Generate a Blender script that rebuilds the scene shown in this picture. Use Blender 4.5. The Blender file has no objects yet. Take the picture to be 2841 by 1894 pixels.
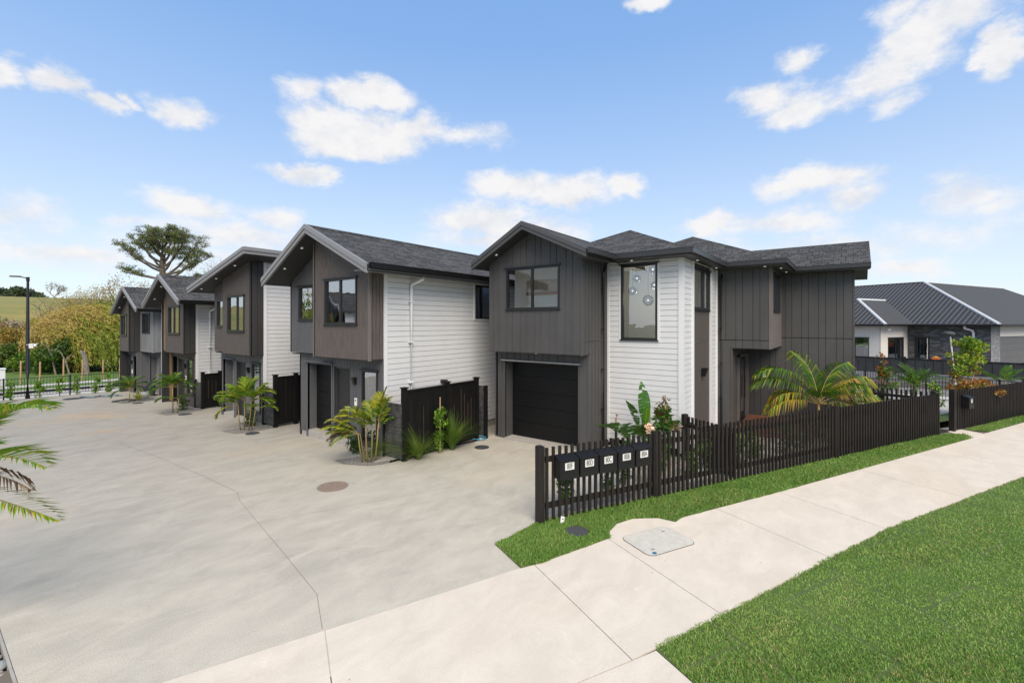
import bpy, math, random
import numpy as np
from mathutils import Vector
R = math.radians
random.seed(7); RNG = np.random.default_rng(7)
col = bpy.context.scene.collection
scene = bpy.context.scene

# ------------------------------------------------------------------ camera
CAMH = 3.6; YAW = R(36.7)
cam = bpy.data.cameras.new("camera"); camo = bpy.data.objects.new("camera", cam); col.objects.link(camo)
cam.sensor_width = 36; cam.lens = 16.09; cam.shift_y = -0.0178; cam.clip_start = 0.05; cam.clip_end = 3000
camo.location = (0, 0, CAMH); camo.rotation_euler = (R(90), 0, YAW - R(90))
scene.camera = camo
scene.view_settings.view_transform = 'Standard'; scene.view_settings.look = 'None'
scene.view_settings.exposure = 0.9; scene.view_settings.gamma = 1.0
scene.cycles.max_bounces = 8; scene.cycles.transparent_max_bounces = 12

# ------------------------------------------------------------------ world
SUN_EL = R(48); SUN_AZ = math.atan2(-0.73, -0.68)     # direction towards the sun (x, y)
world = bpy.data.worlds.new("World"); scene.world = world; world.use_nodes = True
nt = world.node_tree; nt.nodes.clear(); NN = nt.nodes.new; LK = nt.links.new
def wmath(op, a, b=None, c=None, clamp=False):
    n = NN('ShaderNodeMath'); n.operation = op; n.use_clamp = clamp
    for i, v in enumerate((a, b, c)):
        if v is None: continue
        if isinstance(v, (int, float)): n.inputs[i].default_value = v
        else: LK(v, n.inputs[i])
    return n.outputs[0]
sky = NN('ShaderNodeTexSky'); sky.sky_type = 'NISHITA'; sky.sun_disc = False
sky.sun_elevation = SUN_EL; sky.sun_rotation = math.pi / 2 - SUN_AZ
sky.air_density = 1.0; sky.dust_density = 0.6; sky.ozone_density = 2.2; sky.altitude = 0
tc = NN('ShaderNodeTexCoord'); sep = NN('ShaderNodeSeparateXYZ'); LK(tc.outputs['Generated'], sep.inputs[0])
az = wmath('ARCTAN2', sep.outputs[1], sep.outputs[0]); el = wmath('ARCSINE', sep.outputs[2])
n1 = NN('ShaderNodeTexNoise'); n1.inputs['Scale'].default_value = 10; n1.inputs['Detail'].default_value = 9; n1.inputs['Roughness'].default_value = .66
mp = NN('ShaderNodeMapping'); mp.inputs['Scale'].default_value = (1, 1, 1.7); LK(tc.outputs['Generated'], mp.inputs[0]); LK(mp.outputs[0], n1.inputs['Vector'])
n2 = NN('ShaderNodeTexNoise'); n2.inputs['Scale'].default_value = 8; n2.inputs['Detail'].default_value = 8; n2.inputs['Roughness'].default_value = .62
LK(mp.outputs[0], n2.inputs['Vector'])
sepn = NN('ShaderNodeSeparateColor'); LK(n2.outputs['Color'], sepn.inputs[0])
wx = wmath('MULTIPLY_ADD', wmath('SUBTRACT', sepn.outputs[0], .5), .13, az)
wy = wmath('MULTIPLY_ADD', wmath('SUBTRACT', sepn.outputs[1], .5), .08, el)
cmb = NN('ShaderNodeCombineXYZ'); LK(wx, cmb.inputs[0]); LK(wy, cmb.inputs[1])
# clouds: azimuth, elevation, half width, half height (radians), opacity
CLOUDS = [(1.471, 0.357, 0.0268, 0.027, 1), (1.414, 0.362, 0.0366, 0.0238, 1), (1.371, 0.349, 0.0317, 0.0188, 0.95), (1.341, 0.36, 0.0156, 0.0115, 0.6), (1.273, 0.357, 0.0464, 0.0303, 1), (1.276, 0.377, 0.0246, 0.0079, 0.4), (1.074, 0.434, 0.0486, 0.0213, 0.75), (0.941, 0.441, 0.0866, 0.0282, 1.1), (1.017, 0.373, 0.0985, 0.0498, 1.15), (0.915, 0.377, 0.1185, 0.0475, 1.15), (0.984, 0.342, 0.1094, 0.0254, 1), (0.843, 0.399, 0.0684, 0.0301, 0.9), (0.75, 0.389, 0.089, 0.0202, 0.45), (0.703, 0.397, 0.0379, 0.0113, 0.3), (1.077, 0.293, 0.0687, 0.019, 0.95), (1.034, 0.284, 0.0406, 0.0146, 0.8), (1.251, 0.205, 0.0767, 0.0239, 0.85), (1.112, 0.198, 0.0453, 0.0228, 0.7), (1.171, 0.164, 0.1345, 0.0319, 0.6), (1.465, 0.155, 0.0484, 0.0315, 0.5), (1.414, 0.106, 0.098, 0.0236, 0.55), (0.637, 0.293, 0.1042, 0.0349, 1.0), (0.533, 0.278, 0.1123, 0.0393, 0.95), (0.703, 0.217, 0.1319, 0.0407, 0.9), (0.57, 0.208, 0.1037, 0.0363, 0.6), (0.399, 0.281, 0.0448, 0.0205, 0.8), (0.665, 0.181, 0.1787, 0.0276, 0.7), (0.35, 0.591, 0.0524, 0.0151, 0.9), (0.134, 0.413, 0.0581, 0.0293, 0.95), (0.084, 0.382, 0.0686, 0.0334, 1.05), (0.084, 0.456, 0.0274, 0.0156, 0.55), (0.012, 0.379, 0.0436, 0.0133, 0.4), (-0.042, 0.4, 0.0631, 0.0313, 0.9), (-0.086, 0.428, 0.0639, 0.0412, 1.0), (-0.127, 0.448, 0.0593, 0.0306, 0.95), (-0.07, 0.474, 0.0438, 0.0228, 0.6), (-0.174, 0.38, 0.0247, 0.031, 1), (-0.196, 0.399, 0.0257, 0.0379, 1), (-0.064, 0.365, 0.0331, 0.019, 0.5), (0.057, 0.25, 0.0928, 0.0313, 1.05), (-0.0, 0.219, 0.055, 0.0203, 0.7), (0.217, 0.194, 0.0671, 0.0267, 0.85), (0.105, 0.188, 0.1196, 0.0237, 0.6), (-0.146, 0.2, 0.0475, 0.0258, 0.55), (-0.178, 0.181, 0.0355, 0.0189, 0.4), (-0.064, 0.088, 0.0608, 0.023, 0.6), (1.171, 0.116, 0.177, 0.0324, 0.45), (0.037, 0.142, 0.2599, 0.023, 0.35), (1.335, 0.161, 0.0337, 0.0128, 0.4)]
best = None
for (ca, ce, ra, re, op) in CLOUDS:
    v = NN('ShaderNodeVectorMath'); v.operation = 'MULTIPLY_ADD'; LK(cmb.outputs[0], v.inputs[0])
    v.inputs[1].default_value = (1 / ra, 1 / re, 0); v.inputs[2].default_value = (-ca / ra, -ce / re, 0)
    ln = NN('ShaderNodeVectorMath'); ln.operation = 'LENGTH'; LK(v.outputs[0], ln.inputs[0])
    m = wmath('MULTIPLY_ADD', ln.outputs['Value'], -op, op)
    best = m if best is None else wmath('SMOOTH_MAX', best, m, .12)
# loose cloud all round, away from the modelled ones
nb = NN('ShaderNodeTexNoise'); nb.inputs['Scale'].default_value = 2.6; nb.inputs['Detail'].default_value = 6; nb.inputs['Roughness'].default_value = .55
mp2 = NN('ShaderNodeMapping'); mp2.inputs['Scale'].default_value = (1, 1, 3.0); mp2.inputs['Location'].default_value = (3.1, 1.7, 0); LK(tc.outputs['Generated'], mp2.inputs[0]); LK(mp2.outputs[0], nb.inputs['Vector'])
dv = NN('ShaderNodeVectorMath'); dv.operation = 'DOT_PRODUCT'; LK(tc.outputs['Generated'], dv.inputs[0]); dv.inputs[1].default_value = (math.cos(YAW), math.sin(YAW), 0)
away = NN('ShaderNodeMapRange'); LK(dv.outputs['Value'], away.inputs[0]); away.inputs[1].default_value = .45; away.inputs[2].default_value = .1
gen = wmath('MULTIPLY', wmath('MULTIPLY', wmath('SUBTRACT', nb.outputs[0], .47), 5.0), away.outputs[0])
dens = wmath('ADD', best, wmath('MULTIPLY', wmath('SUBTRACT', n1.outputs[0], .5), 1.5))
ms = NN('ShaderNodeMapRange'); ms.interpolation_type = 'SMOOTHSTEP'; LK(dens, ms.inputs[0]); ms.inputs[1].default_value = -.24; ms.inputs[2].default_value = .58
cloud = wmath('MULTIPLY', wmath('MAXIMUM', ms.outputs[0], gen, None), .97, None, True)
# sky colour: the model sky blended with a measured clear-air gradient, paler low down
ramp = NN('ShaderNodeValToRGB'); LK(wmath('DIVIDE', el, .9, None, True), ramp.inputs[0]); cr = ramp.color_ramp
cr.elements[0].position = 0; cr.elements[0].color = (.78, .86, .94, 1); cr.elements[1].position = 1; cr.elements[1].color = (.18, .39, .80, 1)
for ps, cc_ in ((.10, (.73, .82, .93)), (.22, (.60, .735, .93)), (.38, (.42, .61, .92)), (.60, (.26, .475, .87))): e_ = cr.elements.new(ps); e_.color = (*cc_, 1)
grad = NN('ShaderNodeMix'); grad.data_type = 'RGBA'; grad.blend_type = 'MULTIPLY'; grad.inputs[0].default_value = 1; LK(ramp.outputs[0], grad.inputs[6]); grad.inputs[7].default_value = (4.27, 4.27, 4.27, 1)
tint = NN('ShaderNodeMix'); tint.data_type = 'RGBA'; tint.blend_type = 'MULTIPLY'; tint.inputs[0].default_value = 1
LK(sky.outputs[0], tint.inputs[6]); tint.inputs[7].default_value = (1.0, 1.05, 1.10, 1)
lowm = NN('ShaderNodeMix'); lowm.data_type = 'RGBA'; lowm.inputs[0].default_value = .8; LK(tint.outputs[2], lowm.inputs[6]); LK(grad.outputs[2], lowm.inputs[7])
# cloud body: bright tops, slightly greyer cores
shd = NN('ShaderNodeMapRange'); LK(n1.outputs[0], shd.inputs[0]); shd.inputs[1].default_value = .36; shd.inputs[2].default_value = .58
ccr = NN('ShaderNodeMix'); ccr.data_type = 'RGBA'; LK(shd.outputs[0], ccr.inputs[0]); ccr.inputs[6].default_value = (3.35, 3.42, 3.62, 1); ccr.inputs[7].default_value = (4.05, 4.0, 4.0, 1)
mixc = NN('ShaderNodeMix'); mixc.data_type = 'RGBA'; LK(cloud, mixc.inputs[0]); LK(lowm.outputs[2], mixc.inputs[6]); LK(ccr.outputs[2], mixc.inputs[7])
bg = NN('ShaderNodeBackground'); bg.inputs['Strength'].default_value = 0.125; LK(mixc.outputs[2], bg.inputs[0])
wo = NN('ShaderNodeOutputWorld'); LK(bg.outputs[0], wo.inputs[0])
world.cycles.sampling_method = 'MANUAL'; world.cycles.sample_map_resolution = 512

# ------------------------------------------------------------------ sun
sl = bpy.data.lights.new("sun", 'SUN'); sl.energy = 2.5; sl.angle = R(48); sl.color = (1, .88, .72)
so = bpy.data.objects.new("sun", sl); col.objects.link(so)
sd = Vector((math.cos(SUN_AZ) * math.cos(SUN_EL), math.sin(SUN_AZ) * math.cos(SUN_EL), math.sin(SUN_EL)))
so.rotation_euler = sd.to_track_quat('Z', 'Y').to_euler(); so.location = sd * 60

# ------------------------------------------------------------------ helpers
OFF = {}
def tag(o, label=None, cat=None, group=None, kind=None):
    if label: o['label'] = label
    if cat: o['category'] = cat
    if group: o['group'] = group
    if kind: o['kind'] = kind
    return o
def thing(name, label, cat, loc=(0, 0, 0), group=None, rz=0):
    o = bpy.data.objects.new(name, None); col.objects.link(o); o.location = loc; o.rotation_euler = (0, 0, rz)
    o.empty_display_size = .2
    OFF[o.name] = Vector(loc) if rz == 0 else Vector((0, 0, 0))
    return tag(o, label, cat, group)
class MB:
    def __init__(s): s.v = []; s.f = []; s.m = []
    def face(s, pts, m=0):
        i = len(s.v); s.v += [tuple(p) for p in pts]; s.f.append(tuple(range(i, i + len(pts)))); s.m.append(m); return s
    def hexa(s, b, t, m=0):      # 4 bottom, 4 top points (ccw from above)
        i = len(s.v); s.v += [tuple(p) for p in b] + [tuple(p) for p in t]
        s.f += [(i+3, i+2, i+1, i), (i+4, i+5, i+6, i+7), (i, i+1, i+5, i+4), (i+1, i+2, i+6, i+5), (i+2, i+3, i+7, i+6), (i+3, i, i+4, i+7)]
        s.m += [m] * 6; return s
    def box(s, x0, x1, y0, y1, z0, z1, m=0):
        return s.hexa([(x0, y0, z0), (x1, y0, z0), (x1, y1, z0), (x0, y1, z0)], [(x0, y0, z1), (x1, y0, z1), (x1, y1, z1), (x0, y1, z1)], m)
    def bar(s, O, D, n, a0, a1, c0, c1, z0, z1, m=0):   # box in a wall frame: along D, out along n
        P = lambda a, c, z: (O[0] + D[0]*a + n[0]*c, O[1] + D[1]*a + n[1]*c, z)
        q = [(a0, c0), (a1, c0), (a1, c1), (a0, c1)]
        if D[0]*n[1] - D[1]*n[0] < 0: q = q[::-1]
        return s.hexa([P(a, c, z0) for a, c in q], [P(a, c, z1) for a, c in q], m)
    def prism(s, poly, z0, z1, m=0):
        n = len(poly); i = len(s.v)
        ar = sum(poly[k][0]*poly[(k+1) % n][1] - poly[(k+1) % n][0]*poly[k][1] for k in range(n))
        if ar < 0: poly = poly[::-1]
        s.v += [(p[0], p[1], z0) for p in poly] + [(p[0], p[1], z1) for p in poly]
        s.f.append(tuple(i+n+k for k in range(n))); s.m.append(m)
        s.f.append(tuple(i+n-1-k for k in range(n))); s.m.append(m)
        for k in range(n):
            s.f.append((i+k, i+(k+1) % n, i+n+(k+1) % n, i+n+k)); s.m.append(m)
        return s
    def tube(s, pts, rad, m=0, seg=8, cap=True):
        pts = [Vector(p) for p in pts]; n = len(pts)
        if not isinstance(rad, (list, tuple)): rad = [rad] * n
        rings = []
        for k, p in enumerate(pts):
            d = (pts[min(k+1, n-1)] - pts[max(k-1, 0)]).normalized()
            a = d.cross(Vector((0, 0, 1)))
            if a.length < 1e-3: a = d.cross(Vector((1, 0, 0)))
            a.normalize(); b = d.cross(a)
            i = len(s.v)
            for j in range(seg):
                t = 2*math.pi*j/seg; q = p + (a*math.cos(t) + b*math.sin(t)) * rad[k]; s.v.append(tuple(q))
            rings.append(i)
        for k in range(n-1):
            for j in range(seg):
                s.f.append((rings[k]+j, rings[k]+(j+1) % seg, rings[k+1]+(j+1) % seg, rings[k+1]+j)); s.m.append(m)
        if cap:
            s.f.append(tuple(rings[0]+j for j in range(seg))[::-1]); s.m.append(m)
            s.f.append(tuple(rings[-1]+j for j in range(seg))); s.m.append(m)
        return s
    def disc(s, c, r, z0, z1, m=0, seg=28, rx=1):
        return s.prism([(c[0]+r*rx*math.cos(2*math.pi*k/seg), c[1]+r*math.sin(2*math.pi*k/seg)) for k in range(seg)], z0, z1, m)
    def sphere(s, c, r, m=0, u=14, w=9, sq=1.0):
        i0 = len(s.v)
        for a in range(w+1):
            ph = math.pi*a/w
            for b in range(u):
                t = 2*math.pi*b/u
                s.v.append((c[0]+r*math.sin(ph)*math.cos(t), c[1]+r*math.sin(ph)*math.sin(t), c[2]+r*sq*math.cos(ph)))
        for a in range(w):
            for b in range(u):
                s.f.append((i0+a*u+b, i0+(a+1)*u+b, i0+(a+1)*u+(b+1) % u, i0+a*u+(b+1) % u)); s.m.append(m)
        return s
    def build(s, name, mats, parent=None, smooth=False):
        off = OFF.get(parent.name, Vector((0, 0, 0))) if parent else Vector((0, 0, 0))
        me = bpy.data.meshes.new(name)
        me.from_pydata([(v[0]-off.x, v[1]-off.y, v[2]-off.z) for v in s.v], [], s.f)
        if not isinstance(mats, (list, tuple)): mats = [mats]
        for mt in mats: me.materials.append(mt)
        if len(mats) > 1: me.polygons.foreach_set('material_index', [min(x, len(mats)-1) for x in s.m])
        if smooth: me.polygons.foreach_set('use_smooth', [True]*len(s.f))
        me.update()
        o = bpy.data.objects.new(name, me); col.objects.link(o)
        if parent: o.parent = parent
        OFF[o.name] = off
        return o
def npmesh(name, V, F, mats, midx=None, parent=None, smooth=False):
    """V (n,3), F (m,k) arrays with constant k"""
    off = OFF.get(parent.name, Vector((0, 0, 0))) if parent else Vector((0, 0, 0))
    V = np.asarray(V, dtype=np.float32) - np.array(off, dtype=np.float32)
    me = bpy.data.meshes.new(name); m, k = F.shape
    me.vertices.add(len(V)); me.vertices.foreach_set('co', V.ravel())
    me.loops.add(m*k); me.loops.foreach_set('vertex_index', F.astype(np.int32).ravel())
    me.polygons.add(m); me.polygons.foreach_set('loop_start', np.arange(0, m*k, k, dtype=np.int32)); me.polygons.foreach_set('loop_total', np.full(m, k, dtype=np.int32))
    if not isinstance(mats, (list, tuple)): mats = [mats]
    for mt in mats: me.materials.append(mt)
    if midx is not None: me.polygons.foreach_set('material_index', midx.astype(np.int32))
    if smooth: me.polygons.foreach_set('use_smooth', np.ones(m, dtype=bool))
    me.update(calc_edges=True)
    o = bpy.data.objects.new(name, me); col.objects.link(o)
    if parent: o.parent = parent
    OFF[o.name] = off
    return o
def copy_tree(o, parent=None):
    c = o.copy(); col.objects.link(c); c.parent = parent
    for ch in list(o.children): copy_tree(ch, c)
    return c

# ------------------------------------------------------------------ materials
def mat(name, base, rough=.7, noise=0, nscale=8, bump=0, bscale=40, metal=0, spec=.5, col2=None, stretch=(1, 1, 1), detail=4, trans=0, coat=0):
    m = bpy.data.materials.new(name); m.use_nodes = True; t = m.node_tree; b = t.nodes['Principled BSDF']
    b.inputs['Base Color'].default_value = (*base, 1); b.inputs['Roughness'].default_value = rough
    b.inputs['Metallic'].default_value = metal; b.inputs['Specular IOR Level'].default_value = spec
    g = t.nodes.new('ShaderNodeNewGeometry'); mpn = t.nodes.new('ShaderNodeMapping'); mpn.inputs['Scale'].default_value = stretch
    t.links.new(g.outputs['Position'], mpn.inputs[0])
    if noise or col2:
        n = t.nodes.new('ShaderNodeTexNoise'); n.inputs['Scale'].default_value = nscale; n.inputs['Detail'].default_value = detail; n.inputs['Roughness'].default_value = .6
        t.links.new(mpn.outputs[0], n.inputs['Vector'])
        r = t.nodes.new('ShaderNodeMapRange'); r.inputs[1].default_value = .3; r.inputs[2].default_value = .7; t.links.new(n.outputs[0], r.inputs[0])
        mx = t.nodes.new('ShaderNodeMix'); mx.data_type = 'RGBA'; t.links.new(r.outputs[0], mx.inputs[0])
        if col2 is None: c1 = [c*(1-noise) for c in base]; c2 = [c*(1+noise) for c in base]
        else: c1, c2 = base, col2
        mx.inputs[6].default_value = (*c1, 1); mx.inputs[7].default_value = (*c2, 1); t.links.new(mx.outputs[2], b.inputs['Base Color'])
    if bump:
        nbp = t.nodes.new('ShaderNodeTexNoise'); nbp.inputs['Scale'].default_value = bscale; nbp.inputs['Detail'].default_value = 4; t.links.new(mpn.outputs[0], nbp.inputs['Vector'])
        bp = t.nodes.new('ShaderNodeBump'); bp.inputs['Strength'].default_value = bump; bp.inputs['Distance'].default_value = .02
        t.links.new(nbp.outputs[0], bp.inputs['Height']); t.links.new(bp.outputs[0], b.inputs['Normal'])
    if trans:
        out = t.nodes['Material Output']; tr = t.nodes.new('ShaderNodeBsdfTranslucent'); ms_ = t.nodes.new('ShaderNodeMixShader'); ms_.inputs[0].default_value = trans
        c = [min(1, x*1.5) for x in base]; tr.inputs[0].default_value = (c[0]*1.05, c[1]*1.1, c[2]*.6, 1)
        t.links.new(b.outputs[0], ms_.inputs[1]); t.links.new(tr.outputs[0], ms_.inputs[2]); t.links.new(ms_.outputs[0], out.inputs[0])
    return m
def leafmat(name, a, b_, scale=3.0, rough=.5, trans=.25):
    return mat(name, a, rough, noise=.1, nscale=scale, col2=b_, trans=trans, detail=3, spec=.3)

M = {}
M['white_board'] = mat('white_board', (.655, .66, .665), .55, noise=.03, nscale=3)
M['white_trim'] = mat('white_trim', (.70, .70, .70), .5)
M['white_pvc'] = mat('white_pvc', (.78, .78, .78), .3)
M['grey_panel'] = mat('grey_panel', (.088, .088, .092), .6, noise=.14, nscale=1.6, stretch=(1, 1, .45), detail=8, bump=.1, bscale=120)
M['dark_panel'] = mat('dark_panel', (.036, .034, .033), .6, noise=.14, nscale=1.6, stretch=(1, 1, .45), detail=8, bump=.1, bscale=120)
M['char_panel'] = mat('char_panel', (.068, .066, .066), .6, noise=.14, nscale=1.6, stretch=(1, 1, .45), detail=8, bump=.1, bscale=120)
M['light_panel'] = mat('light_panel', (.20, .205, .21), .6, noise=.14, nscale=1.6, stretch=(1, 1, .45), detail=8)
M['mid_panel'] = mat('mid_panel', (.105, .107, .113), .6, noise=.14, nscale=1.6, stretch=(1, 1, .45), detail=8)
M['wood_grey'] = mat('wood_grey', (.062, .051, .045), .7, noise=.3, nscale=5, col2=(.135, .112, .098), stretch=(9, 9, .35), bump=.2, bscale=30)
M['wood_brown'] = mat('wood_brown', (.066, .056, .050), .7, noise=.3, nscale=5, col2=(.095, .080, .071), stretch=(5, 5, .35), bump=.2, bscale=30)
M['wood_taupe'] = mat('wood_taupe', (.12, .105, .095), .7, noise=.3, nscale=5, col2=(.16, .14, .13), stretch=(5, 5, .35), bump=.2, bscale=30)
M['timber_tan'] = mat('timber_tan', (.20, .125, .06), .7, noise=.2, nscale=4, stretch=(5, 5, .5))
M['groove'] = mat('groove', (.016, .016, .017), .8)
M['groove_white_shade'] = mat('groove_white_shade', (.32, .32, .32), .7)  # darker than the boards: groove shade between weatherboard rows put into the colour
M['soffit'] = mat('soffit', (.028, .029, .031), .6)
M['fascia'] = mat('fascia', (.22, .22, .225), .5)
M['fascia_dark'] = mat('fascia_dark', (.065, .064, .065), .5)
M['gutter'] = mat('gutter', (.006, .006, .006), .4, spec=.3)
M['gutter_grey'] = mat('gutter_grey', (.032, .032, .033), .35)
M['alu'] = mat('alu', (.016, .016, .017), .35)
M['alu_grey'] = mat('alu_grey', (.045, .046, .047), .4)
M['door_black'] = mat('door_black', (.0045, .0045, .005), .5, spec=.3, bump=.15, bscale=150)
M['door_dark'] = mat('door_dark', (.022, .021, .021), .5)
M['door_grey'] = mat('door_grey', (.22, .215, .205), .5)
M['stained'] = mat('stained', (.0042, .0040, .0040), .62, spec=.25, noise=.5, nscale=3, stretch=(4, 4, .7), bump=.4, bscale=25)
M['stained_edge'] = mat('stained_edge', (.10, .058, .035), .8, noise=.4, nscale=10)
M['picket'] = mat('picket', (.021, .0175, .0155), .6, spec=.25, noise=.35, nscale=4, stretch=(6, 6, .5), bump=.3, bscale=25)
M['picket_dark'] = mat('picket_dark', (.007, .006, .006), .65, spec=.25, noise=.3, nscale=4, bump=.3, bscale=25)
M['interior'] = mat('interior', (.76, .75, .69), .9)
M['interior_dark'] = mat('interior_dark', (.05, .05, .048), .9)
M['curtain'] = mat('curtain', (.30, .30, .28), .9)
M['black_metal'] = mat('black_metal', (.010, .010, .011), .4)
M['steel'] = mat('steel', (.5, .5, .5), .3, metal=.8)
M['rust'] = mat('rust', (.20, .15, .12), .75, noise=.3, nscale=25, col2=(.30, .235, .19), bump=.6, bscale=60)
M['cover_dark'] = mat('cover_dark', (.055, .058, .062), .7, noise=.4, nscale=25, bump=.5, bscale=60)
M['pale_fence'] = mat('pale_fence', (.03, .032, .035), .6, noise=.2, nscale=3)
M['cream'] = mat('cream', (.64, .61, .56), .7)
M['cream_shade'] = mat('cream_groove', (.30, .285, .26), .7)
M['deck'] = mat('deck', (.19, .072, .04), .6, noise=.25, nscale=6, stretch=(1, 6, 1))
M['bark'] = mat('bark', (.11, .088, .066), .9, noise=.4, nscale=12, stretch=(1, 1, .3), bump=.6, bscale=30)
M['bark_pale'] = mat('bark_pale', (.22, .19, .15), .9, noise=.4, nscale=12, stretch=(1, 1, .3), bump=.6, bscale=30)
M['cane'] = mat('cane', (.20, .19, .05), .5, noise=.4, nscale=9, col2=(.28, .15, .06), stretch=(1, 1, .8))
M['mulch'] = mat('mulch', (.022, .015, .011), .95, noise=.5, nscale=30, bump=1, bscale=60)
M['terracotta'] = mat('terracotta', (.30, .11, .05), .8)
M['concrete_plain'] = mat('concrete_plain', (.34, .32, .29), .85, noise=.1, nscale=6)
M['bucket'] = mat('bucket', (.52, .54, .56), .4)
M['blue_hose'] = mat('blue_hose', (.03, .26, .42), .4)
M['blue_grey_hose'] = mat('blue_grey_hose', (.12, .19, .23), .5)
M['brass'] = mat('brass', (.45, .28, .14), .35, metal=.6)
M['plate'] = mat('plate', (.62, .62, .60), .4)
M['ink'] = mat('ink', (.012, .012, .012), .6)
M['mailbox'] = mat('mailbox', (.0075, .0075, .0078), .45, spec=.35, bump=.15, bscale=200)
M['orange'] = mat('orange', (.6, .12, .02), .6)
M['yellow'] = mat('yellow', (.65, .42, .03), .6)
M['green_plastic'] = mat('green_plastic', (.02, .25, .10), .5)
M['timber_raw'] = mat('timber_raw', (.42, .27, .15), .8, noise=.2, nscale=6)
M['petal'] = mat('petal', (.75, .52, .36), .6)
M['stone0'] = mat('river_stone', (.26, .27, .26), .6, noise=.15, nscale=6); M['stone1'] = mat('river_stone_warm', (.38, .34, .29), .6, noise=.15, nscale=6); M['stone2'] = mat('river_stone_dark', (.17, .185, .19), .6, noise=.15, nscale=6)
M['sleeper'] = mat('sleeper', (.10, .095, .09), .9, noise=.4, nscale=3, stretch=(1, 1, 6))
M['reflection_panel'] = mat('reflection_panel', (.20, .27, .32), .8)  # pale blue standing in for the reflection in the side window
M['rib'] = mat('roof_rib', (.115, .113, .11), .35, spec=.6)
M['roller'] = mat('roller_door', (.10, .10, .105), .35, noise=.1, nscale=3)
M['brick_plain'] = mat('grey_wall', (.15, .15, .155), .8)
M['cream_groove'] = mat('cream_groove', (.46, .43, .40), .7)
M['util'] = mat('utility_lid', (.54, .52, .45), .6, noise=.1, nscale=9, bump=.3, bscale=90)
M['badge'] = mat('blue_badge', (.03, .16, .28), .4)
M['stained_pale'] = mat('stained_weathered', (.018, .0175, .018), .55, noise=.4, nscale=3, col2=(.085, .084, .084), stretch=(2, 2, 2), bump=.4, bscale=25)
M['canvas'] = mat('canvas', (.42, .36, .28), .8, noise=.2, nscale=6)
M['chrome_bulb'] = mat('bulb_glass', (.7, .7, .75), .05, metal=.3)
def emit(name, c, s):
    m = bpy.data.materials.new(name); m.use_nodes = True; b = m.node_tree.nodes['Principled BSDF']
    b.inputs['Base Color'].default_value = (*c, 1); b.inputs['Emission Color'].default_value = (*c, 1); b.inputs['Emission Strength'].default_value = s; return m
M['lamp'] = emit('lamp_glow', (1, .86, .62), 1.6)
M['lamp_dim'] = emit('lamp_dim', (1, .92, .8), .45)
def glass(name, refl, tint):
    m = bpy.data.materials.new(name); m.use_nodes = True; t = m.node_tree; t.nodes.clear()
    o = t.nodes.new('ShaderNodeOutputMaterial'); tr = t.nodes.new('ShaderNodeBsdfTransparent'); tr.inputs[0].default_value = (*tint, 1)
    g = t.nodes.new('ShaderNodeBsdfGlossy'); g.inputs['Roughness'].default_value = .0; g.inputs[0].default_value = (.93, .96, 1, 1)
    lw = t.nodes.new('ShaderNodeFresnel'); lw.inputs[0].default_value = 1.5
    # faint waviness of real panes
    gm = t.nodes.new('ShaderNodeNewGeometry'); n = t.nodes.new('ShaderNodeTexNoise'); n.inputs['Scale'].default_value = 1.6; t.links.new(gm.outputs['Position'], n.inputs['Vector'])
    bp = t.nodes.new('ShaderNodeBump'); bp.inputs['Strength'].default_value = .06; bp.inputs['Distance'].default_value = .05; t.links.new(n.outputs[0], bp.inputs['Height']); t.links.new(bp.outputs[0], g.inputs['Normal'])
    ad = t.nodes.new('ShaderNodeMath'); ad.operation = 'ADD'; ad.use_clamp = True; ad.inputs[1].default_value = refl; t.links.new(lw.outputs[0], ad.inputs[0])
    mx = t.nodes.new('ShaderNodeMixShader'); t.links.new(ad.outputs[0], mx.inputs[0]); t.links.new(tr.outputs[0], mx.inputs[1]); t.links.new(g.outputs[0], mx.inputs[2]); t.links.new(mx.outputs[0], o.inputs[0])
    return m
M['glass'] = glass('window_glass', .42, (.80, .84, .84))
M['glass_clear'] = glass('clear_glass', .20, (.90, .92, .90))
M['glass_globe'] = glass('globe_glass', .10, (.72, .74, .78))
M['glass_open'] = glass('open_glass', .03, (.98, .98, .96))
M['glass_blue'] = glass('tinted_glass', .45, (.6, .75, .85))

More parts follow.
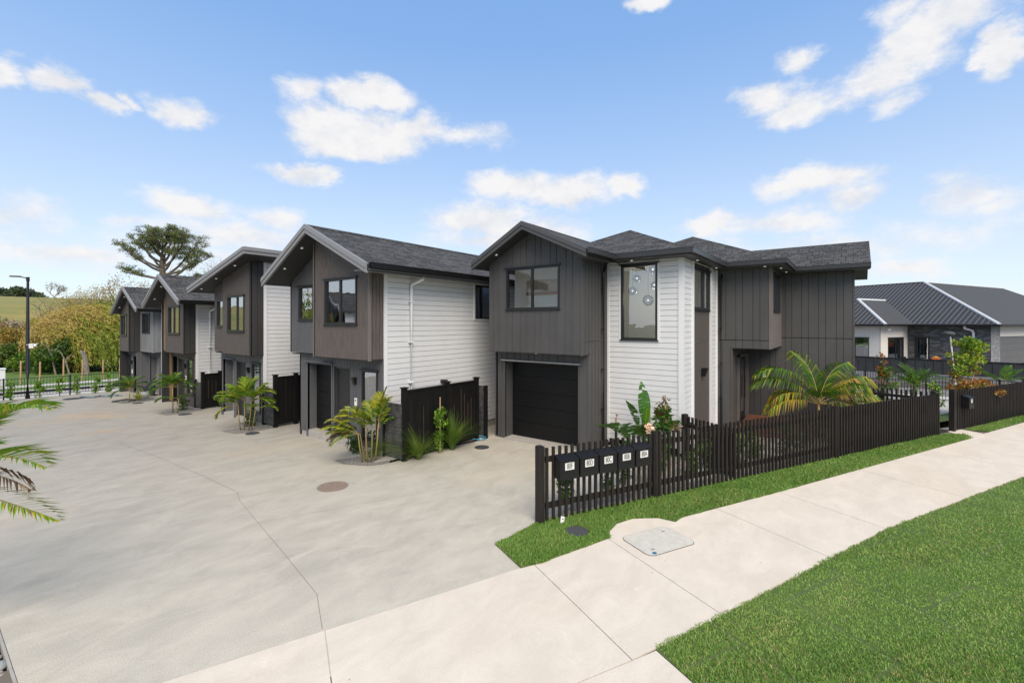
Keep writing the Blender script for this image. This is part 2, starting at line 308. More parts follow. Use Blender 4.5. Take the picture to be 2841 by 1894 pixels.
def shingle_mat():
    m = bpy.data.materials.new('asphalt_shingle'); m.use_nodes = True; t = m.node_tree; b = t.nodes['Principled BSDF']; b.inputs['Roughness'].default_value = .85; b.inputs['Specular IOR Level'].default_value = .3
    L = t.links.new; N = t.nodes.new
    g = N('ShaderNodeNewGeometry'); sp = N('ShaderNodeSeparateXYZ'); L(g.outputs['Position'], sp.inputs[0]); sn = N('ShaderNodeSeparateXYZ'); L(g.outputs['True Normal'], sn.inputs[0])
    ax = N('ShaderNodeMath'); ax.operation = 'ABSOLUTE'; L(sn.outputs[0], ax.inputs[0]); ay = N('ShaderNodeMath'); ay.operation = 'ABSOLUTE'; L(sn.outputs[1], ay.inputs[0])
    gt = N('ShaderNodeMath'); gt.operation = 'GREATER_THAN'; L(ax.outputs[0], gt.inputs[0]); L(ay.outputs[0], gt.inputs[1])
    mu = N('ShaderNodeMix'); L(gt.outputs[0], mu.inputs[0]); L(sp.outputs[0], mu.inputs[2]); L(sp.outputs[1], mu.inputs[3])
    zz = N('ShaderNodeMath'); zz.operation = 'MULTIPLY'; L(sp.outputs[2], zz.inputs[0]); zz.inputs[1].default_value = 2.35
    cb = N('ShaderNodeCombineXYZ'); L(mu.outputs[0], cb.inputs[0]); L(zz.outputs[0], cb.inputs[1])
    br = N('ShaderNodeTexBrick'); L(cb.outputs[0], br.inputs['Vector']); br.offset = .37; br.offset_frequency = 2; br.squash = .6; br.squash_frequency = 3
    br.inputs['Color1'].default_value = (.100, .098, .095, 1); br.inputs['Color2'].default_value = (.045, .045, .044, 1); br.inputs['Mortar'].default_value = (.010, .010, .010, 1)
    br.inputs['Scale'].default_value = 1; br.inputs['Brick Width'].default_value = .33; br.inputs['Row Height'].default_value = .145; br.inputs['Mortar Size'].default_value = .012; br.inputs['Mortar Smooth'].default_value = .3; br.inputs['Bias'].default_value = .1
    n = N('ShaderNodeTexNoise'); n.inputs['Scale'].default_value = 1.2; n.inputs['Detail'].default_value = 6; L(g.outputs['Position'], n.inputs['Vector'])
    nf = N('ShaderNodeTexNoise'); nf.inputs['Scale'].default_value = 90; L(g.outputs['Position'], nf.inputs['Vector'])
    mm = N('ShaderNodeMath'); mm.operation = 'MULTIPLY_ADD'; L(nf.outputs[0], mm.inputs[0]); mm.inputs[1].default_value = .9; mm.inputs[2].default_value = .35
    mm2 = N('ShaderNodeMath'); mm2.operation = 'MULTIPLY_ADD'; L(n.outputs[0], mm2.inputs[0]); mm2.inputs[1].default_value = .25; mm2.inputs[2].default_value = 1.1
    m3 = N('ShaderNodeMath'); m3.operation = 'MULTIPLY'; L(mm.outputs[0], m3.inputs[0]); L(mm2.outputs[0], m3.inputs[1])
    mx = N('ShaderNodeMix'); mx.data_type = 'RGBA'; mx.blend_type = 'MULTIPLY'; mx.inputs[0].default_value = 1; L(br.outputs[0], mx.inputs[6]); L(m3.outputs[0], mx.inputs[7]); L(mx.outputs[2], b.inputs['Base Color'])
    bp = N('ShaderNodeBump'); bp.inputs['Strength'].default_value = .6; bp.inputs['Distance'].default_value = .02; L(br.outputs['Fac'], bp.inputs['Height']); bp.invert = True; L(bp.outputs[0], b.inputs['Normal'])
    return m
M['shingle'] = shingle_mat()

def concrete_mat(name, c1, c2, warm, streak, jagg=0, speck=.25):
    m = bpy.data.materials.new(name); m.use_nodes = True; t = m.node_tree; b = t.nodes['Principled BSDF']; b.inputs['Roughness'].default_value = .82; b.inputs['Specular IOR Level'].default_value = .25
    L = t.links.new; N = t.nodes.new; g = N('ShaderNodeNewGeometry')
    def noise(sc, det, stretch=(1, 1, 1), rot=0, rough=.6, dist=0):
        mpn = N('ShaderNodeMapping'); mpn.inputs['Scale'].default_value = stretch; mpn.inputs['Rotation'].default_value = (0, 0, rot); L(g.outputs['Position'], mpn.inputs[0])
        n = N('ShaderNodeTexNoise'); n.inputs['Scale'].default_value = sc; n.inputs['Detail'].default_value = det; n.inputs['Roughness'].default_value = rough; n.inputs['Distortion'].default_value = dist; L(mpn.outputs[0], n.inputs['Vector']); return n.outputs[0]
    def rng(v, a, b_): r = N('ShaderNodeMapRange'); r.inputs[1].default_value = a; r.inputs[2].default_value = b_; L(v, r.inputs[0]); return r.outputs[0]
    def mix(f, a, b_, ty='MIX'):
        x = N('ShaderNodeMix'); x.data_type = 'RGBA'; x.blend_type = ty
        if isinstance(f, float): x.inputs[0].default_value = f
        else: L(f, x.inputs[0])
        for i, v in ((6, a), (7, b_)):
            if isinstance(v, tuple): x.inputs[i].default_value = (*v, 1)
            else: L(v, x.inputs[i])
        return x.outputs[2]
    c = mix(rng(noise(.55, 6, (1, 1, 1), dist=.8), .25, .75), c1, c2)
    c = mix(rng(noise(1.5, 6, streak[0], streak[1], .7, .5), .38, .68), c, tuple(min(1, x*1.10) for x in c2))
    f = N('ShaderNodeMath'); f.operation = 'MULTIPLY'; f.inputs[1].default_value = .6; L(rng(noise(.23, 3), .55, .75), f.inputs[0])
    c = mix(f.outputs[0], c, warm)
    # pale blotches and trowel arcs
    f2 = N('ShaderNodeMath'); f2.operation = 'MULTIPLY'; f2.inputs[1].default_value = .5; L(rng(noise(2.2, 8, (1, 1, 1), dist=2.5, rough=.7), .60, .72), f2.inputs[0]); c = mix(f2.outputs[0], c, tuple(min(1, x*1.22) for x in c2))
    f3 = N('ShaderNodeMath'); f3.operation = 'MULTIPLY'; f3.inputs[1].default_value = .35; L(rng(noise(4.5, 8, (1, 1, 1), dist=1.5, rough=.75), .36, .28), f3.inputs[0]); c = mix(f3.outputs[0], c, tuple(x*.72 for x in c1))
    sp = rng(noise(75, 2), .25, .75); s2 = N('ShaderNodeMath'); s2.operation = 'MULTIPLY_ADD'; L(sp, s2.inputs[0]); s2.inputs[1].default_value = speck; s2.inputs[2].default_value = 1 - speck/2
    if jagg:      # clay stains left by the planting, each with a shape of its own
        for (sx, sy, sw, sa) in ((4.55, 25.0, 1.5, .55), (4.2, 20.6, .8, .45), (5.2, 23.6, 1.0, .4)):
            sb = N('ShaderNodeVectorMath'); sb.operation = 'DISTANCE'; L(g.outputs['Position'], sb.inputs[0]); sb.inputs[1].default_value = (sx, sy, -.1)
            s1 = N('ShaderNodeMath'); s1.operation = 'MULTIPLY_ADD'; L(noise(2.0, 6, dist=1), s1.inputs[0]); s1.inputs[1].default_value = 2.4*sw; L(sb.outputs['Value'], s1.inputs[2])
            sm = N('ShaderNodeMapRange'); L(s1.outputs[0], sm.inputs[0]); sm.inputs[1].default_value = 2.0*sw; sm.inputs[2].default_value = 1.2*sw; sm.inputs[3].default_value = 0; sm.inputs[4].default_value = sa; c = mix(sm.outputs[0], c, (.44, .31, .19))
    if jagg:      # newer, paler pour near the street
        dt = N('ShaderNodeVectorMath'); dt.operation = 'DOT_PRODUCT'; L(g.outputs['Position'], dt.inputs[0]); dt.inputs[1].default_value = (.454, .891, 0)
        ad = N('ShaderNodeMath'); ad.operation = 'MULTIPLY_ADD'; L(noise(.5, 4), ad.inputs[0]); ad.inputs[1].default_value = 4; L(dt.outputs['Value'], ad.inputs[2]); nw = N('ShaderNodeMapRange'); L(ad.outputs[0], nw.inputs[0]); nw.inputs[1].default_value = 20; nw.inputs[2].default_value = 8; nw.inputs[3].default_value = 1.0; nw.inputs[4].default_value = 0; nw.inputs[3].default_value = 0; nw.inputs[4].default_value = 1; c = mix(1.0, c, mix(nw.outputs[0], (1, 1, 1), (jagg*1.0, jagg*.99, jagg*.96)), 'MULTIPLY')
    c = mix(1.0, c, s2.outputs[0], 'MULTIPLY'); L(c, b.inputs['Base Color'])
    bp = N('ShaderNodeBump'); bp.inputs['Strength'].default_value = .25; bp.inputs['Distance'].default_value = .01; L(noise(60, 4), bp.inputs['Height']); L(bp.outputs[0], b.inputs['Normal'])
    return m
M['drive'] = concrete_mat('driveway_concrete', (.262, .246, .212), (.325, .305, .262), (.36, .31, .235), ((.8, 1.5, 1), R(35)), jagg=1.42, speck=.42)
M['path'] = concrete_mat('path_concrete', (.545, .485, .40), (.59, .53, .445), (.56, .47, .36), ((.8, 1.5, 1), R(27)), speck=.12)
M['road'] = mat('asphalt', (.075, .075, .075), .9, noise=.2, nscale=5)
M['path_far'] = mat('far_concrete', (.45, .43, .39), .85, noise=.05, nscale=2)
def gravel_mat(name, a, b_, sc):
    m = bpy.data.materials.new(name); m.use_nodes = True; t = m.node_tree; b = t.nodes['Principled BSDF']; b.inputs['Roughness'].default_value = .85
    L = t.links.new; N = t.nodes.new; g = N('ShaderNodeNewGeometry'); v = N('ShaderNodeTexVoronoi'); v.inputs['Scale'].default_value = sc; L(g.outputs['Position'], v.inputs['Vector'])
    sc_ = N('ShaderNodeSeparateColor'); L(v.outputs['Color'], sc_.inputs[0]); mx = N('ShaderNodeMix'); mx.data_type = 'RGBA'; L(sc_.outputs[0], mx.inputs[0]); mx.inputs[6].default_value = (*a, 1); mx.inputs[7].default_value = (*b_, 1)
    r = N('ShaderNodeMapRange'); L(v.outputs['Distance'], r.inputs[0]); r.inputs[1].default_value = .35; r.inputs[2].default_value = .75; r.inputs[3].default_value = 1; r.inputs[4].default_value = .3
    m2 = N('ShaderNodeMix'); m2.data_type = 'RGBA'; m2.blend_type = 'MULTIPLY'; m2.inputs[0].default_value = 1; L(mx.outputs[2], m2.inputs[6]); L(r.outputs[0], m2.inputs[7]); L(m2.outputs[2], b.inputs['Base Color'])
    bp = N('ShaderNodeBump'); bp.inputs['Strength'].default_value = .8; bp.inputs['Distance'].default_value = .02; bp.invert = True; L(v.outputs['Distance'], bp.inputs['Height']); L(bp.outputs[0], b.inputs['Normal'])
    return m
M['gravel'] = gravel_mat('gravel', (.16, .15, .14), (.44, .42, .39), 45)
M['gravel_tan'] = gravel_mat('gravel_tan', (.28, .24, .19), (.52, .47, .40), 40)
M['turf'] = mat('turf', (.06, .10, .022), .95, noise=.4, nscale=1.2, col2=(.11, .15, .045), bump=.8, bscale=80)
M['field'] = mat('field', (.10, .15, .03), .95, nscale=.06, col2=(.30, .22, .06), stretch=(1, 1, 3), detail=5)
M['lawnfar'] = mat('lawn_far', (.07, .13, .02), .95, noise=.3, nscale=2, col2=(.10, .17, .03))
M['ground'] = mat('ground', (.045, .06, .02), .95, noise=.4, nscale=1.5, bump=.5, bscale=20)

def brick_mat():
    m = bpy.data.materials.new('dark_brick'); m.use_nodes = True; t = m.node_tree; b = t.nodes['Principled BSDF']; b.inputs['Roughness'].default_value = .6
    L = t.links.new; N = t.nodes.new; tcx = N('ShaderNodeUVMap'); br = N('ShaderNodeTexBrick'); L(tcx.outputs[0], br.inputs['Vector'])
    br.inputs['Color1'].default_value = (.055, .056, .058, 1); br.inputs['Color2'].default_value = (.20, .202, .21, 1); br.inputs['Mortar'].default_value = (.022, .022, .023, 1); br.inputs['Bias'].default_value = -.35
    br.inputs['Scale'].default_value = 1; br.inputs['Brick Width'].default_value = .36; br.inputs['Row Height'].default_value = .13; br.inputs['Mortar Size'].default_value = .01
    L(br.outputs[0], b.inputs['Base Color']); return m
M['brick'] = brick_mat()
def metalroof_mat():
    return mat('metal_roof', (.034, .033, .033), .5, noise=.08, nscale=2, metal=.0, spec=.4)
M['metalroof'] = metalroof_mat()
M['ridge_white'] = mat('ridge_cap_pale', (.60, .60, .60), .4)

# foliage
M['palm_g'] = leafmat('palm_green', (.045, .12, .012), (.12, .22, .02), 5, .4)
M['palm_d'] = leafmat('palm_deep_green', (.025, .07, .014), (.07, .14, .02), 5, .4)
M['palm_y'] = leafmat('palm_yellow', (.26, .28, .015), (.40, .36, .03), 5, .45)
M['palm_o'] = leafmat('palm_orange', (.38, .19, .03), (.30, .24, .05), 5, .5)
M['dry'] = leafmat('dry_frond', (.22, .13, .07), (.42, .32, .22), 8, .8, .1)
M['dry_dark'] = leafmat('withered_frond', (.08, .045, .03), (.16, .10, .065), 8, .8, .1)
M['ban'] = leafmat('broad_leaf', (.028, .095, .014), (.06, .16, .02), 3, .35)
M['leaf_br'] = leafmat('leaf_bright', (.10, .22, .015), (.20, .34, .03), 6, .4)
M['leaf_m'] = leafmat('leaf_mid', (.040, .095, .012), (.085, .16, .02), 6, .45)
M['leaf_d'] = leafmat('leaf_dark', (.026, .058, .012), (.055, .105, .022), 6, .5)
M['leaf_red'] = leafmat('leaf_red', (.26, .075, .02), (.35, .16, .03), 6, .5)
M['leaf_pale'] = leafmat('leaf_pale', (.30, .32, .24), (.40, .42, .34), 6, .6)
M['grass_l'] = leafmat('grass_blade', (.21, .35, .075), (.31, .44, .115), 1.1, .5, .3)
M['grass_d'] = leafmat('grass_blade_deep', (.14, .255, .05), (.20, .32, .07), 1.1, .5, .3)
M['grass_y'] = leafmat('grass_blade_dry', (.34, .31, .12), (.46, .38, .18), 1.1, .6, .3)
M['tuss'] = leafmat('tussock', (.12, .18, .03), (.22, .27, .06), 4, .5)
M['willow_g'] = leafmat('willow_green', (.17, .22, .03), (.26, .30, .05), 1.5, .6)
M['willow_o'] = leafmat('willow_ochre', (.38, .29, .09), (.46, .35, .13), 1.5, .6)
M['willow_y'] = leafmat('willow_gold', (.30, .28, .05), (.38, .34, .08), 1.5, .6)
M['pine'] = leafmat('pine_needle', (.075, .105, .028), (.15, .17, .06), .6, .7, .1)
M['far_green'] = leafmat('far_leaf', (.045, .065, .032), (.075, .10, .05), .2, .8, .1)
M['autumn'] = leafmat('autumn_leaf', (.30, .22, .06), (.22, .20, .06), 1, .6)
M['bronze'] = leafmat('bronze_leaf', (.13, .065, .025), (.24, .13, .045), 6, .5)
M['flax'] = leafmat('flax_yellow', (.55, .48, .03), (.65, .60, .08), 6, .4)

# ------------------------------------------------------------------ ground
PA = R(-27); US = (math.cos(PA), math.sin(PA)); UT = (-math.sin(PA), math.cos(PA))
def st(s, t): return (US[0]*s + UT[0]*t, US[1]*s + UT[1]*t)
def gz(y): return -.011 * min(24, max(0, y - 12))
def sheet(name, poly, z, m, nx=1, follow=True, label=None):
    """flat (or gently falling) polygon sheet cut into strips along y so it can follow the fall"""
    ys = [p[1] for p in poly]; y0, y1 = min(ys), max(ys); mb = MB()
    cuts = [y0] + ([c for c in np.arange(12, 37, 3.0) if y0 < c < y1] if follow else []) + [y1]
    def clip(pl, c, keep_hi):
        out = []
        for i in range(len(pl)):
            a, b = pl[i], pl[(i+1) % len(pl)]; ia = (a[1] >= c) if keep_hi else (a[1] <= c); ib = (b[1] >= c) if keep_hi else (b[1] <= c)
            if ia: out.append(a)
            if ia != ib:
                t = (c-a[1])/(b[1]-a[1]); out.append((a[0]+t*(b[0]-a[0]), c))
        return out
    for a, b in zip(cuts[:-1], cuts[1:]):
        q = clip(clip(poly, a, True), b, False)
        if len(q) >= 3:
            ar = sum(q[k][0]*q[(k+1) % len(q)][1] - q[(k+1) % len(q)][0]*q[k][1] for k in range(len(q)))
            if ar < 0: q = q[::-1]
            if abs(ar) > 1e-6: mb.face([(p[0], p[1], z + (gz(p[1]) if follow else 0)) for p in q])
    return tag(mb.build(name, m), kind='structure')
g = MB(); g.face([(-900, -400, -.5), (1500, -400, -.5), (1500, 1500, -.5), (-900, 1500, -.5)]); tag(g.build('ground', M['ground']), kind='structure')
# concrete driveway slab (thick, with its edges)
sheet('driveway', [(.72, 5.2), (3.4, 3.9), st(3.2, 5.95), st(3.1, 6.8), st(4.13, 7.2), (7.1, 4.4), (11.7, 2.0), (12.6, 5.9), (22, 5.9), (22, 33.0), (7.9, 33.4), (3.0, 34.0), (-6, 35), (-6, 12), (.72, 10.5)], 0, M['drive'])
mb = MB(); mb.box(.69, .715, 5.2, 13, -.3, .001); tag(mb.build('driveway_edge', M['concrete_plain']), kind='structure')
def joint_line(pts, w, z, name):
    mb = MB()
    for a, b in zip(pts[:-1], pts[1:]):
        d = Vector((b[0]-a[0], b[1]-a[1])).normalized(); n = Vector((-d.y, d.x))*w/2
        mb.face([(a[0]-n.x, a[1]-n.y, z+gz(a[1])), (b[0]-n.x, b[1]-n.y, z+gz(b[1])), (b[0]+n.x, b[1]+n.y, z+gz(b[1])), (a[0]+n.x, a[1]+n.y, z+gz(a[1]))])
    return tag(mb.build(name, M['joint']), kind='structure')
M['joint'] = mat('joint', (.14, .12, .095), .9)
M['joint_soft'] = mat('joint_soft', (.19, .175, .15), .9)
M['joint_faint'] = mat('joint_faint', (.27, .25, .22), .9)
M['joint_soft'] = mat('joint_soft', (.19, .175, .15), .9)
joint_line([(2.99, 5.02), (3.33, 5.72), (3.62, 7.2), (4.14, 9.97), (4.32, 10.52), (4.31, 12), (4.23, 15), (4.05, 18)], .006, .004, 'driveway_joint').data.materials[0] = M['joint_soft']
for a_, b_ in (((3.9, 8.6), (7.5, 7.0)), ((7.6, 7.0), (11.4, 8.7))):
    jl = joint_line([a_, b_], .005, .0028, 'driveway_saw_cut'); jl.data.materials.clear(); jl.data.materials.append(M['joint_faint'])
# footpath: separate slabs with open joints
S_J = [-14, -8.5, -4.6, -2.1, .41, 3.32, 4.83, 7.5, 9.43, 12.6, 16.3, 20, 24, 28, 32, 40]
pm = MB()
def slab(a, b, t0a, t0b, t1a, t1b):
    gp = .006
    P = [st(a+gp, t0a), st(b-gp, t0b), st(b-gp, t1b), st(a+gp, t1a)]
    pm.hexa([(p[0], p[1], -.1) for p in P], [(p[0], p[1], .006) for p in P])
def tin(s): return 5.66 + (s+1.13)*.075 if s < 3.32 else 6.24 + max(0, s-9)*.028
def tout(s): return 3.82 + min(max(0, s-3.6), 6)*.08 + max(0, s-9.6)*.004
for a, b in zip(S_J[:-1], S_J[1:]): slab(a, b, tout(a), tout(b), tin(a) if a != 3.32 else 6.24, tin(b) if b != 3.32 else 5.99)
for a, b in zip(S_J[:6], S_J[1:6]):
    slab(a, b if b < 3 else 3.655, 1.2, 1.2, 3.808, 3.808)
tag(pm.build('footpath', M['path']), kind='structure')
mb = MB(); P = [st(-15, 1), st(41, 3), st(41, 8), st(-15, 6.2)]; mb.face([(p[0], p[1], -.012) for p in P]); tag(mb.build('path_bedding', M['joint']), kind='structure')
# patched bulge of path beside the utility cover, plus the little gate stub
mb = MB()
for poly in ([st(4.9, 6.22), st(5.0, 6.42), st(5.35, 6.58), st(5.75, 6.60), st(6.1, 6.45), st(6.28, 6.26), st(6.28, 6.0), st(4.9, 6.0)],
             [st(19.0, 6.4), st(19.5, 6.85), st(19.85, 7.55), st(20.5, 7.5), st(20.5, 6.95), st(20.3, 6.4)]):
    mb.prism(poly, -.05, .0095)
tag(mb.build('path_patch', M['path']), kind='structure')
# lawns: soil sheets with blades grown on them
LAWN = [st(3.66, -2.5), st(3.66, 3.82), st(9.6, 4.24), st(60, 4.4), st(60, -2.5)]
STRIP = [st(3.09, 5.965), st(3.05, 6.8), st(4.08, 7.2), st(18.9, 7.12), st(19.62, 6.75), st(19.3, 6.46), st(9.4, 6.22), st(6.6, 6.20), st(6.32, 6.12), st(6.15, 6.38), st(5.72, 6.56), st(5.32, 6.52), st(5.02, 6.34), st(4.87, 6.14), st(3.4, 5.96)]
STRIP2 = [st(20.55, 6.95), st(20.6, 7.1), st(60, 7.1), st(60, 7.0), st(40, 6.9), st(24, 6.65), st(20.9, 6.6)]
sheet('lawn_soil', LAWN, .004, M['turf'], follow=False); sheet('verge_soil', STRIP, .012, M['turf'], follow=False); sheet('verge_soil', STRIP2, .012, M['turf'], follow=False)
def inpoly(x, y, poly):
    ins = np.zeros(len(x), bool); n = len(poly)
    for i in range(n):
        x1, y1 = poly[i]; x2, y2 = poly[(i+1) % n]
        c = ((y1 > y) != (y2 > y)); xi = (x2-x1)*(y-y1)/(y2-y1+1e-12)+x1
        ins ^= c & (x < xi)
    return ins
def vnoise(x, y, seed, sc):
    r = np.random.default_rng(seed); tot = np.zeros(len(x))
    for k in range(5):
        a = r.uniform(0, 6.28); f = sc*r.uniform(.6, 1.7); tot += np.sin((x*math.cos(a)+y*math.sin(a))*f + r.uniform(0, 6.28))
    return tot/5
def grass(name, polys, bbox, dens_fn, h0, h1, label, z=.0, wid=.0036, hole=None):
    rng = np.random.default_rng(3); x0, x1, y0, y1 = bbox; dmax = 7200
    n = int((x1-x0)*(y1-y0)*dmax); X = rng.uniform(x0, x1, n); Y = rng.uniform(y0, y1, n)
    # keep what the view could see, thinner with distance
    dist = np.hypot(X, Y); keep = rng.uniform(0, 1, n) < dens_fn(dist)
    jx = vnoise(X, Y, 5, 9)*.035; jy = vnoise(X, Y, 6, 9)*.035
    ins = np.zeros(n, bool)
    for p in polys: ins |= inpoly(X+jx, Y+jy, p)
    keep &= ins
    if hole is not None: keep &= ~((((X-hole[0])**2+(Y-hole[1])**2) < hole[2]**2))
    sv = X*US[0]+Y*US[1]+.10*vnoise(X, Y, 21, 1.3); tv = X*UT[0]+Y*UT[1]; seam = np.abs(((sv-.15)/1.27) % 1-.5)*1.27; row = np.abs(((tv+.06*vnoise(X, Y, 23, 2)+np.floor((sv-.15)/1.27-.5)*.9)/2.1) % 1-.5)*2.1
    if len(polys) == 1: keep &= ~((np.minimum(seam, row) < .022) & (rng.uniform(0, 1, len(X)) < .93))
    X, Y, dist = X[keep], Y[keep], dist[keep]; n = len(X)
    pn = vnoise(X, Y, 11, 2.2); pn2 = vnoise(X, Y, 12, 6)
    H = rng.uniform(h0, h1, n)*(1+.35*pn)*(1+.2*pn2); a = rng.uniform(0, 2*math.pi, n); lean = rng.uniform(.15, 1.0, n)*H
    W = wid*(1+dist*.055)*rng.uniform(.7, 1.4, n)
    dx, dy = np.cos(a), np.sin(a); b = rng.uniform(0, 2*math.pi, n); wx_, wy_ = np.cos(b)*W, np.sin(b)*W
    V = np.zeros((n, 5, 3)); Z = z
    V[:, 0] = np.stack([X-wx_, Y-wy_, np.full(n, Z)], 1); V[:, 1] = np.stack([X+wx_, Y+wy_, np.full(n, Z)], 1)
    mx_, my_ = X+dx*lean*.35, Y+dy*lean*.35
    V[:, 2] = np.stack([mx_+wx_*.8, my_+wy_*.8, Z+H*.6], 1); V[:, 3] = np.stack([mx_-wx_*.8, my_-wy_*.8, Z+H*.6], 1)
    V[:, 4] = np.stack([X+dx*lean, Y+dy*lean, Z+H*rng.uniform(.75, 1, n)], 1)
    base = np.arange(n)*5
    F = np.concatenate([np.stack([base, base+1, base+2], 1), np.stack([base, base+2, base+3], 1), np.stack([base+3, base+2, base+4], 1)])
    r = rng.uniform(0, 1, n); dry = r < np.clip(.05+.16*pn2+.13*vnoise(X, Y, 15, 1.1), .01, .4); mi = np.where(dry, 2, np.where(rng.uniform(0, 1, n) < (.42 if len(polys) == 1 else .98)+.5*pn, 1, 0))
    o = npmesh(name, V.reshape(-1, 3), F, [M['grass_l'], M['grass_d'], M['grass_y']], np.tile(mi, 3))
    return tag(o, label, 'grass', kind='stuff')
def bb(poly, lim=None):
    xs = [p[0] for p in poly]; ys = [p[1] for p in poly]; return (min(xs), max(xs), min(ys), max(ys))
lawn_near = [st(3.66, -.2), st(3.66, 3.86), st(9.6, 4.28), st(24, 4.35), st(24, 1.6), st(8, -.2)]
grass('lawn_grass', [lawn_near], bb(lawn_near), lambda d: np.clip((5.5/np.maximum(d, 3.5))**1.45, .07, 1), .020, .043, 'short green lawn growing beside the pale concrete footpath')
grass('verge_grass', [STRIP, [st(20.55, 6.95), st(20.6, 7.1), st(34, 7.1), st(34, 6.85), st(24, 6.68), st(20.9, 6.6)]], bb(STRIP + [st(30, 7.1)]), lambda d: np.clip((6.5/np.maximum(d, 5))**1.3, .12, 1), .035, .075, 'thin strip of tufty grass growing between black picket fence and footpath', z=.01, hole=(*st(4.49, 6.56), .2))
# garden soil inside the front fence, pale stones, slabs of the garden path
sheet('garden_gravel', [st(4.2, 7.2), st(19.0, 7.12), (19.1, -.04), (19.09, 2.07), (16.34, 2.07), (16.3, 3.6), (12.6, 3.6), (12.6, 5.85), (11.6, 5.8), (8.6, 4.4)], .006, M['gravel_tan'], follow=False)
mb = MB(); mb.prism([(8.6, 4.6), (9.6, 3.9), (12.55, 4.9), (12.5, 5.6), (11.5, 5.75), (10.2, 5.9)], -.1, .012); mb.prism([(10.6, 3.0), (11.4, 2.6), (13.2, 3.2), (12.7, 3.5)], -.1, .012)
for k in range(6): mb.box(14.2+k*.75, 14.8+k*.75, 1.5-k*.12, 2.1-k*.12, -.05, .03)
tag(mb.build('garden_paving', M['path_far']), kind='structure')
for poly in ([(7.08, 9.83), (7.41, 9.63), (7.87, 9.56), (8.67, 9.46), (9.68, 9.18), (10.4, 9.15), (10.95, 9.6), (7.95, 9.7), (7.95, 11.6), (7.62, 11.5), (7.55, 10.63), (6.83, 10.93), (6.80, 10.45)],
             [(6.54, 17.18), (6.67, 16.3), (7.02, 16.2), (7.85, 16.2), (7.85, 18.2), (7.5, 18.1), (7.3, 17.1)],
             [(6.4, 23.03), (6.47, 22.18), (6.87, 22.15), (7.85, 22.45), (7.85, 24.2), (7.5, 24), (7.1, 22.95)], [(6.2, 28.3), (6.3, 27.4), (7.6, 27.6), (7.8, 28.6), (7.2, 28.5)]):
    sheet('gravel_bed', poly, .008, M['gravel'])
mb = MB(); mb.prism([(7.35, 9.92), (7.9, 9.66), (8.35, 9.66), (7.95, 10.1)], .0, .035); tag(mb.build('paving_slab', M['concrete_plain']), 'flat concrete paver beside the gravel bed at foot of the slatted gate', 'paver')
mb = MB()
for a, b in (((7.6, 9.58), (9.0, 9.44)), ((9.0, 9.44), (10.7, 9.2))):
    d = Vector((b[0]-a[0], b[1]-a[1])).normalized(); n = Vector((-d.y, d.x)); mb.bar(a, d, n, 0, (Vector(b)-Vector(a)).length, .0, .03, 0, .05)
tag(mb.build('garden_edging', M['stained']), 'thin black timber edging along the pebbled strip below black paling fence', 'edging')
# back yard next door
sheet('yard_lawn', [(20, -1), (31, -7), (33, -7), (33, 12), (19.6, 12)], -.02, M['turf'], follow=False)
sheet('yard_path', [(24.2, -2.6), (33.5, -7.2), (34.5, -6.2), (30.6, -1.4), (30.6, 6), (28.6, 6), (28.4, -1.5), (25.2, -1.6)], .01, M['path_far'], follow=False)
sheet('yard_ground', [(30.6, -14), (52, -26), (75, -20), (70, 30), (30.8, 30)], .02, M['gravel'], follow=False)
mb = MB(); mb.box(33.5, 38.5, -7.5, 3, .02, .30); mb.box(34.2, 38.5, -7.5, 3, .30, .42); tag(mb.build('yard_terrace', M['sleeper']), kind='structure')

# far side: street beyond the left fence
ZF = -.42
def band(name, y0, y1, z, m):
    mb = MB(); mb.face([(-60, y0+3, z), (40, y0-2.5, z), (40, y1-2.5, z), (-60, y1+3, z)]); return tag(mb.build(name, m), kind='structure')
band('far_road', 34.6, 38.2, ZF, M['path_far']); band('far_road_edge', 38.2, 38.8, ZF+.004, M['road']); band('far_kerb', 38.8, 39.4, ZF+.1, M['path_far'])
band('far_verge', 39.4, 41.0, ZF+.1, M['lawnfar']); band('far_footpath', 41.0, 42.3, ZF+.12, M['path_far']); band('far_lawn', 42.3, 60, ZF+.11, M['lawnfar'])
# hill
nx, ny = 70, 40
V = []; F = []
for j in range(ny):
    for i in range(nx):
        dd = 70 + j*7.5; a = R(62 + (i/(nx-1))*75)
        h = 12.9*(1/(1+math.exp(-(dd-150)/26))) - 1.0
        h *= 1.0 + .10*math.sin(a*5+1)*(1 if dd > 120 else 0); h += .25*math.sin(dd*.09+i*.3)
        lim = max(0, min(1, (a-R(64))/R(12))); h = -.6 + (h+.6)*lim
        V.append((dd*math.cos(a), dd*math.sin(a), h))
for j in range(ny-1):
    for i in range(nx-1): k = j*nx+i; F.append((k, k+nx, k+nx+1, k+1))
me = bpy.data.meshes.new('hill'); me.from_pydata(V, [], [f[::-1] for f in F]); me.materials.append(M['field']); me.polygons.foreach_set('use_smooth', [True]*len(F)); ho = bpy.data.objects.new('hill', me); col.objects.link(ho); tag(ho, kind='structure')

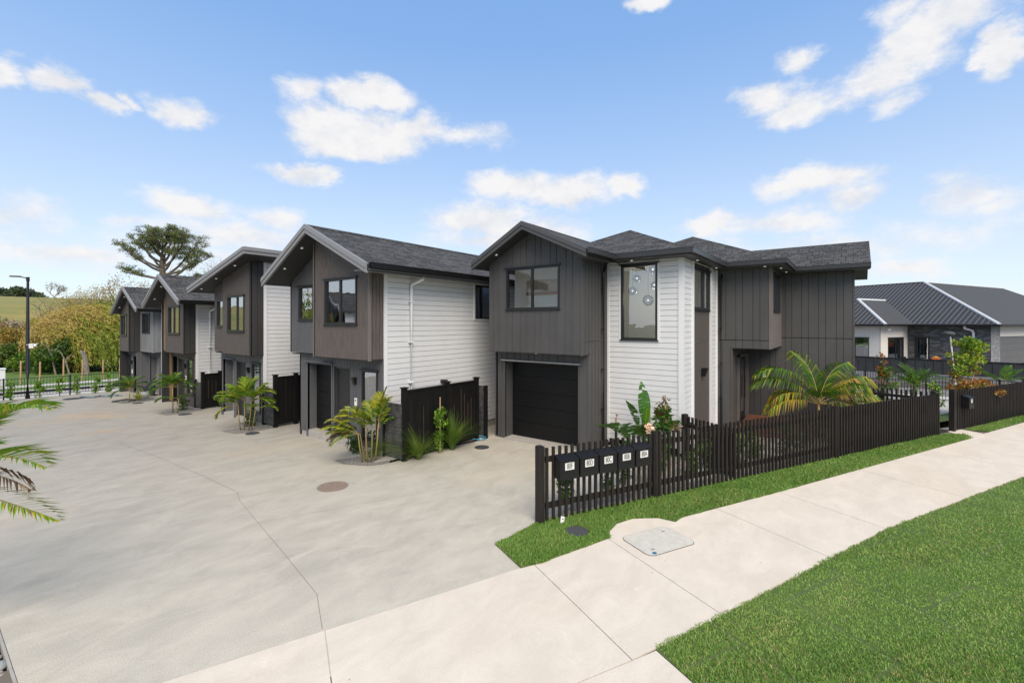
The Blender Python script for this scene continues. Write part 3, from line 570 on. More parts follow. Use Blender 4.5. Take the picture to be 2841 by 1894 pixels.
# ------------------------------------------------------------------ wall cladding
def rect_sub(r, holes):
    out = [r]
    for h in holes:
        nxt = []
        for (a, b, c, d) in out:
            ha, hb, hc, hd = h[:4]
            if hb <= a or ha >= b or hd <= c or hc >= d: nxt.append((a, b, c, d)); continue
            if ha > a: nxt.append((a, ha, c, d))
            if hb < b: nxt.append((hb, b, c, d))
            a2, b2 = max(a, ha), min(b, hb)
            if hc > c: nxt.append((a2, b2, c, hc))
            if hd < d: nxt.append((a2, b2, hd, d))
        out = nxt
    return [r_ for r_ in out if r_[1]-r_[0] > .004 and r_[3]-r_[2] > .004]
def lap_wall(mb, O, D, n, s0, s1, z0, z1, holes=(), row=.15, gap=.013, m=0, mg=1):
    for (a, b, c, d) in rect_sub((s0, s1, z0, z1), holes): mb.bar(O, D, n, a, b, -.06, -.012, c, d, mg)
    z = z0
    while z < z1 - .02:
        for (a, b, c, d) in rect_sub((s0, s1, z+gap, min(z+row, z1)), holes): mb.bar(O, D, n, a, b, -.012, .004, c, d, m)
        z += row
def vert_wall(mb, O, D, n, s0, s1, z0, top, holes=(), pat=(.3, .2), gap=.012, m=0, mg=1, depth=.02, brk=(), batten=0):
    tf = top if callable(top) else (lambda s: top)
    P = lambda s, c, z: (O[0]+D[0]*s+n[0]*c, O[1]+D[1]*s+n[1]*c, z)
    flip = D[0]*n[1]-D[1]*n[0] < 0
    def piece(a, b, c0, c1, za, ta, tb, mm):
        q = [(a, c0), (b, c0), (b, c1), (a, c1)]; tz = {a: ta, b: tb}
        if flip: q = q[::-1]
        mb.hexa([P(s, c, za) for s, c in q], [P(s, c, tz[s]) for s, c in q], mm)
    def strip(a, b, c0, c1, mm):
        ed = sorted({a, b} | {e for h in holes for e in h[:2] if a < e < b} | {e for e in brk if a < e < b})
        for u, v in zip(ed[:-1], ed[1:]):
            if v-u < .003: continue
            mid = (u+v)/2; hs = sorted([(h[2], h[3]) for h in holes if h[0] <= mid <= h[1]]); z = z0
            for (ha, hb) in hs:
                if ha > z+.003: piece(u, v, c0, c1, z, ha, ha, mm)
                z = max(z, hb)
            if min(tf(u), tf(v)) > z + .003: piece(u, v, c0, c1, z, tf(u), tf(v), mm)
    strip(s0, s1, -.06, -depth, mg)
    s = s0; k = 0
    while s < s1-.003:
        e = min(s+pat[k % len(pat)], s1); strip(s+(gap/2 if s > s0 else 0), e-(gap/2 if e < s1 else 0), -depth, 0, m)
        if batten and e < s1: strip(e-batten/2, e+batten/2, 0, .018, m)
        s = e; k += 1
def window(parent, O, D, n, s0, s1, z0, z1, split=(.5,), fm='alu', glassm='glass', fw=.05, curtain=0.0, flash=True, label=None, mid=None, room=True):
    f = MB(); fo, fi = .03, -.07
    f.bar(O, D, n, s0, s1, fi, fo, z0, z0+fw); f.bar(O, D, n, s0, s1, fi, fo, z1-fw, z1)
    f.bar(O, D, n, s0, s0+fw, fi, fo, z0+fw, z1-fw); f.bar(O, D, n, s1-fw, s1, fi, fo, z0+fw, z1-fw)
    xs = [s0+fw] + [s0+(s1-s0)*q for q in split] + [s1-fw]
    for q in xs[1:-1]: f.bar(O, D, n, q-fw*.6, q+fw*.6, fi+.01, fo-.012, z0+fw, z1-fw)
    if mid is not None: f.bar(O, D, n, s0+fw, s1-fw, fi+.01, fo-.008, mid-fw/2, mid+fw/2)
    if flash: f.bar(O, D, n, s0-.05, s1+.05, .0, .075, z1+.002, z1+.03)
    w = f.build('window', M[fm], parent)
    if label: w['label'] = label
    zs = [(z0+fw, z1-fw)] if mid is None else [(z0+fw, mid-fw/2), (mid+fw/2, z1-fw)]
    for a, b in zip(xs[:-1], xs[1:]):
        for (c, d) in zs:
            p = MB(); off = -.015 if a == xs[0] else -.035
            P = lambda s, z: (O[0]+D[0]*s+n[0]*off, O[1]+D[1]*s+n[1]*off, z)
            q = [P(a, c), P(b, c), P(b, d), P(a, d)]; q = q if D[1]*n[0]-D[0]*n[1] > 0 else q[::-1]; p.face(q); p.build('pane', M[glassm], w)
    if flash:
        t = MB(); t.bar(O, D, n, s0-.03, s1+.03, .0, .045, z0-.035, z0-.003); t.build('sill', M[fm], w)
    if curtain:
        for (a, b) in (((s0+fw), s0+fw+(s1-s0)*curtain), (s1-fw-(s1-s0)*curtain*.6, s1-fw)):
            k = 10; pts = [(a+(b-a)*i/k, -.14-(.03 if i % 2 else 0)) for i in range(k+1)]; cm = MB()
            for (u, cu), (v, cv) in zip(pts[:-1], pts[1:]):
                Q = lambda s, c, z: (O[0]+D[0]*s+n[0]*c, O[1]+D[1]*s+n[1]*c, z)
                cm.face([Q(u, cu, z0), Q(v, cv, z0), Q(v, cv, z1), Q(u, cu, z1)])
            cm.build('curtain', M['curtain'], w)
    return w
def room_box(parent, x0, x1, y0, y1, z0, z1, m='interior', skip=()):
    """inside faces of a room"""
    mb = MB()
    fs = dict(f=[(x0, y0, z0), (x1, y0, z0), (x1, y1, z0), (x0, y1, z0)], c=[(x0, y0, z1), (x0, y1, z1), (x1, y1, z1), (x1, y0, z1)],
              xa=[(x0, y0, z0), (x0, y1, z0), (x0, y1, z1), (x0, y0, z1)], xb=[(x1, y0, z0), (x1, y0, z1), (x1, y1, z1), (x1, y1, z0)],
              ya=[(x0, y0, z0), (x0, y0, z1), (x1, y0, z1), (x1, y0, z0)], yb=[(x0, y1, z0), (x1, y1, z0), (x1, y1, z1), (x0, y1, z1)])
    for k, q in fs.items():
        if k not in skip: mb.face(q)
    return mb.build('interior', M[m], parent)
XD = (0, 1); XN = (-1, 0)    # wall facing -X, running along Y :  O=(X,0), s = y
def garage_door(parent, X, y0, y1, z0, z1, m, rows=5):
    mb = MB(); mb.box(X+.03, X+.06, y0, y1, z0, z1, 1); h = (z1-z0)/rows
    for k in range(rows): mb.box(X, X+.03, y0, y1, z0+k*h+.006, z0+(k+1)*h-.006, 0)
    return mb.build('garage_door', [M[m], M['groove']], parent)
def slope_slab(mb, xf, xb, ya, za, yb, zb, t, m=0, mbot=1):
    """roof plane between eave line (ya,za) and ridge line (yb,zb), running x from xf to xb"""
    i = len(mb.v)
    q = [(xf, ya, za), (xb, ya, za), (xb, yb, zb), (xf, yb, zb)]
    if ya > yb: q = [q[1], q[0], q[3], q[2]]
    mb.v += q + [(p[0], p[1], p[2]-t) for p in q]
    mb.f += [(i, i+1, i+2, i+3), (i+7, i+6, i+5, i+4), (i, i+4, i+5, i+1), (i+1, i+5, i+6, i+2), (i+2, i+6, i+7, i+3), (i+3, i+7, i+4, i)]
    mb.m += [m, mbot, mbot, mbot, mbot, mbot]
def barge(mb, x, ya, za, yb, zb, h, t=.05, m=0):
    for k, (dz0, dz1, dx) in enumerate(((.03, -h*.45, .035), (-h*.45, -h, 0.012))):
        A = [(x-dx, ya, za+dz1), (x+t, ya, za+dz1), (x+t, yb, zb+dz1), (x-dx, yb, zb+dz1)]; B = [(p[0], p[1], p[2]+(dz0-dz1)) for p in A]
        if ya > yb: A = [A[3], A[2], A[1], A[0]]; B = [B[3], B[2], B[1], B[0]]
        mb.hexa(A, B, m)
def gutter_box(parent, x0, x1, y0, y1, z, m='gutter', h=.13):
    mb = MB(); mb.box(x0, x1, y0, y1, z-h, z); mb.box(x0-.005 if x1-x0 < .5 else x0, x1+.005 if x1-x0 < .5 else x1, y0-.008 if y1-y0 < .5 else y0, y1+.008 if y1-y0 < .5 else y1, z-.012, z+.006); return mb.build('gutter', M[m], parent)
def downpipe(parent, x, y, ztop, zbot, m, r=.04, out=(0, -1), kick=.12):
    mb = MB(); kx, ky = out[0]*kick, out[1]*kick
    mb.tube([(x+kx+.14*abs(out[1]), y+ky+.14*out[0], ztop), (x+kx+.14*abs(out[1]), y+ky+.14*out[0], ztop-.14), (x+.02, y+.0, ztop-.30), (x, y, ztop-.42), (x, y, zbot)], r, seg=10)
    z = ztop-.8
    while z > zbot+.2: mb.box(x-r*1.7, x+r*1.2, y-r*1.1, y+r*1.1, z, z+.03); z -= 1.15
    return mb.build('downpipe', M[m], parent, smooth=False)
def downlight(parent, p, m='lamp_dim'):
    mb = MB(); mb.disc((p[0], p[1]), .045, p[2]-.012, p[2]+.03, 0, 14); o = mb.build('downlight', M['white_pvc'], parent)
    mb = MB(); mb.disc((p[0], p[1]), .03, p[2]-.016, p[2]-.012, 0, 14); mb.build('lamp', M[m], o); return o
def wall_light(parent, x, y, z):
    mb = MB(); mb.hexa([(x-.07, y-.05, z-.2), (x, y-.05, z-.2), (x, y+.05, z-.2), (x-.07, y+.05, z-.2)], [(x-.13, y-.055, z), (x, y-.055, z), (x, y+.055, z), (x-.13, y+.055, z)]); return mb.build('wall_light', M['black_metal'], parent)
def intercom(parent, x, y, z):
    mb = MB(); mb.box(x-.03, x, y-.045, y+.045, z-.11, z+.11); o = mb.build('doorbell_panel', M['white_pvc'], parent)
    mb = MB(); mb.box(x-.034, x-.03, y-.022, y+.022, z+.02, z+.07); mb.build('button', M['ink'], o); return o
def handle(parent, x, y, z):
    mb = MB(); mb.tube([(x, y, z), (x-.05, y, z)], .01); mb.tube([(x-.05, y, z-.15), (x-.05, y, z+.15)], .011); return mb.build('handle', M['steel'], parent)

# ------------------------------------------------------------------ townhouses
def gable_x(parent, xf, xb, yr, zr, e1, e2, t=.17, fascia='fascia', bh=.22):
    rf = MB(); slope_slab(rf, xf, xb, e1[0], e1[1], yr, zr, t); slope_slab(rf, xf, xb, e2[0], e2[1], yr, zr, t)
    a = (zr-e1[1])/abs(yr-e1[0])*.16; rf.hexa([(xf, yr-.16, zr-a+.0), (xb, yr-.16, zr-a), (xb, yr, zr), (xf, yr, zr)], [(xf, yr-.16, zr-a+.03), (xb, yr-.16, zr-a+.03), (xb, yr, zr+.03), (xf, yr, zr+.03)])
    rf.hexa([(xf, yr, zr), (xb, yr, zr), (xb, yr+.16, zr-a), (xf, yr+.16, zr-a)], [(xf, yr, zr+.03), (xb, yr, zr+.03), (xb, yr+.16, zr-a+.03), (xf, yr+.16, zr-a+.03)])
    r = rf.build('roof', [M['shingle'], M['soffit']], parent)
    for e in (e1, e2):
        b = MB(); barge(b, xf-.03, e[0], e[1], yr, zr, bh); b.build('barge_board', M[fascia], r)
    def top(s):
        e = e1 if (s < yr) == (e1[0] < yr) else e2
        return zr - abs(s-yr)*(zr-e[1])/abs(yr-e[0]) - t - .003
    return r, top
def soffit_plate(parent, poly, z, m='soffit', t=.03):
    mb = MB(); mb.prism(poly, z, z+t); return mb.build('soffit', M[m], parent)
def lap_side(parent, Y, x0, x1, z0, z1, holes=(), name='wall'):
    mb = MB(); lap_wall(mb, (0, Y), (1, 0), (0, -1), x0+.11, x1, z0, z1, holes); w = mb.build(name, [M['white_board'], M['groove_white_shade']], parent)
    mb = MB(); mb.box(x0, x0+.11, Y-.022, Y+.05, z0, z1); mb.build('corner_board', M['white_trim'], w)
    return w
def vw(parent, O, D, n, s0, s1, z0, top, m, holes=(), pat=(.3, .2), gap=.012, brk=(), batten=0, name='wall', mg='groove'):
    mb = MB(); vert_wall(mb, O, D, n, s0, s1, z0, top, holes, pat, gap, brk=brk, batten=batten); return mb.build(name, [M[m], M[mg]], parent)
def door(parent, X, y0, y1, z0, z1, m, light=False):
    mb = MB(); mb.box(X+.03, X+.08, y0+.05, y1-.05, z0, z1-.05); 
    k = y0+.05
    while k < y1-.06: mb.box(X+.02, X+.03, k+.004, min(k+.09, y1-.05)-.004, z0+.02, z1-.06); k += .09
    d = mb.build('door', M[m], parent)
    mb = MB(); mb.box(X-.03, X+.08, y0, y0+.05, z0, z1); mb.box(X-.03, X+.08, y1-.05, y1, z0, z1); mb.box(X-.03, X+.08, y0+.05, y1-.05, z1-.05, z1); mb.box(X-.07, X, y0-.04, y1+.04, z1+.003, z1+.03); mb.build('frame', M['alu_grey'], d)
    handle(d, X+.02, y0+.14, z0+1.0); return d
def base_strip(parent, x0, x1, y0, y1, z0, z1):
    mb = MB(); mb.box(x0, x1, y0, y1, z0, z1); return mb.build('footing', M['concrete_plain'], parent)
XO = lambda X: (X, 0)
SD = ((1, 0), (0, -1))

# --- B
B = thing('townhouse', 'nearest townhouse, with weathered grey timber box above garage and white weatherboard side wall', 'house', (7.85, 10.2, 0), 'townhouses along the driveway')
rB, topB = gable_x(B, 6.9, 20, 12.41, 6.37, (9.59, 5.06), (14.99, 4.98))
vw(B, XO(7.85), XD, XN, 10.2, 14.5, .15, 2.62, 'grey_panel', [(12.66, 14.01, -1, 2.33), (11.72, 12.54, -1, 2.30), (10.43, 11.14, .38, 2.28)], (.15,), .008, name='front_wall')
vw(B, XO(7.4), XD, XN, 10.2, 12.87, 2.62, topB, 'wood_grey', [(10.73, 12.29, 3.57, 4.85)], (.088,), .007, brk=(12.41,), name='timber_cladding')
vw(B, (0, 10.2), *SD, 7.4, 7.85, 2.62, 5.10, 'wood_grey', pat=(.11,), gap=.012, name='timber_cladding')
vw(B, (0, 12.87), (1, 0), (0, 1), 7.4, 7.7, 2.62, 6.0, 'wood_grey', pat=(.11,), name='timber_cladding')
mb = MB(); mb.box(7.385, 7.45, 10.17, 10.24, 2.60, 5.0); mb.build('corner_trim', M['wood_taupe'], B); mb = MB(); mb.box(7.385, 7.42, 12.85, 12.90, 2.60, 6.0); mb.build('corner_trim', M['wood_taupe'], B)
vw(B, XO(7.7), XD, XN, 12.90, 14.81, 2.66, topB, 'grey_panel', [(12.98, 14.29, 3.7, 4.76)], (.15,), .008, name='upper_wall')
lap_side(B, 10.2, 7.87, 20, .22, 5.12, [(11.58, 13.3, 3.74, 4.89)])
vw(B, (0, 14.5), (1, 0), (0, 1), 7.85, 20, 0, 2.7, 'grey_panel'); vw(B, (0, 14.81), (1, 0), (0, 1), 7.7, 20, 2.66, 4.95, 'grey_panel')
soffit_plate(B, [(7.43, 10.2), (7.9, 10.2), (7.9, 14.75), (7.72, 14.75), (7.72, 12.87), (7.43, 12.87)], 2.60)
window(B, XO(7.4), XD, XN, 10.73, 12.29, 3.57, 4.85, curtain=.14)
window(B, XO(7.7), XD, XN, 12.98, 14.29, 3.70, 4.76, split=(.35,), curtain=.25)
window(B, XO(7.85), XD, XN, 10.43, 11.14, .38, 2.28, split=(), mid=1.22, curtain=.3)
wB = window(B, (0, 10.2), *SD, 11.58, 13.3, 3.74, 4.89, glassm='glass_blue', split=(.6,), flash=False)
mb = MB(); mb.box(11.62, 13.28, 10.32, 10.33, 3.76, 4.87); mb.build('reflection_panel', M['reflection_panel'], wB)  # panel added behind the glass, its colour carries the pane's blue reflection
mb = MB(); mb.bar((0, 10.2), *SD, 11.52, 13.36, .0, .035, 4.89, 4.95); mb.bar((0, 10.2), *SD, 11.52, 11.58, 0, .035, 3.70, 4.89); mb.bar((0, 10.2), *SD, 11.58, 13.36, 0, .035, 3.69, 3.74); mb.build('window_trim', M['white_trim'], B)
garage_door(B, 8.15, 12.66, 14.01, .05, 2.33, 'door_black')
mb = MB(); mb.box(7.83, 8.15, 14.01, 14.06, 0, 2.38); mb.box(7.83, 8.15, 12.61, 12.66, 0, 2.38); mb.box(7.83, 8.15, 12.66, 14.01, 2.33, 2.38); mb.box(7.76, 7.85, 12.55, 14.1, 2.385, 2.41); mb.build('door_surround', M['mid_panel'], B)
door(B, 7.93, 11.72, 12.54, .05, 2.30, 'door_dark')
mb = MB(); mb.box(7.84, 7.86, 11.1, 12.9, -.01, .06); mb.build('step', M['concrete_plain'], B)
wall_light(B, 7.85, 11.45, 2.05); intercom(B, 7.85, 11.42, 1.35)
base_strip(B, 7.87, 20, 10.22, 14.4, -.1, .2)
gutter_box(B, 6.95, 20, 9.48, 9.58, 5.10); downpipe(B, 8.78, 10.13, 5.0, .1, 'white_pvc', .045, kick=.35)
mb = MB(); mb.box(6.95, 20, 9.58, 10.2, 4.93, 4.95); mb.build('soffit', M['fascia'], B)
mb = MB(); mb.box(9.98, 10.16, 10.05, 10.2, 1.78, 1.86); mb.build('vent_cowl', M['black_metal'], B)
for y, x in ((13.1, 7.15), (14.1, 7.15)): downlight(B, (x, y, topB(y)+.0))
mb = MB(); mb.box(19.9, 20, 10.2, 14.8, 0, 5.1); mb.build('rear_wall', M['grey_panel'], B)
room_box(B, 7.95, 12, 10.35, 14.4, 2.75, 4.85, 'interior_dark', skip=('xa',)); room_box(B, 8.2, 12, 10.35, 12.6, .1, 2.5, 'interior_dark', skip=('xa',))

# --- C
Cc = thing('townhouse', 'townhouse with single steep mono-pitch roof and brown boarded upper floor, second in the row', 'house', (7.85, 17, 0), 'townhouses along the driveway')
rf = MB(); slope_slab(rf, 6.9, 20, 21.2, 4.98, 16.27, 6.12, .16); rC = rf.build('roof', [M['shingle'], M['soffit']], Cc)
b = MB(); barge(b, 6.87, 21.2, 4.98, 16.27, 6.12, .2); b.build('barge_board', M['fascia'], rC)
b = MB(); b.box(6.88, 20, 16.22, 16.27, 5.92, 6.03); b.box(6.86, 20, 16.19, 16.27, 6.03, 6.15); b.build('barge_board', M['fascia'], rC)
def topC(s): return 6.12-(s-16.27)*.2313-.165
vw(Cc, XO(7.4), XD, XN, 17.01, 19.29, 2.46, topC, 'wood_brown', [(17.44, 18.84, 3.30, 4.6)], (.15,), .008, name='timber_cladding')
vw(Cc, XO(7.52), XD, XN, 19.29, 20.35, 2.50, topC, 'wood_brown', [(19.36, 20.1, 3.47, 4.5)], (.15,), .008, name='timber_cladding')
vw(Cc, (0, 17.01), *SD, 7.4, 7.85, 2.46, 5.85, 'dark_panel', pat=(.25,), name='side_panel')
vw(Cc, XO(7.85), XD, XN, 17.05, 20.57, .0, 2.5, 'mid_panel', [(19.36, 20.38, -1, 2.18), (18.39, 19.2, -1, 2.14), (17.2, 17.87, .35, 2.14)], (.15,), .008, name='front_wall')
lap_side(Cc, 17.03, 7.87, 20, .05, 5.92)
vw(Cc, (0, 20.57), (1, 0), (0, 1), 7.85, 20, -.1, 4.95, 'grey_panel')
soffit_plate(Cc, [(7.42, 17.02), (7.9, 17.02), (7.9, 20.3), (7.54, 20.3), (7.54, 19.29), (7.42, 19.29)], 2.44)
window(Cc, XO(7.4), XD, XN, 17.44, 18.84, 3.30, 4.6, split=(.42,)); window(Cc, XO(7.52), XD, XN, 19.36, 20.1, 3.47, 4.5, split=(.15,))
window(Cc, XO(7.85), XD, XN, 17.2, 17.87, .35, 2.14, split=(), mid=1.0, curtain=.35)
garage_door(Cc, 8.2, 19.36, 20.38, -.05, 2.18, 'door_grey')
mb = MB(); mb.box(7.83, 8.2, 20.38, 20.44, -.1, 2.22); mb.box(7.83, 8.2, 19.31, 19.36, -.1, 2.22); mb.box(7.76, 8.2, 19.3, 20.44, 2.185, 2.22); mb.build('door_surround', M['mid_panel'], Cc)
door(Cc, 7.93, 18.39, 19.2, -.03, 2.14, 'door_dark'); wall_light(Cc, 7.85, 18.1, 1.95)
mb = MB(); mb.box(10.0, 10.25, 16.88, 17.03, 1.70, 1.79); mb.build('vent_cowl', M['black_metal'], Cc)
for y in (17.6, 19.2, 20.6): downlight(Cc, (7.15, y, topC(y)+.0))
mb = MB(); mb.box(19.9, 20, 17.1, 20.6, 0, 4.9); mb.build('rear_wall', M['grey_panel'], Cc)
room_box(Cc, 7.95, 12, 17.2, 20.4, 2.7, 4.85, 'interior_dark', skip=('xa',)); base_strip(Cc, 7.87, 20, 17.06, 20.5, -.2, .03)

# --- D
Dd = thing('townhouse', 'townhouse with narrow brown gable box and tan timber strip, third in the row', 'house', (7.85, 23.3, 0), 'townhouses along the driveway')
rD, topD = gable_x(Dd, 6.9, 20, 24.63, 5.74, (22.28, 4.54), (26.82, 4.46), .15, bh=.18)
vw(Dd, XO(7.4), XD, XN, 23.29, 25.55, 2.28, topD, 'wood_brown', [(23.73, 25.12, 3.12, 4.34)], (.15,), .008, brk=(24.63,), name='timber_cladding')
vw(Dd, (0, 23.29), *SD, 7.4, 7.85, 2.27, 4.5, 'dark_panel', pat=(.25,), name='side_panel')
vw(Dd, XO(7.5), XD, XN, 25.55, 26.1, 2.33, topD, 'timber_tan', pat=(.3,), name='timber_strip', mg='timber_tan')
vw(Dd, XO(7.85), XD, XN, 23.33, 26.4, -.1, 2.30, 'wood_brown', [(25.50, 26.16, -1, 2.03), (24.58, 25.38, -1, 1.97), (23.51, 24.2, .4, 1.97)], (.15,), .008, name='front_wall')
mb = MB(); mb.box(7.80, 7.87, 26.18, 26.40, -.1, 2.3); mb.build('corner_trim', M['timber_tan'], Dd)
lap_side(Dd, 23.33, 7.87, 20, -.1, 4.5)
vw(Dd, (0, 26.4), (1, 0), (0, 1), 7.5, 20, -.2, 4.5, 'white_board')
soffit_plate(Dd, [(7.42, 23.3), (7.9, 23.3), (7.9, 26.1), (7.52, 26.1), (7.52, 25.55), (7.42, 25.55)], 2.26)
window(Dd, XO(7.4), XD, XN, 23.73, 25.12, 3.12, 4.34); window(Dd, XO(7.85), XD, XN, 23.51, 24.2, .4, 1.97, split=(), mid=1.0, curtain=.35)
garage_door(Dd, 8.1, 25.50, 26.16, -.1, 2.03, 'door_black'); door(Dd, 7.93, 24.58, 25.38, -.08, 1.97, 'door_dark'); wall_light(Dd, 7.85, 24.4, 1.75); intercom(Dd, 7.85, 24.37, 1.1)
gutter_box(Dd, 6.95, 20, 22.19, 22.28, 4.56, h=.12); downpipe(Dd, 8.42, 23.27, 4.45, 0, 'white_pvc', .045, kick=.4)
for y in (25.2, 26.1): downlight(Dd, (7.15, y, topD(y)))
mb = MB(); mb.box(19.9, 20, 23.4, 26.3, -.2, 4.5); mb.build('rear_wall', M['grey_panel'], Dd)
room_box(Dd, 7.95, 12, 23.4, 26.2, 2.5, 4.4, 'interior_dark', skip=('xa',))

# --- E
Ee = thing('townhouse', 'furthest townhouse in the row, pale grey panel beside its dark gabled box, front door open', 'house', (7.75, 31, -.2), 'townhouses along the driveway')
rE, topE = gable_x(Ee, 7.05, 18, 30.72, 5.49, (28.46, 4.31), (32.8, 4.24), .14, bh=.15)
vw(Ee, XO(7.4), XD, XN, 31.17, 32.75, 2.08, topE, 'wood_brown', [(31.5, 32.5, 2.94, 4.06)], (.15,), .008, name='timber_cladding')
vw(Ee, (0, 31.17), *SD, 7.4, 7.9, 2.07, 5.05, 'dark_panel', pat=(.25,), name='side_panel')
vw(Ee, XO(7.9), XD, XN, 29.1, 31.17, 2.07, topE, 'light_panel', [(29.6, 30.8, 3.1, 4.1)], (.15,), .008, brk=(30.72,), name='upper_wall')
vw(Ee, (0, 29.1), *SD, 7.9, 8.25, 2.07, 4.4, 'light_panel', pat=(.25,), name='side_panel')
vw(Ee, XO(7.75), XD, XN, 31.2, 32.9, -.3, 2.1, 'mid_panel', [(32.25, 32.78, .2, 1.8), (31.28, 31.82, -1, 1.8)], (.15,), .008, name='front_wall')
vw(Ee, (0, 31.2), *SD, 7.75, 8.25, -.3, 2.1, 'mid_panel', pat=(.25,), name='side_panel')
vw(Ee, XO(8.25), XD, XN, 29.1, 31.2, -.3, 2.1, 'mid_panel', [(29.35, 30.9, -1, 1.82)], (.15,), .008, name='front_wall')
lap_side(Ee, 29.12, 8.26, 18, -.3, 4.35); vw(Ee, (0, 32.85), (1, 0), (0, 1), 7.4, 18, -.3, 4.35, 'light_panel')
soffit_plate(Ee, [(7.42, 31.18), (7.8, 31.18), (7.8, 32.7), (7.42, 32.7)], 2.05); soffit_plate(Ee, [(7.92, 29.1), (8.3, 29.1), (8.3, 31.15), (7.92, 31.15)], 2.05)
window(Ee, XO(7.4), XD, XN, 31.5, 32.5, 2.94, 4.06); window(Ee, XO(7.9), XD, XN, 29.6, 30.8, 3.1, 4.1, glassm='glass'); window(Ee, XO(7.75), XD, XN, 32.25, 32.78, .2, 1.8, split=(), mid=.8)
garage_door(Ee, 8.55, 29.35, 30.9, -.25, 1.82, 'door_grey'); mb = MB(); mb.box(8.23, 8.55, 30.9, 30.95, -.3, 1.86); mb.box(8.23, 8.55, 29.3, 29.35, -.3, 1.86); mb.box(8.18, 8.55, 29.3, 30.95, 1.825, 1.86); mb.build('door_surround', M['mid_panel'], Ee)
mb = MB(); mb.box(7.80, 8.25, 31.30, 31.34, -.2, 1.75); mb.build('door', M['white_trim'], Ee); mb = MB(); mb.box(8.3, 8.35, 31.28, 31.82, -.2, 1.8); mb.build('hallway', M['interior_dark'], Ee)
wall_light(Ee, 7.75, 31.98, 1.55); intercom(Ee, 7.75, 31.95, .95)
gutter_box(Ee, 7.1, 18, 28.37, 28.46, 4.33, h=.11)
for y in (31.3, 32.2): downlight(Ee, (7.25, y, topE(y)))
mb = MB(); mb.box(17.9, 18, 29.2, 32.8, -.3, 4.4); mb.build('rear_wall', M['grey_panel'], Ee)
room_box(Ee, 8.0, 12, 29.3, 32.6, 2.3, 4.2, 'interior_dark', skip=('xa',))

# --- A (corner house)
A = thing('corner_house', 'dark two storey corner house with white weatherboard bay and wide black garage door', 'house', (11.4, 5.85, 0))
rf = MB(); 
def hip(mb, x0, x1, y0, y1, ze, tn, m=0):
    if x1-x0 >= y1-y0:
        w = (y1-y0)/2; r0, r1, yr, zr = x0+w, x1-w, (y0+y1)/2, ze+w*tn
        mb.face([(x0, y0, ze), (x1, y0, ze), (r1, yr, zr), (r0, yr, zr)], m); mb.face([(x1, y1, ze), (x0, y1, ze), (r0, yr, zr), (r1, yr, zr)], m)
        mb.face([(x0, y1, ze), (x0, y0, ze), (r0, yr, zr)], m); mb.face([(x1, y0, ze), (x1, y1, ze), (r1, yr, zr)], m)
        for a, b in (((x0, y0, ze), (r0, yr, zr)), ((x0, y1, ze), (r0, yr, zr)), ((x1, y0, ze), (r1, yr, zr)), ((r0, yr, zr), (r1, yr, zr))):
            a, b = Vector(a), Vector(b); d = (b-a).normalized(); k = Vector((-d.y, d.x, 0)).normalized()*.09; u = Vector((0, 0, .035)); dn = Vector((0, 0, -.03))
            mb.face([a-k+dn, b-k+dn, b+u, a+u], m); mb.face([a+u, b+u, b+k+dn, a+k+dn], m)
    mb.face([(x0, y0, ze-.02), (x0, y1, ze-.02), (x1, y1, ze-.02), (x1, y0, ze-.02)], 1)
hip(rf, 12.1, 20, 3.35, 8.75, 5.50, .45); hip(rf, 15.85, 26.2, 1.7, 8.8, 5.5, .45)
# far gable, ridge along y
def slab_y(mb, y0, y1, xa, za, xb, zb, t):
    q = [(xa, y1, za), (xa, y0, za), (xb, y0, zb), (xb, y1, zb)]
    if xa > xb: q = [q[1], q[0], q[3], q[2]]
    i = len(mb.v); mb.v += q + [(p[0], p[1], p[2]-t) for p in q]
    mb.f += [(i, i+1, i+2, i+3), (i+7, i+6, i+5, i+4), (i, i+4, i+5, i+1), (i+1, i+5, i+6, i+2), (i+2, i+6, i+7, i+3), (i+3, i+7, i+4, i)]; mb.m += [0, 2, 2, 2, 2, 2]
slab_y(rf, -.46, 5, 18.55, 5.50, 20.9, 6.56, .15); slab_y(rf, -.46, 5, 23.25, 5.50, 20.9, 6.56, .15)
rA = rf.build('roof', [M['shingle'], M['soffit'], M['fascia_dark']], A)
_, topA = gable_x(rA, 10.5, 14.6, 7.46, 6.44, (5.46, 5.50), (9.34, 5.43), .17, 'fascia_dark', .2)
vw(A, XO(11.4), XD, XN, 5.85, 9.16, .02, 2.74, 'char_panel', [(6.18, 8.77, -1, 2.40)], (.31, .20), .006, batten=.035, name='front_wall')
vw(A, XO(11.0), XD, XN, 5.85, 9.08, 2.74, topA, 'char_panel', [(6.55, 8.40, 4.01, 5.23)], (.31, .20), .006, brk=(7.46,), batten=.035, name='upper_wall')
vw(A, (0, 5.85), *SD, 11.0, 12.62, 3.10, 5.42, 'char_panel', pat=(.2,), gap=.006, batten=.035, name='side_wall')
vw(A, (0, 5.85), *SD, 11.0, 12.62, 2.74, 3.09, 'char_panel', pat=(.2,), gap=.006, batten=.035, name='side_wall')
vw(A, (0, 5.85), *SD, 11.4, 12.62, .02, 2.735, 'char_panel', pat=(.2,), gap=.006, batten=.035, name='side_wall')
soffit_plate(A, [(11.02, 5.86), (11.45, 5.86), (11.45, 9.07), (11.02, 9.07)], 2.72, 'char_panel')
window(A, XO(11.0), XD, XN, 6.55, 8.40, 4.01, 5.23, glassm='glass_open', split=(.5,))
garage_door(A, 11.8, 6.18, 8.9, .03, 2.42, 'door_black')
mb = MB(); mb.box(11.42, 11.8, 6.10, 6.18, 0, 2.47); mb.box(11.42, 11.8, 8.77, 8.85, 0, 2.47); mb.box(11.42, 11.8, 6.18, 8.77, 2.41, 2.47); mb.build('door_surround', M['char_panel'], A)
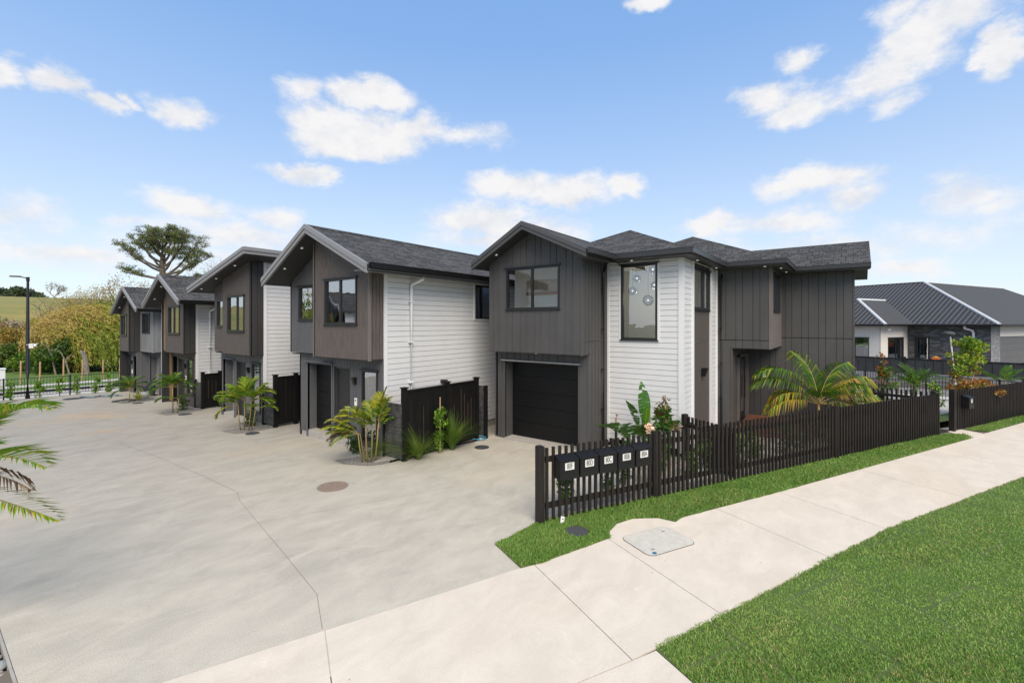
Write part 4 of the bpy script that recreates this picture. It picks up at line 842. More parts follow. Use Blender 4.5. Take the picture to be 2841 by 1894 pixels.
mb = MB(); mb.box(11.31, 11.42, 6.08, 8.87, 2.44, 2.465); mb.build('head_flashing', M['steel'], A)
mb = MB(); mb.box(11.3, 12.6, 6.18, 8.77, -.05, .028); mb.build('threshold', M['concrete_plain'], A)
mb = MB(); lap_wall(mb, XO(12.6), XD, XN, 3.78, 5.82, .2, 5.36, [(4.35, 5.42, 3.13, 5.27)]); w = mb.build('weatherboard_wall', [M['white_board'], M['groove_white_shade']], A)
mb = MB(); mb.box(12.575, 12.66, 3.64, 3.78, .1, 5.36); mb.box(12.575, 12.6, 5.79, 5.85, .1, 5.36); mb.build('corner_board', M['white_trim'], w)
mb = MB(); mb.bar(XO(12.6), XD, XN, 4.30, 5.47, .0, .02, 3.07, 3.13); mb.bar(XO(12.6), XD, XN, 4.29, 4.35, 0, .02, 3.13, 5.27); mb.bar(XO(12.6), XD, XN, 5.42, 5.48, 0, .02, 3.13, 5.27); mb.build('window_trim', M['white_trim'], w)
window(A, XO(12.6), XD, XN, 4.35, 5.42, 3.13, 5.27, glassm='glass_clear', split=(), fw=.06)
for xa, xb in ((12.66, 13.44), (15.42, 16.30)):
    mb = MB(); lap_wall(mb, (0, 3.66), *SD, xa, xb, .2, 5.36); w = mb.build('weatherboard_wall', [M['white_board'], M['groove_white_shade']], A)
mb = MB(); mb.box(13.40, 13.46, 3.60, 3.66, .1, 5.36); mb.box(15.40, 15.47, 3.60, 3.66, .1, 5.36); mb.box(16.24, 16.32, 3.61, 3.66, .1, 5.36); mb.build('corner_board', M['white_trim'], A)
vw(A, (0, 3.68), *SD, 13.44, 15.42, .1, 3.02, 'wood_brown', pat=(.14,), gap=.014, name='timber_cladding')
vw(A, (0, 3.68), *SD, 13.44, 15.42, 3.04, 5.36, 'wood_brown', [(13.5, 15.38, 4.02, 5.2)], pat=(.14,), gap=.014, name='timber_cladding')
window(A, (0, 3.66), *SD, 13.5, 15.38, 4.02, 5.2, split=(.6,)); 
mb = MB(); mb.hexa([(14.48, 3.58, 2.0), (14.62, 3.58, 2.0), (14.62, 3.66, 2.0), (14.48, 3.66, 2.0)], [(14.46, 3.5, 2.25), (14.64, 3.5, 2.25), (14.64, 3.66, 2.25), (14.46, 3.66, 2.25)]); mb.build('wall_light', M['black_metal'], A)
vw(A, XO(16.34), XD, XN, 2.07, 3.64, 3.06, 5.38, 'char_panel', pat=(.3, .2), name='upper_wall'); vw(A, XO(16.34), XD, XN, 2.07, 3.18, 2.79, 3.04, 'char_panel', pat=(.3, .2), name='upper_wall'); vw(A, XO(16.34), XD, XN, 3.18, 3.64, .05, 3.04, 'char_panel', pat=(.3, .2), name='front_wall')
vw(A, (0, 2.07), *SD, 16.34, 19.1, 2.79, 5.37, 'wood_taupe', [(16.95, 18.5, 4.0, 5.22)], pat=(.14,), gap=.012, name='timber_cladding')
window(A, (0, 2.07), *SD, 16.95, 18.5, 4.0, 5.22)
soffit_plate(A, [(16.36, 2.08), (19.1, 2.08), (19.1, 3.2), (16.36, 3.2)], 2.77, 'char_panel')
vw(A, (0, 3.18), *SD, 16.34, 19.09, .05, 2.79, 'wood_brown', [(17.15, 18.80, -1, 2.48)], pat=(.14,), name='timber_cladding')
mb = MB(); mb.box(17.2, 18.75, 3.21, 3.25, .1, .42); mb.box(17.2, 17.36, 3.21, 3.25, .42, 2.44); mb.box(18.6, 18.75, 3.21, 3.25, .42, 2.44); mb.box(17.36, 18.6, 3.21, 3.25, 2.3, 2.44); dA = mb.build('door', M['door_dark'], A)
mb = MB(); mb.face([(17.36, 3.22, .42), (18.6, 3.22, .42), (18.6, 3.22, 2.3), (17.36, 3.22, 2.3)]); mb.build('pane', M['glass'], dA); mb = MB(); mb.tube([(18.5, 3.17, .9), (18.5, 3.17, 1.7)], .015); mb.build('handle', M['black_metal'], dA)
mb = MB(); mb.box(17.13, 17.2, 3.10, 3.26, .05, 2.5); mb.box(18.75, 18.82, 3.10, 3.26, .05, 2.5); mb.box(17.13, 18.82, 3.10, 3.26, 2.44, 2.5); mb.build('frame', M['wood_taupe'], dA)
vw(A, XO(19.09), XD, XN, -.04, 2.07, 3.09, 5.38, 'char_panel', pat=(.3, .2), name='front_wall'); vw(A, XO(19.09), XD, XN, -.04, 3.18, .05, 3.07, 'char_panel', pat=(.3, .2), name='front_wall')
vw(A, (0, -.04), *SD, 19.09, 22.8, .05, 5.38, 'char_panel', pat=(.3, .2), name='side_wall'); vw(A, (0, 9.12), (1, 0), (0, 1), 11.4, 13.3, .05, 5.4, 'char_panel', [(11.3, 13.2, 3.0, 5.3)], name='side_wall')  # opening in the unseen north wall added to let daylight into the bedroom
mb = MB(); lap_wall(mb, (0, 9.12), (1, 0), (0, 1), 13.3, 25.7, .05, 5.4); mb.build('side_wall', [M['white_board'], M['groove_white_shade']], A)
mb = MB(); mb.face([(19.1, -.05, 5.38), (22.8, -.05, 5.38), (20.95, -.05, 6.3)]); mb.build('gable_wall', M['char_panel'], A)
mb = MB(); mb.box(22.7, 22.8, 0, 3, 0, 5.4); mb.box(25.6, 25.7, 2.2, 9.1, 0, 5.4); mb.box(22.7, 25.7, 2.2, 2.3, 0, 5.4); mb.build('rear_wall', M['char_panel'], A)
intercom(A, 19.09, 2.62, 1.72)
def corner(parent, X, Y, z0, z1, m, w=.05, e=.005):
    mb = MB(); mb.box(X-e, X+w, Y-e, Y+w, z0, z1); return mb.build('corner_trim', M[m], parent)
corner(A, 11.0, 5.85, 2.72, 5.42, 'char_panel'); corner(A, 11.4, 5.85, .02, 2.72, 'char_panel'); corner(A, 16.34, 2.07, 2.78, 5.37, 'wood_taupe'); corner(A, 16.34, 3.18, .05, 2.78, 'char_panel'); corner(A, 19.09, -.04, .05, 5.37, 'char_panel')
corner(Cc, 7.4, 17.01, 2.44, 5.80, 'dark_panel', .03); corner(Dd, 7.4, 23.29, 2.26, 4.52, 'dark_panel', .03); corner(Ee, 7.4, 31.17, 2.05, 5.0, 'dark_panel', .03); corner(Ee, 7.9, 29.1, 2.05, 4.4, 'light_panel'); corner(Ee, 7.75, 31.2, -.3, 2.05, 'mid_panel')
# eaves: soffit boards, fascia, gutters
sf = MB(); sf.box(12.1, 12.6, 3.3, 5.8, 5.37, 5.39); sf.box(12.6, 16.3, 3.3, 3.66, 5.37, 5.39); sf.box(15.85, 16.34, 1.65, 3.3, 5.37, 5.39); sf.box(16.34, 19.1, 1.65, 2.07, 5.37, 5.39); sf.box(18.6, 19.1, -.44, 1.65, 5.37, 5.39); sf.box(10.55, 12.1, 5.46, 5.85, 5.33, 5.35); sf.build('soffit', M['fascia_dark'], rA)
gA = MB()
def ring(o, i_): return o + i_[::-1]
go = [(10.5, 5.34), (11.98, 5.34), (11.98, 3.23), (15.73, 3.23), (15.73, 1.57), (18.43, 1.57), (18.43, -.46)]; gi = [(10.5, 5.44), (12.08, 5.44), (12.08, 3.33), (15.83, 3.33), (15.83, 1.67), (18.53, 1.67), (18.53, -.46)]
gA.prism(ring(go, gi), 5.40, 5.525); gA.prism(ring([(x-.008, y-.008) for x, y in go], [(x+.003, y+.003) for x, y in gi]), 5.526, 5.54)
gA.build('gutter', M['gutter_grey'], rA)
fa = MB(); fa.box(12.083, 12.12, 3.335, 5.5, 5.36, 5.5); fa.box(12.12, 15.85, 3.33, 3.37, 5.36, 5.5); fa.box(15.83, 15.87, 1.67, 3.33, 5.36, 5.5); fa.box(15.87, 18.6, 1.67, 1.71, 5.36, 5.5); fa.box(18.53, 18.57, -.46, 1.67, 5.36, 5.5); fa.build('fascia', M['fascia_dark'], rA)
for p in ((12.35, 5.0, 5.372), (13.4, 3.5, 5.372), (15.6, 3.5, 5.372), (16.9, 1.85, 5.372), (18.3, 1.85, 5.372), (16.1, 2.2, 5.372)): downlight(rA, p)
downlight(rA, (20.0, -.22, 5.94), 'lamp'); downlight(rA, (10.75, 8.6, topA(8.6))); downlight(A, (11.25, 7.5, 2.715))
downpipe(A, 12.14, 5.77, 5.36, .05, 'gutter', .035, kick=.0); downpipe(A, 16.24, 3.50, 5.36, .05, 'gutter', .035, kick=0)
room_box(A, 11.08, 12.3, 5.93, 9.05, 2.85, 5.36, 'interior', skip=('xa', 'yb')); room_box(A, 12.66, 16.2, 3.72, 7.0, .2, 5.45, 'interior', skip=('xa', 'ya'))  # bedroom made shallow and left open to the north to brighten it
mb = MB(); mb.box(12.26, 12.29, 7.25, 8.55, 4.5, 4.98, 0); mb.box(12.245, 12.26, 7.25, 8.55, 4.5, 4.6, 1)
tag(mb.build('painting', [M['canvas'] if 'canvas' in M else M['interior'], M['terracotta']]), 'pale canvas with rusty lower band, seen through the window above the wide garage', 'painting')
mb = MB(); mb.box(12.2, 14.1, 6.6, 8.4, 2.86, 3.5); mb.build('bed', M['curtain'], A) if False else None
# glass pendants in the stairwell
pend = [(13.6, 4.84, 5.22, .12), (13.6, 5.34, 4.98, .12), (13.6, 4.80, 4.75, .11), (13.6, 5.48, 4.60, .13), (13.5, 4.95, 4.29, .17)]
for i, (x, y, z, r) in enumerate(pend):
    t = thing('pendant_light', ['glass globe pendant hanging highest behind the tall stairwell window', 'glass globe pendant hanging second highest behind the tall window', 'small glass globe pendant at right edge of the tall window', 'glass globe pendant hanging just above the largest one in the tall window', 'largest glass globe pendant, hanging lowest behind the tall window'][i], 'pendant lamp', (x, y, z), 'globe pendants in the stairwell')
    mb = MB(); mb.sphere((x, y, z), r, 0, 20, 12); mb.build('globe', M['glass_globe'], t, True)
    mb = MB(); mb.sphere((x, y, z), .022, 0, 10, 6); mb.build('bulb', M['lamp'], t, True)
    mb = MB(); mb.tube([(x, y, z+r), (x, y, 5.44)], .005, seg=5); mb.build('cord', M['black_metal'], t)
pl = bpy.data.lights.new('stairwell_light', 'POINT'); pl.energy = 14; pl.color = (1, .95, .88); pl.shadow_soft_size = .15; po = bpy.data.objects.new('stairwell_light', pl); po.location = (14.6, 5.2, 4.4); col.objects.link(po)
# timber entrance deck
dk = thing('entrance_deck', 'reddish timber deck at the front door of the dark corner house', 'deck', (17.5, 2.5, 0))
mb = MB()
for k in range(19): mb.box(16.4+k*.142, 16.53+k*.142, .95, 3.12, .16, .19)
mb.build('boards', M['deck'], dk); mb = MB(); mb.box(16.42, 19.05, .97, 3.1, .02, .158); mb.build('frame', M['deck'], dk)
# tap by the corner
tp = thing('garden_tap', 'brass garden tap on a short post behind the pickets, against dark wall of the garage', 'tap', (12.3, 5.45, 0))
mb = MB(); mb.box(12.27, 12.33, 5.42, 5.48, 0, .62); mb.build('post', M['picket'], tp)
mb = MB(); mb.tube([(12.3, 5.45, .6), (12.3, 5.45, .86), (12.22, 5.42, .9), (12.16, 5.4, .86), (12.16, 5.4, .8)], .02); mb.tube([(12.25, 5.38, .98), (12.35, 5.47, .98)], .022); mb.tube([(12.3, 5.43, .88), (12.3, 5.43, .98)], .01); mb.build('spout', M['brass'], tp)

# ------------------------------------------------------------------ bungalow next door
BG = thing('bungalow', 'single storey dark brick and cream bungalow with ribbed metal roof and pale ridge caps', 'house', (*st(49.8, 15.6), .3))
def frame_s(s, t0): return st(s, 0), UT, (-US[0], -US[1])      # wall on s=const, coordinate t
def frame_t(t): return st(0, t), US, (-UT[0], -UT[1])          # wall on t=const, coordinate s
def uvwall(parent, O, D, n, rects, m, name, c=0):
    mb = MB()
    for (a, b, z0, z1) in rects:
        P = lambda s, z: (O[0]+D[0]*s+n[0]*c, O[1]+D[1]*s+n[1]*c, z); mb.face([P(a, z0), P(b, z0), P(b, z1), P(a, z1)])
    o = mb.build(name, M[m], parent); uv = o.data.uv_layers.new(name='UVMap'); k = 0
    for (a, b, z0, z1) in rects:
        for q in ((a, z0), (b, z0), (b, z1), (a, z1)): uv.data[k].uv = q; k += 1
    return o
fs = frame_s(49.8, 0)
uvwall(BG, *fs, rect_sub((15.6, 21, .2, 3.42), [(19.42, 20.5, .2, 2.42)]), 'brick', 'brick_wall')
ft = frame_t(15.6)
uvwall(BG, *ft, [(49.8, 51.0, .2, 3.42)], 'brick_light', 'brick_pier') if False else None
M['brick_light'] = M['brick'].copy(); bn = [n for n in M['brick_light'].node_tree.nodes if n.type == 'TEX_BRICK'][0]
bn.inputs['Color1'].default_value = (.17, .175, .185, 1); bn.inputs['Color2'].default_value = (.34, .345, .355, 1); bn.inputs['Mortar'].default_value = (.10, .10, .10, 1); bn.inputs['Row Height'].default_value = .11
uvwall(BG, *ft, [(49.8, 51.5, .2, 3.42)], 'brick_light', 'brick_pier')
vw(BG, *ft, 51.5, 60, 2.52, 3.42, 'cream', pat=(.14,), gap=.01, name='cream_wall', mg='cream_groove')
mb = MB()
for k in range(4): mb.bar(*ft, 51.55, 58.5, -.12, -.06, .25+k*.56, .25+k*.56+.55)
mb.build('garage_door', M['roller'], BG)
mb = MB(); mb.bar(*fs, 19.42, 20.5, -.12, .0, 2.3, 2.42); mb.bar(*fs, 19.42, 19.56, -.12, .0, .2, 2.3); mb.bar(*fs, 20.3, 20.5, -.12, 0, .2, 2.3); dr = mb.build('door', M['alu'], BG)
mb = MB(); mb.bar(*fs, 19.56, 20.3, -.08, -.06, .2, 2.3); mb.build('pane', M['glass'], dr)
fw_ = frame_t(21.0); fl = frame_s(45.3, 0)
vw(BG, *fw_, 45.3, 49.8, .2, 3.42, 'cream', [(46.5, 49.1, .4, 2.35)], pat=(.2,), gap=.01, name='cream_wall', mg='cream_groove')
window(BG, *fw_, 46.5, 49.1, .4, 2.35, curtain=.1)
vw(BG, *fl, 21.0, 32, .2, 3.42, 'cream', [(21.85, 24, .4, 2.35)], pat=(.2,), gap=.01, name='cream_wall', mg='cream_groove')
window(BG, *fl, 21.85, 24, .4, 2.35, curtain=.2)
mb = MB(); P = [st(45.6, 15.9), st(60, 15.9), st(60, 40), st(45.6, 40)]
mb = MB(); P = [st(50.3, 16.2), st(62, 16.2), st(62, 30), st(50.3, 30)]; mb.prism(P, .1, 3.3); P = [st(46.4, 22.2), st(50.3, 22.2), st(50.3, 32), st(46.4, 32)]; mb.prism(P, .1, 3.3); mb.build('core_wall', M['interior_dark'], BG)
def ribbed(parent, C0, D, I, L, w, ze, tn, name='roof', pitch=.36, cap=None):
    """hip plane: eave from C0 along D for L, rising along I; near end cut by the hip, ridge at w"""
    mb = MB(); P = lambda d, i, up=0: (C0[0]+D[0]*d+I[0]*i, C0[1]+D[1]*d+I[1]*i, ze+i*tn+up)
    q = [P(0, 0), P(L, 0), P(L, w), P(w, w)]
    if D[0]*I[1]-D[1]*I[0] < 0: q = q[::-1]
    mb.face(q); d = pitch
    while d < L:
        e = min(d, w)
        a, b = P(d, .03, 0), P(d, e-.05, 0)
        k = .035; mb.hexa([(a[0]-D[0]*k, a[1]-D[1]*k, a[2]-.01), (a[0]+D[0]*k, a[1]+D[1]*k, a[2]-.01), (b[0]+D[0]*k, b[1]+D[1]*k, b[2]-.01), (b[0]-D[0]*k, b[1]-D[1]*k, b[2]-.01)],
                          [(a[0]-D[0]*k*.5, a[1]-D[1]*k*.5, a[2]+.06), (a[0]+D[0]*k*.5, a[1]+D[1]*k*.5, a[2]+.06), (b[0]+D[0]*k*.5, b[1]+D[1]*k*.5, b[2]+.06), (b[0]-D[0]*k*.5, b[1]-D[1]*k*.5, b[2]+.06)])
        d += pitch
    ro = mb.build(name, [M['metalroof'], M['rib']], parent); ro.data.polygons.foreach_set('material_index', [0]+[1]*(len(mb.f)-1)); return ro
c0 = st(49.1, 14.9); c1 = st(44.6, 20.3)
rb = ribbed(BG, c0, UT, US, 34, 7.7, 3.5, .54); ribbed(BG, c0, US, UT, 26, 7.7, 3.5, .54)
ribbed(BG, c1, UT, US, 22, 4.1, 3.5, .57); ribbed(BG, c1, US, UT, 9.5, 4.1, 3.5, .57)
def cap(a, b, r=.12, m='ridge_white'):
    mb = MB(); mb.tube([a, b], r, seg=8); return mb.build('ridge_cap', M[m], BG)
h = st(49.1+7.7, 14.9+7.7); zt = 3.5+7.7*.54
cap((*c0, 3.5), (*h, zt+.02)); cap((*h, zt), (*st(49.1+26, 14.9+7.7), zt), .08); cap((*h, zt), (*st(49.1+7.7, 45), zt), .08, 'metalroof')
h2 = st(48.7, 24.4); zt2 = 3.5+4.1*.57; cap((*c1, 3.5), (*h2, zt2+.02)); cap((*h2, zt2), (*st(54.2, 24.4), zt2))
mb = MB()
for (a, b, D, n) in ((c0, 34, UT, (-US[0], -US[1])), (c0, 26, US, (-UT[0], -UT[1])), (c1, 22, UT, (-US[0], -US[1])), (c1, 9.5, US, (-UT[0], -UT[1]))): mb.bar(a, D, n, -.1, b, 0, .12, 3.36, 3.5); mb.bar(a, D, n, 0, b, -.7, 0, 3.40, 3.43)
mb.build('gutter', M['gutter'], BG)
mb = MB(); O, D, n = fs; P = lambda s, c, z: (O[0]+D[0]*s+n[0]*c, O[1]+D[1]*s+n[1]*c, z)
mb.tube([P(17.0, .5, 3.38), P(17.0, .5, 3.2), P(16.65, .1, 3.0), P(16.6, .08, 2.8), P(16.6, .08, .3)], .09, seg=10); mb.build('downpipe', M['white_pvc'], BG)
O, D, n = fw_; mb = MB(); p = P(45.9, .35, 3.1); mb.sphere(p, .12); mb.sphere((p[0]+.25, p[1]+.3, p[2]+.22), .13); mb.tube([p, (p[0]+.25, p[1]+.3, p[2]+.22)], .03); mb.build('security_camera', M['white_pvc'], BG)
# neighbour roof further right, dark ribbed
BG2 = thing('neighbour_house', 'only the ribbed dark roof corner showing at right edge beyond the bungalow', 'house', (*st(78, 24), .3))
BGs = BG; ribbed(BG2, st(76, 18), UT, US, 26, 6, 3.9, .5); ribbed(BG2, st(76, 18), US, UT, 20, 6, 3.9, .5)
mb = MB(); P4 = [st(76.6, 18.6), st(90, 18.6), st(90, 40), st(76.6, 40)]; mb.prism(P4, 0, 3.9); mb.build('wall', M['brick_plain'], BG2)

# ------------------------------------------------------------------ fences
def fr(a, b):
    a, b = Vector(a), Vector(b); d = (b-a); L = d.length; d.normalize(); return a, (d.x, d.y), (d.y, -d.x), L
def picket_fence(label, a, b, z, h, pitch, posts, sw=.035, sd=.045, gap0=.1, dark=False, stop=0, side=1, group=None, raise_end=None):
    """slats on the street side, two rails and posts behind"""
    O, D, n, L = fr(a, b); n = (n[0]*side, n[1]*side); t = thing('picket_fence', label, 'fence', (a[0], a[1], z), group)
    mb = MB(); s = gap0; rr = random.Random(5)
    while s < L-.04:
        j = rr.uniform(-.008, .008); mb.bar(O, D, n, s-sw/2, s+sw/2, .0, sd, z+.03+abs(j), z+h+j); s += pitch*rr.uniform(.97, 1.03)
    mb.build('slats', M['picket_dark' if dark else 'picket'], t)
    for zz in (.24, h-.27):
        mb = MB(); mb.bar(O, D, n, 0, L, -.05, -.001, z+zz, z+zz+.1); mb.build('rail', M['picket_dark' if dark else 'picket'], t)
    for (p, w, hh) in posts:
        mb = MB(); mb.bar(O, D, n, p-w/2, p+w/2, -.09, sd+.012, z-.05, z+hh); mb.bar(O, D, n, p-w/2+.01, p+w/2-.01, -.08, sd, z+hh, z+hh+.01); mb.build('post', M['picket_dark' if dark else 'picket'], t)
    return t
F0 = st(4.13, 7.16); F1 = st(18.84, 7.12)
picket_fence('long black picket fence between grass verge and garden, carrying the row of five letterboxes', F0, F1, 0, 1.35, .134, [(-.02, .12, 1.38), (2.70, .06, 1.36), (2.79, .06, 1.36), (9.0, .05, 1.36), (9.09, .05, 1.36), (14.6, .06, 1.36)], sw=.048, sd=.044)
G0 = st(19.95, 7.16); G1 = st(36, 7.1)
picket_fence('black picket fence at right with a single letterbox, beyond the mulched gap', G0, G1, 0, 1.34, .125, [(-.02, .12, 1.38), (6, .06, 1.36), (12, .06, 1.36)], sw=.048, sd=.046)
picket_fence('short black picket return fence running from the white weatherboard corner to the street fence', (12.42, 3.55), (11.55, 2.15), 0, 1.15, .13, [(0, .1, 1.2)], sw=.05, side=-1)
picket_fence('low black picket fence piece returning into the garden beside the mulched gap', st(18.84, 7.2), st(18.6, 9.2), 0, 1.35, .13, [(0.06, .1, 1.4)], sw=.05)

def side_fences(y, x, lab, z=0, L=3.1, slat_w=.8, hs=1.5, hp=1.84, dy=.75):
    """slatted gate by the wall corner, then tall paling fence running back between the houses, and a second gate"""
    t = thing('slatted_gate', 'black horizontal slat gate panel '+lab[0], 'gate', (x, y, z), 'slatted gates between the houses')
    mb = MB(); k = 0; zz = z+.05; rr = random.Random(int(y*10))
    while zz < z+hs-.05: mb.box(x-.02+rr.uniform(0, .006), x+.01, y-dy, y-.06, zz, zz+.082); zz += .09
    mb.build('slats', M['stained_pale'], t); mb = MB(); mb.box(x-.05, x+.04, y-.06, y+.0, z-.03, z+hs+.08); mb.build('post', M['stained'], t)
    mb = MB(); mb.box(x-.06, x-.02, y-.16, y-.05, z+hs+.0, z+hs+.05); mb.build('latch', M['black_metal'], t)
    t = thing('paling_fence', 'tall black paling fence '+lab[1], 'fence', (x, y-dy, z), 'paling fences between the houses')
    yy = y-dy-.02; mb = MB(); xx = x+.12; me_ = MB()
    while xx < x+L:
        wd = .145; mb.box(xx, min(xx+wd, x+L), yy-.022+rr.uniform(0, .008), yy, z+.04, z+hp-.04); 
        if rr.random() < .8: me_.box(xx-.010, xx+.001, yy-.018, yy-.004, z+rr.uniform(.1, .5), z+hp-rr.uniform(.1, .7))
        xx += wd+.004
    mb.build('palings', M['stained'], t); me_.build('bare_edges', M['stained_edge'], t)
    mb = MB(); mb.box(x+.0, x+L, yy-.045, yy+.045, z+hp-.04, z+hp); mb.build('capping', M['stained'], t)
    for px in (x+.05, x+L*.56, x+L):
        mb = MB(); mb.box(px-.06, px+.06, yy-.06, yy+.06, z-.05, z+hp+.06); mb.box(px-.085, px+.085, yy-.085, yy+.085, z+hp+.06, z+hp+.085); mb.build('post', M['stained'], t)
    return t
side_fences(10.18, 7.86, ('at the corner of the nearest townhouse, behind the tussock grass', 'behind the staked sapling, between corner house and nearest townhouse'), L=2.9)
side_fences(17.0, 7.85, ('at the corner of the mono-pitch house, right of its palm', 'between the mono-pitch house and nearest townhouse, dark and narrow in view'), hs=1.32, hp=1.72, L=1.4)
side_fences(23.3, 7.85, ('at the corner of the third house, beside its low shrub', 'between third house and mono-pitch house, below the white downpipe'), hs=1.15, hp=1.5, dy=.65, z=-.1, L=1.3)
side_fences(29.08, 8.3, ('at the corner of the furthest townhouse', 'between the third house and the furthest townhouse'), z=-.2, hs=1.15, hp=1.5, dy=.6, L=1.3)
# closing gate of the passage by the corner house, and two slatted screens further back
def screen(label, x, y0, y1, z, h):
    t = thing('slatted_gate', label, 'gate', (x, y0, z), 'slatted gates between the houses'); mb = MB(); zz = z+.08
    while zz < z+h: mb.box(x, x+.03, y0+.05, y1-.05, zz, zz+.085); zz += .092
    mb.build('slats', M['stained_pale'], t)
    for y in (y0, y1): mb = MB(); mb.box(x-.03, x+.06, y-.05, y+.05, z-.02, z+h+.05); mb.build('post', M['stained'], t)
screen('black horizontal slat gate closing the passage, between paling fence and the wide garage', 10.98, 9.22, 9.6, 0, 1.6)
screen('weathered slat gate in the passage left of the nearest garage door', 9.0, 14.75, 16.1, 0, 1.25)
screen('narrow slat gate in the passage left of the mono-pitch house garage', 9.0, 21.3, 22.4, -.1, 1.15)

def pool_fence(label, pts, z, h, group=None, zf=None):
    t = thing('metal_fence', label, 'fence', (*pts[0], z), group)
    bars = MB(); rails = MB(); n_ = 0
    for a, b in zip(pts[:-1], pts[1:]):
        O, D, n, L = fr(a, b); rails.bar(O, D, n, 0, L, -.018, .018, z+h-.05, z+h-.02); rails.bar(O, D, n, 0, L, -.018, .018, z+.1, z+.13)
        s = .1
        while s < L: bars.bar(O, D, n, s-.009, s+.009, -.009, .009, z+.13, z+h-.05); s += .115
        s = 0
        while s <= L+.1: pm_ = MB(); pm_.bar(O, D, n, s-.03, s+.03, -.03, .03, z-.02, z+h+.02); pm_.build('post', M['black_metal'], t); s += 2.4
    bars.build('bars', M['black_metal'], t); rails.build('rails', M['black_metal'], t); return t
pool_fence('black tubular metal fence closing the far end of the driveway, saplings along its foot', [(-4, 34.9), (7.9, 33.6)], -.24, 1.05)
pool_fence('black tubular metal fence in the yard beyond the street fence, in front of the bungalow', [(30.1, 2.5), (29.6, -.5), (27.6, -5.6), (26.2, -9.5)], 0, 1.2)
t = thing('board_fence', 'low black board fence running in front of the brick bungalow', 'fence', (40, -3, 0))
O, D, n, L = fr((41.8, 3.5), (38.2, -14)); mb = MB(); s = 0
while s < L: mb.bar(O, D, n, s, s+.42, 0, .03, .1, 1.22); mb.bar(O, D, n, s+.4, s+.47, .03, .07, .1, 1.22); s += .44
mb.build('boards', M['pale_fence'], t)
for s in (0, 3.2, 6.4, 9.6, 12.8, 16): mb = MB(); mb.bar(O, D, n, s-.08, s+.08, 0, .12, .05, 1.36); mb.build('post', M['black_metal'], t)
mb = MB(); mb.bar(O, D, n, 0, L, -.02, .09, 1.22, 1.26); mb.build('rail', M['black_metal'], t)
# stakes along the planted bank beyond the far street
for i in range(14):
    x = -1.0+i*.95+random.uniform(-.15, .15); y = 42.9-.05*x; mb = MB(); mb.tube([(x, y, ZF+.1), (x+.02, y, ZF+1.55+random.uniform(-.1, .1))], .045, seg=6)
    tag(mb.build('timber_stake', M['timber_raw']), ['pale timber stake', 'slim raw timber stake', 'weathered timber stake'][0]+' in the planted bank across the far street', 'stake', 'stakes across the far street')

# ------------------------------------------------------------------ letterboxes
def text_mesh(txt, size, m, parent, loc, rot, depth=.0012, bold=0.0, sx=1.0):
    cu = bpy.data.curves.new('lettering', 'FONT'); cu.body = txt; cu.size = size; cu.align_x = 'CENTER'; cu.align_y = 'CENTER'; cu.extrude = depth; cu.offset = bold
    o = bpy.data.objects.new('lettering', cu); col.objects.link(o); dg = bpy.context.evaluated_depsgraph_get(); me = bpy.data.meshes.new_from_object(o.evaluated_get(dg)); bpy.data.objects.remove(o); bpy.data.curves.remove(cu)
    me.materials.clear(); me.materials.append(m); n = bpy.data.objects.new('lettering', me); col.objects.link(n); n.parent = parent; n.location = loc; n.rotation_euler = rot; n.scale = (sx, 1, 1); return n
def letterbox(pos, num, label, group=None, w=.40, h=.40, d=.20, plate=(.195, .13), single=False):
    """local frame: x along the fence, -y towards the street"""
    t = bpy.data.objects.new('letterbox', None); col.objects.link(t); t.location = pos; t.rotation_euler = (0, 0, PA); tag(t, label, 'letterbox', group); OFF[t.name] = Vector((0, 0, 0))
    bm_ = MB()
    # body with sloping hood
    bm_.hexa([(-w/2, -d, .10), (w/2, -d, .10), (w/2, 0, .10), (-w/2, 0, .10)], [(-w/2, -d, h-.06), (w/2, -d, h-.06), (w/2, 0, h), (-w/2, 0, h)])
    body = bm_.build('body', M['mailbox'], t)
    mb = MB(); mb.hexa([(-w/2-.008, -d-.014, h-.064), (w/2+.008, -d-.014, h-.064), (w/2+.008, .0, h+.001), (-w/2-.008, .0, h+.001)], [(-w/2-.008, -d-.014, h-.054), (w/2+.008, -d-.014, h-.054), (w/2+.008, .0, h+.014), (-w/2-.008, .0, h+.014)]); mb.build('lid', M['mailbox'], t)
    mb = MB(); mb.box(-w/2, w/2, -d-.004, -.02, 0.0, .008); mb.box(-w/2, w/2, -d-.004, -d+.004, .008, .10); mb.box(-w/2, -w/2+.004, -d+.004, -.02, .008, .10); mb.box(w/2-.004, w/2, -d+.004, -.02, .008, .10); mb.build('paper_holder', M['mailbox'], t)
    mb = MB(); mb.box(-w/2+.02, w/2-.02, -d-.003, -d, .135, h-.085); mb.box(-w/2+.10, w/2-.13, -d-.006, -d-.003, .155, .178); dr_ = mb.build('front_door', M['mailbox'], t)
    mb = MB(); pz = h-.165; mb.box(-plate[0]/2, plate[0]/2, -d-.0065, -d-.003, pz-plate[1]/2, pz+plate[1]/2); p_ = mb.build('number_plate', M['plate'], t)
    text_mesh(num, .135 if len(num) > 1 else .08, M['ink'], p_, (0.002, -d-.0075, pz), (R(90), 0, 0), bold=.0006, sx=.62)
    mb = MB(); mb.tube([(0, -d-.012, h-.095), (0, -d, h-.095)], .012, seg=12); mb.build('lock', M['steel'], t)
    return t
for i, (num, lb) in enumerate((('80F', 'leftmost'), ('80D', 'second from left'), ('80C', 'middle'), ('80B', 'second from right'), ('80A', 'rightmost'))):
    s = .44+i*.435; p = st(4.13+s, 7.16-.048); letterbox((p[0], p[1], .80), num, 'black letterbox with white plate reading %s, %s of five on the picket fence' % (num, lb), 'letterboxes on the street fence')
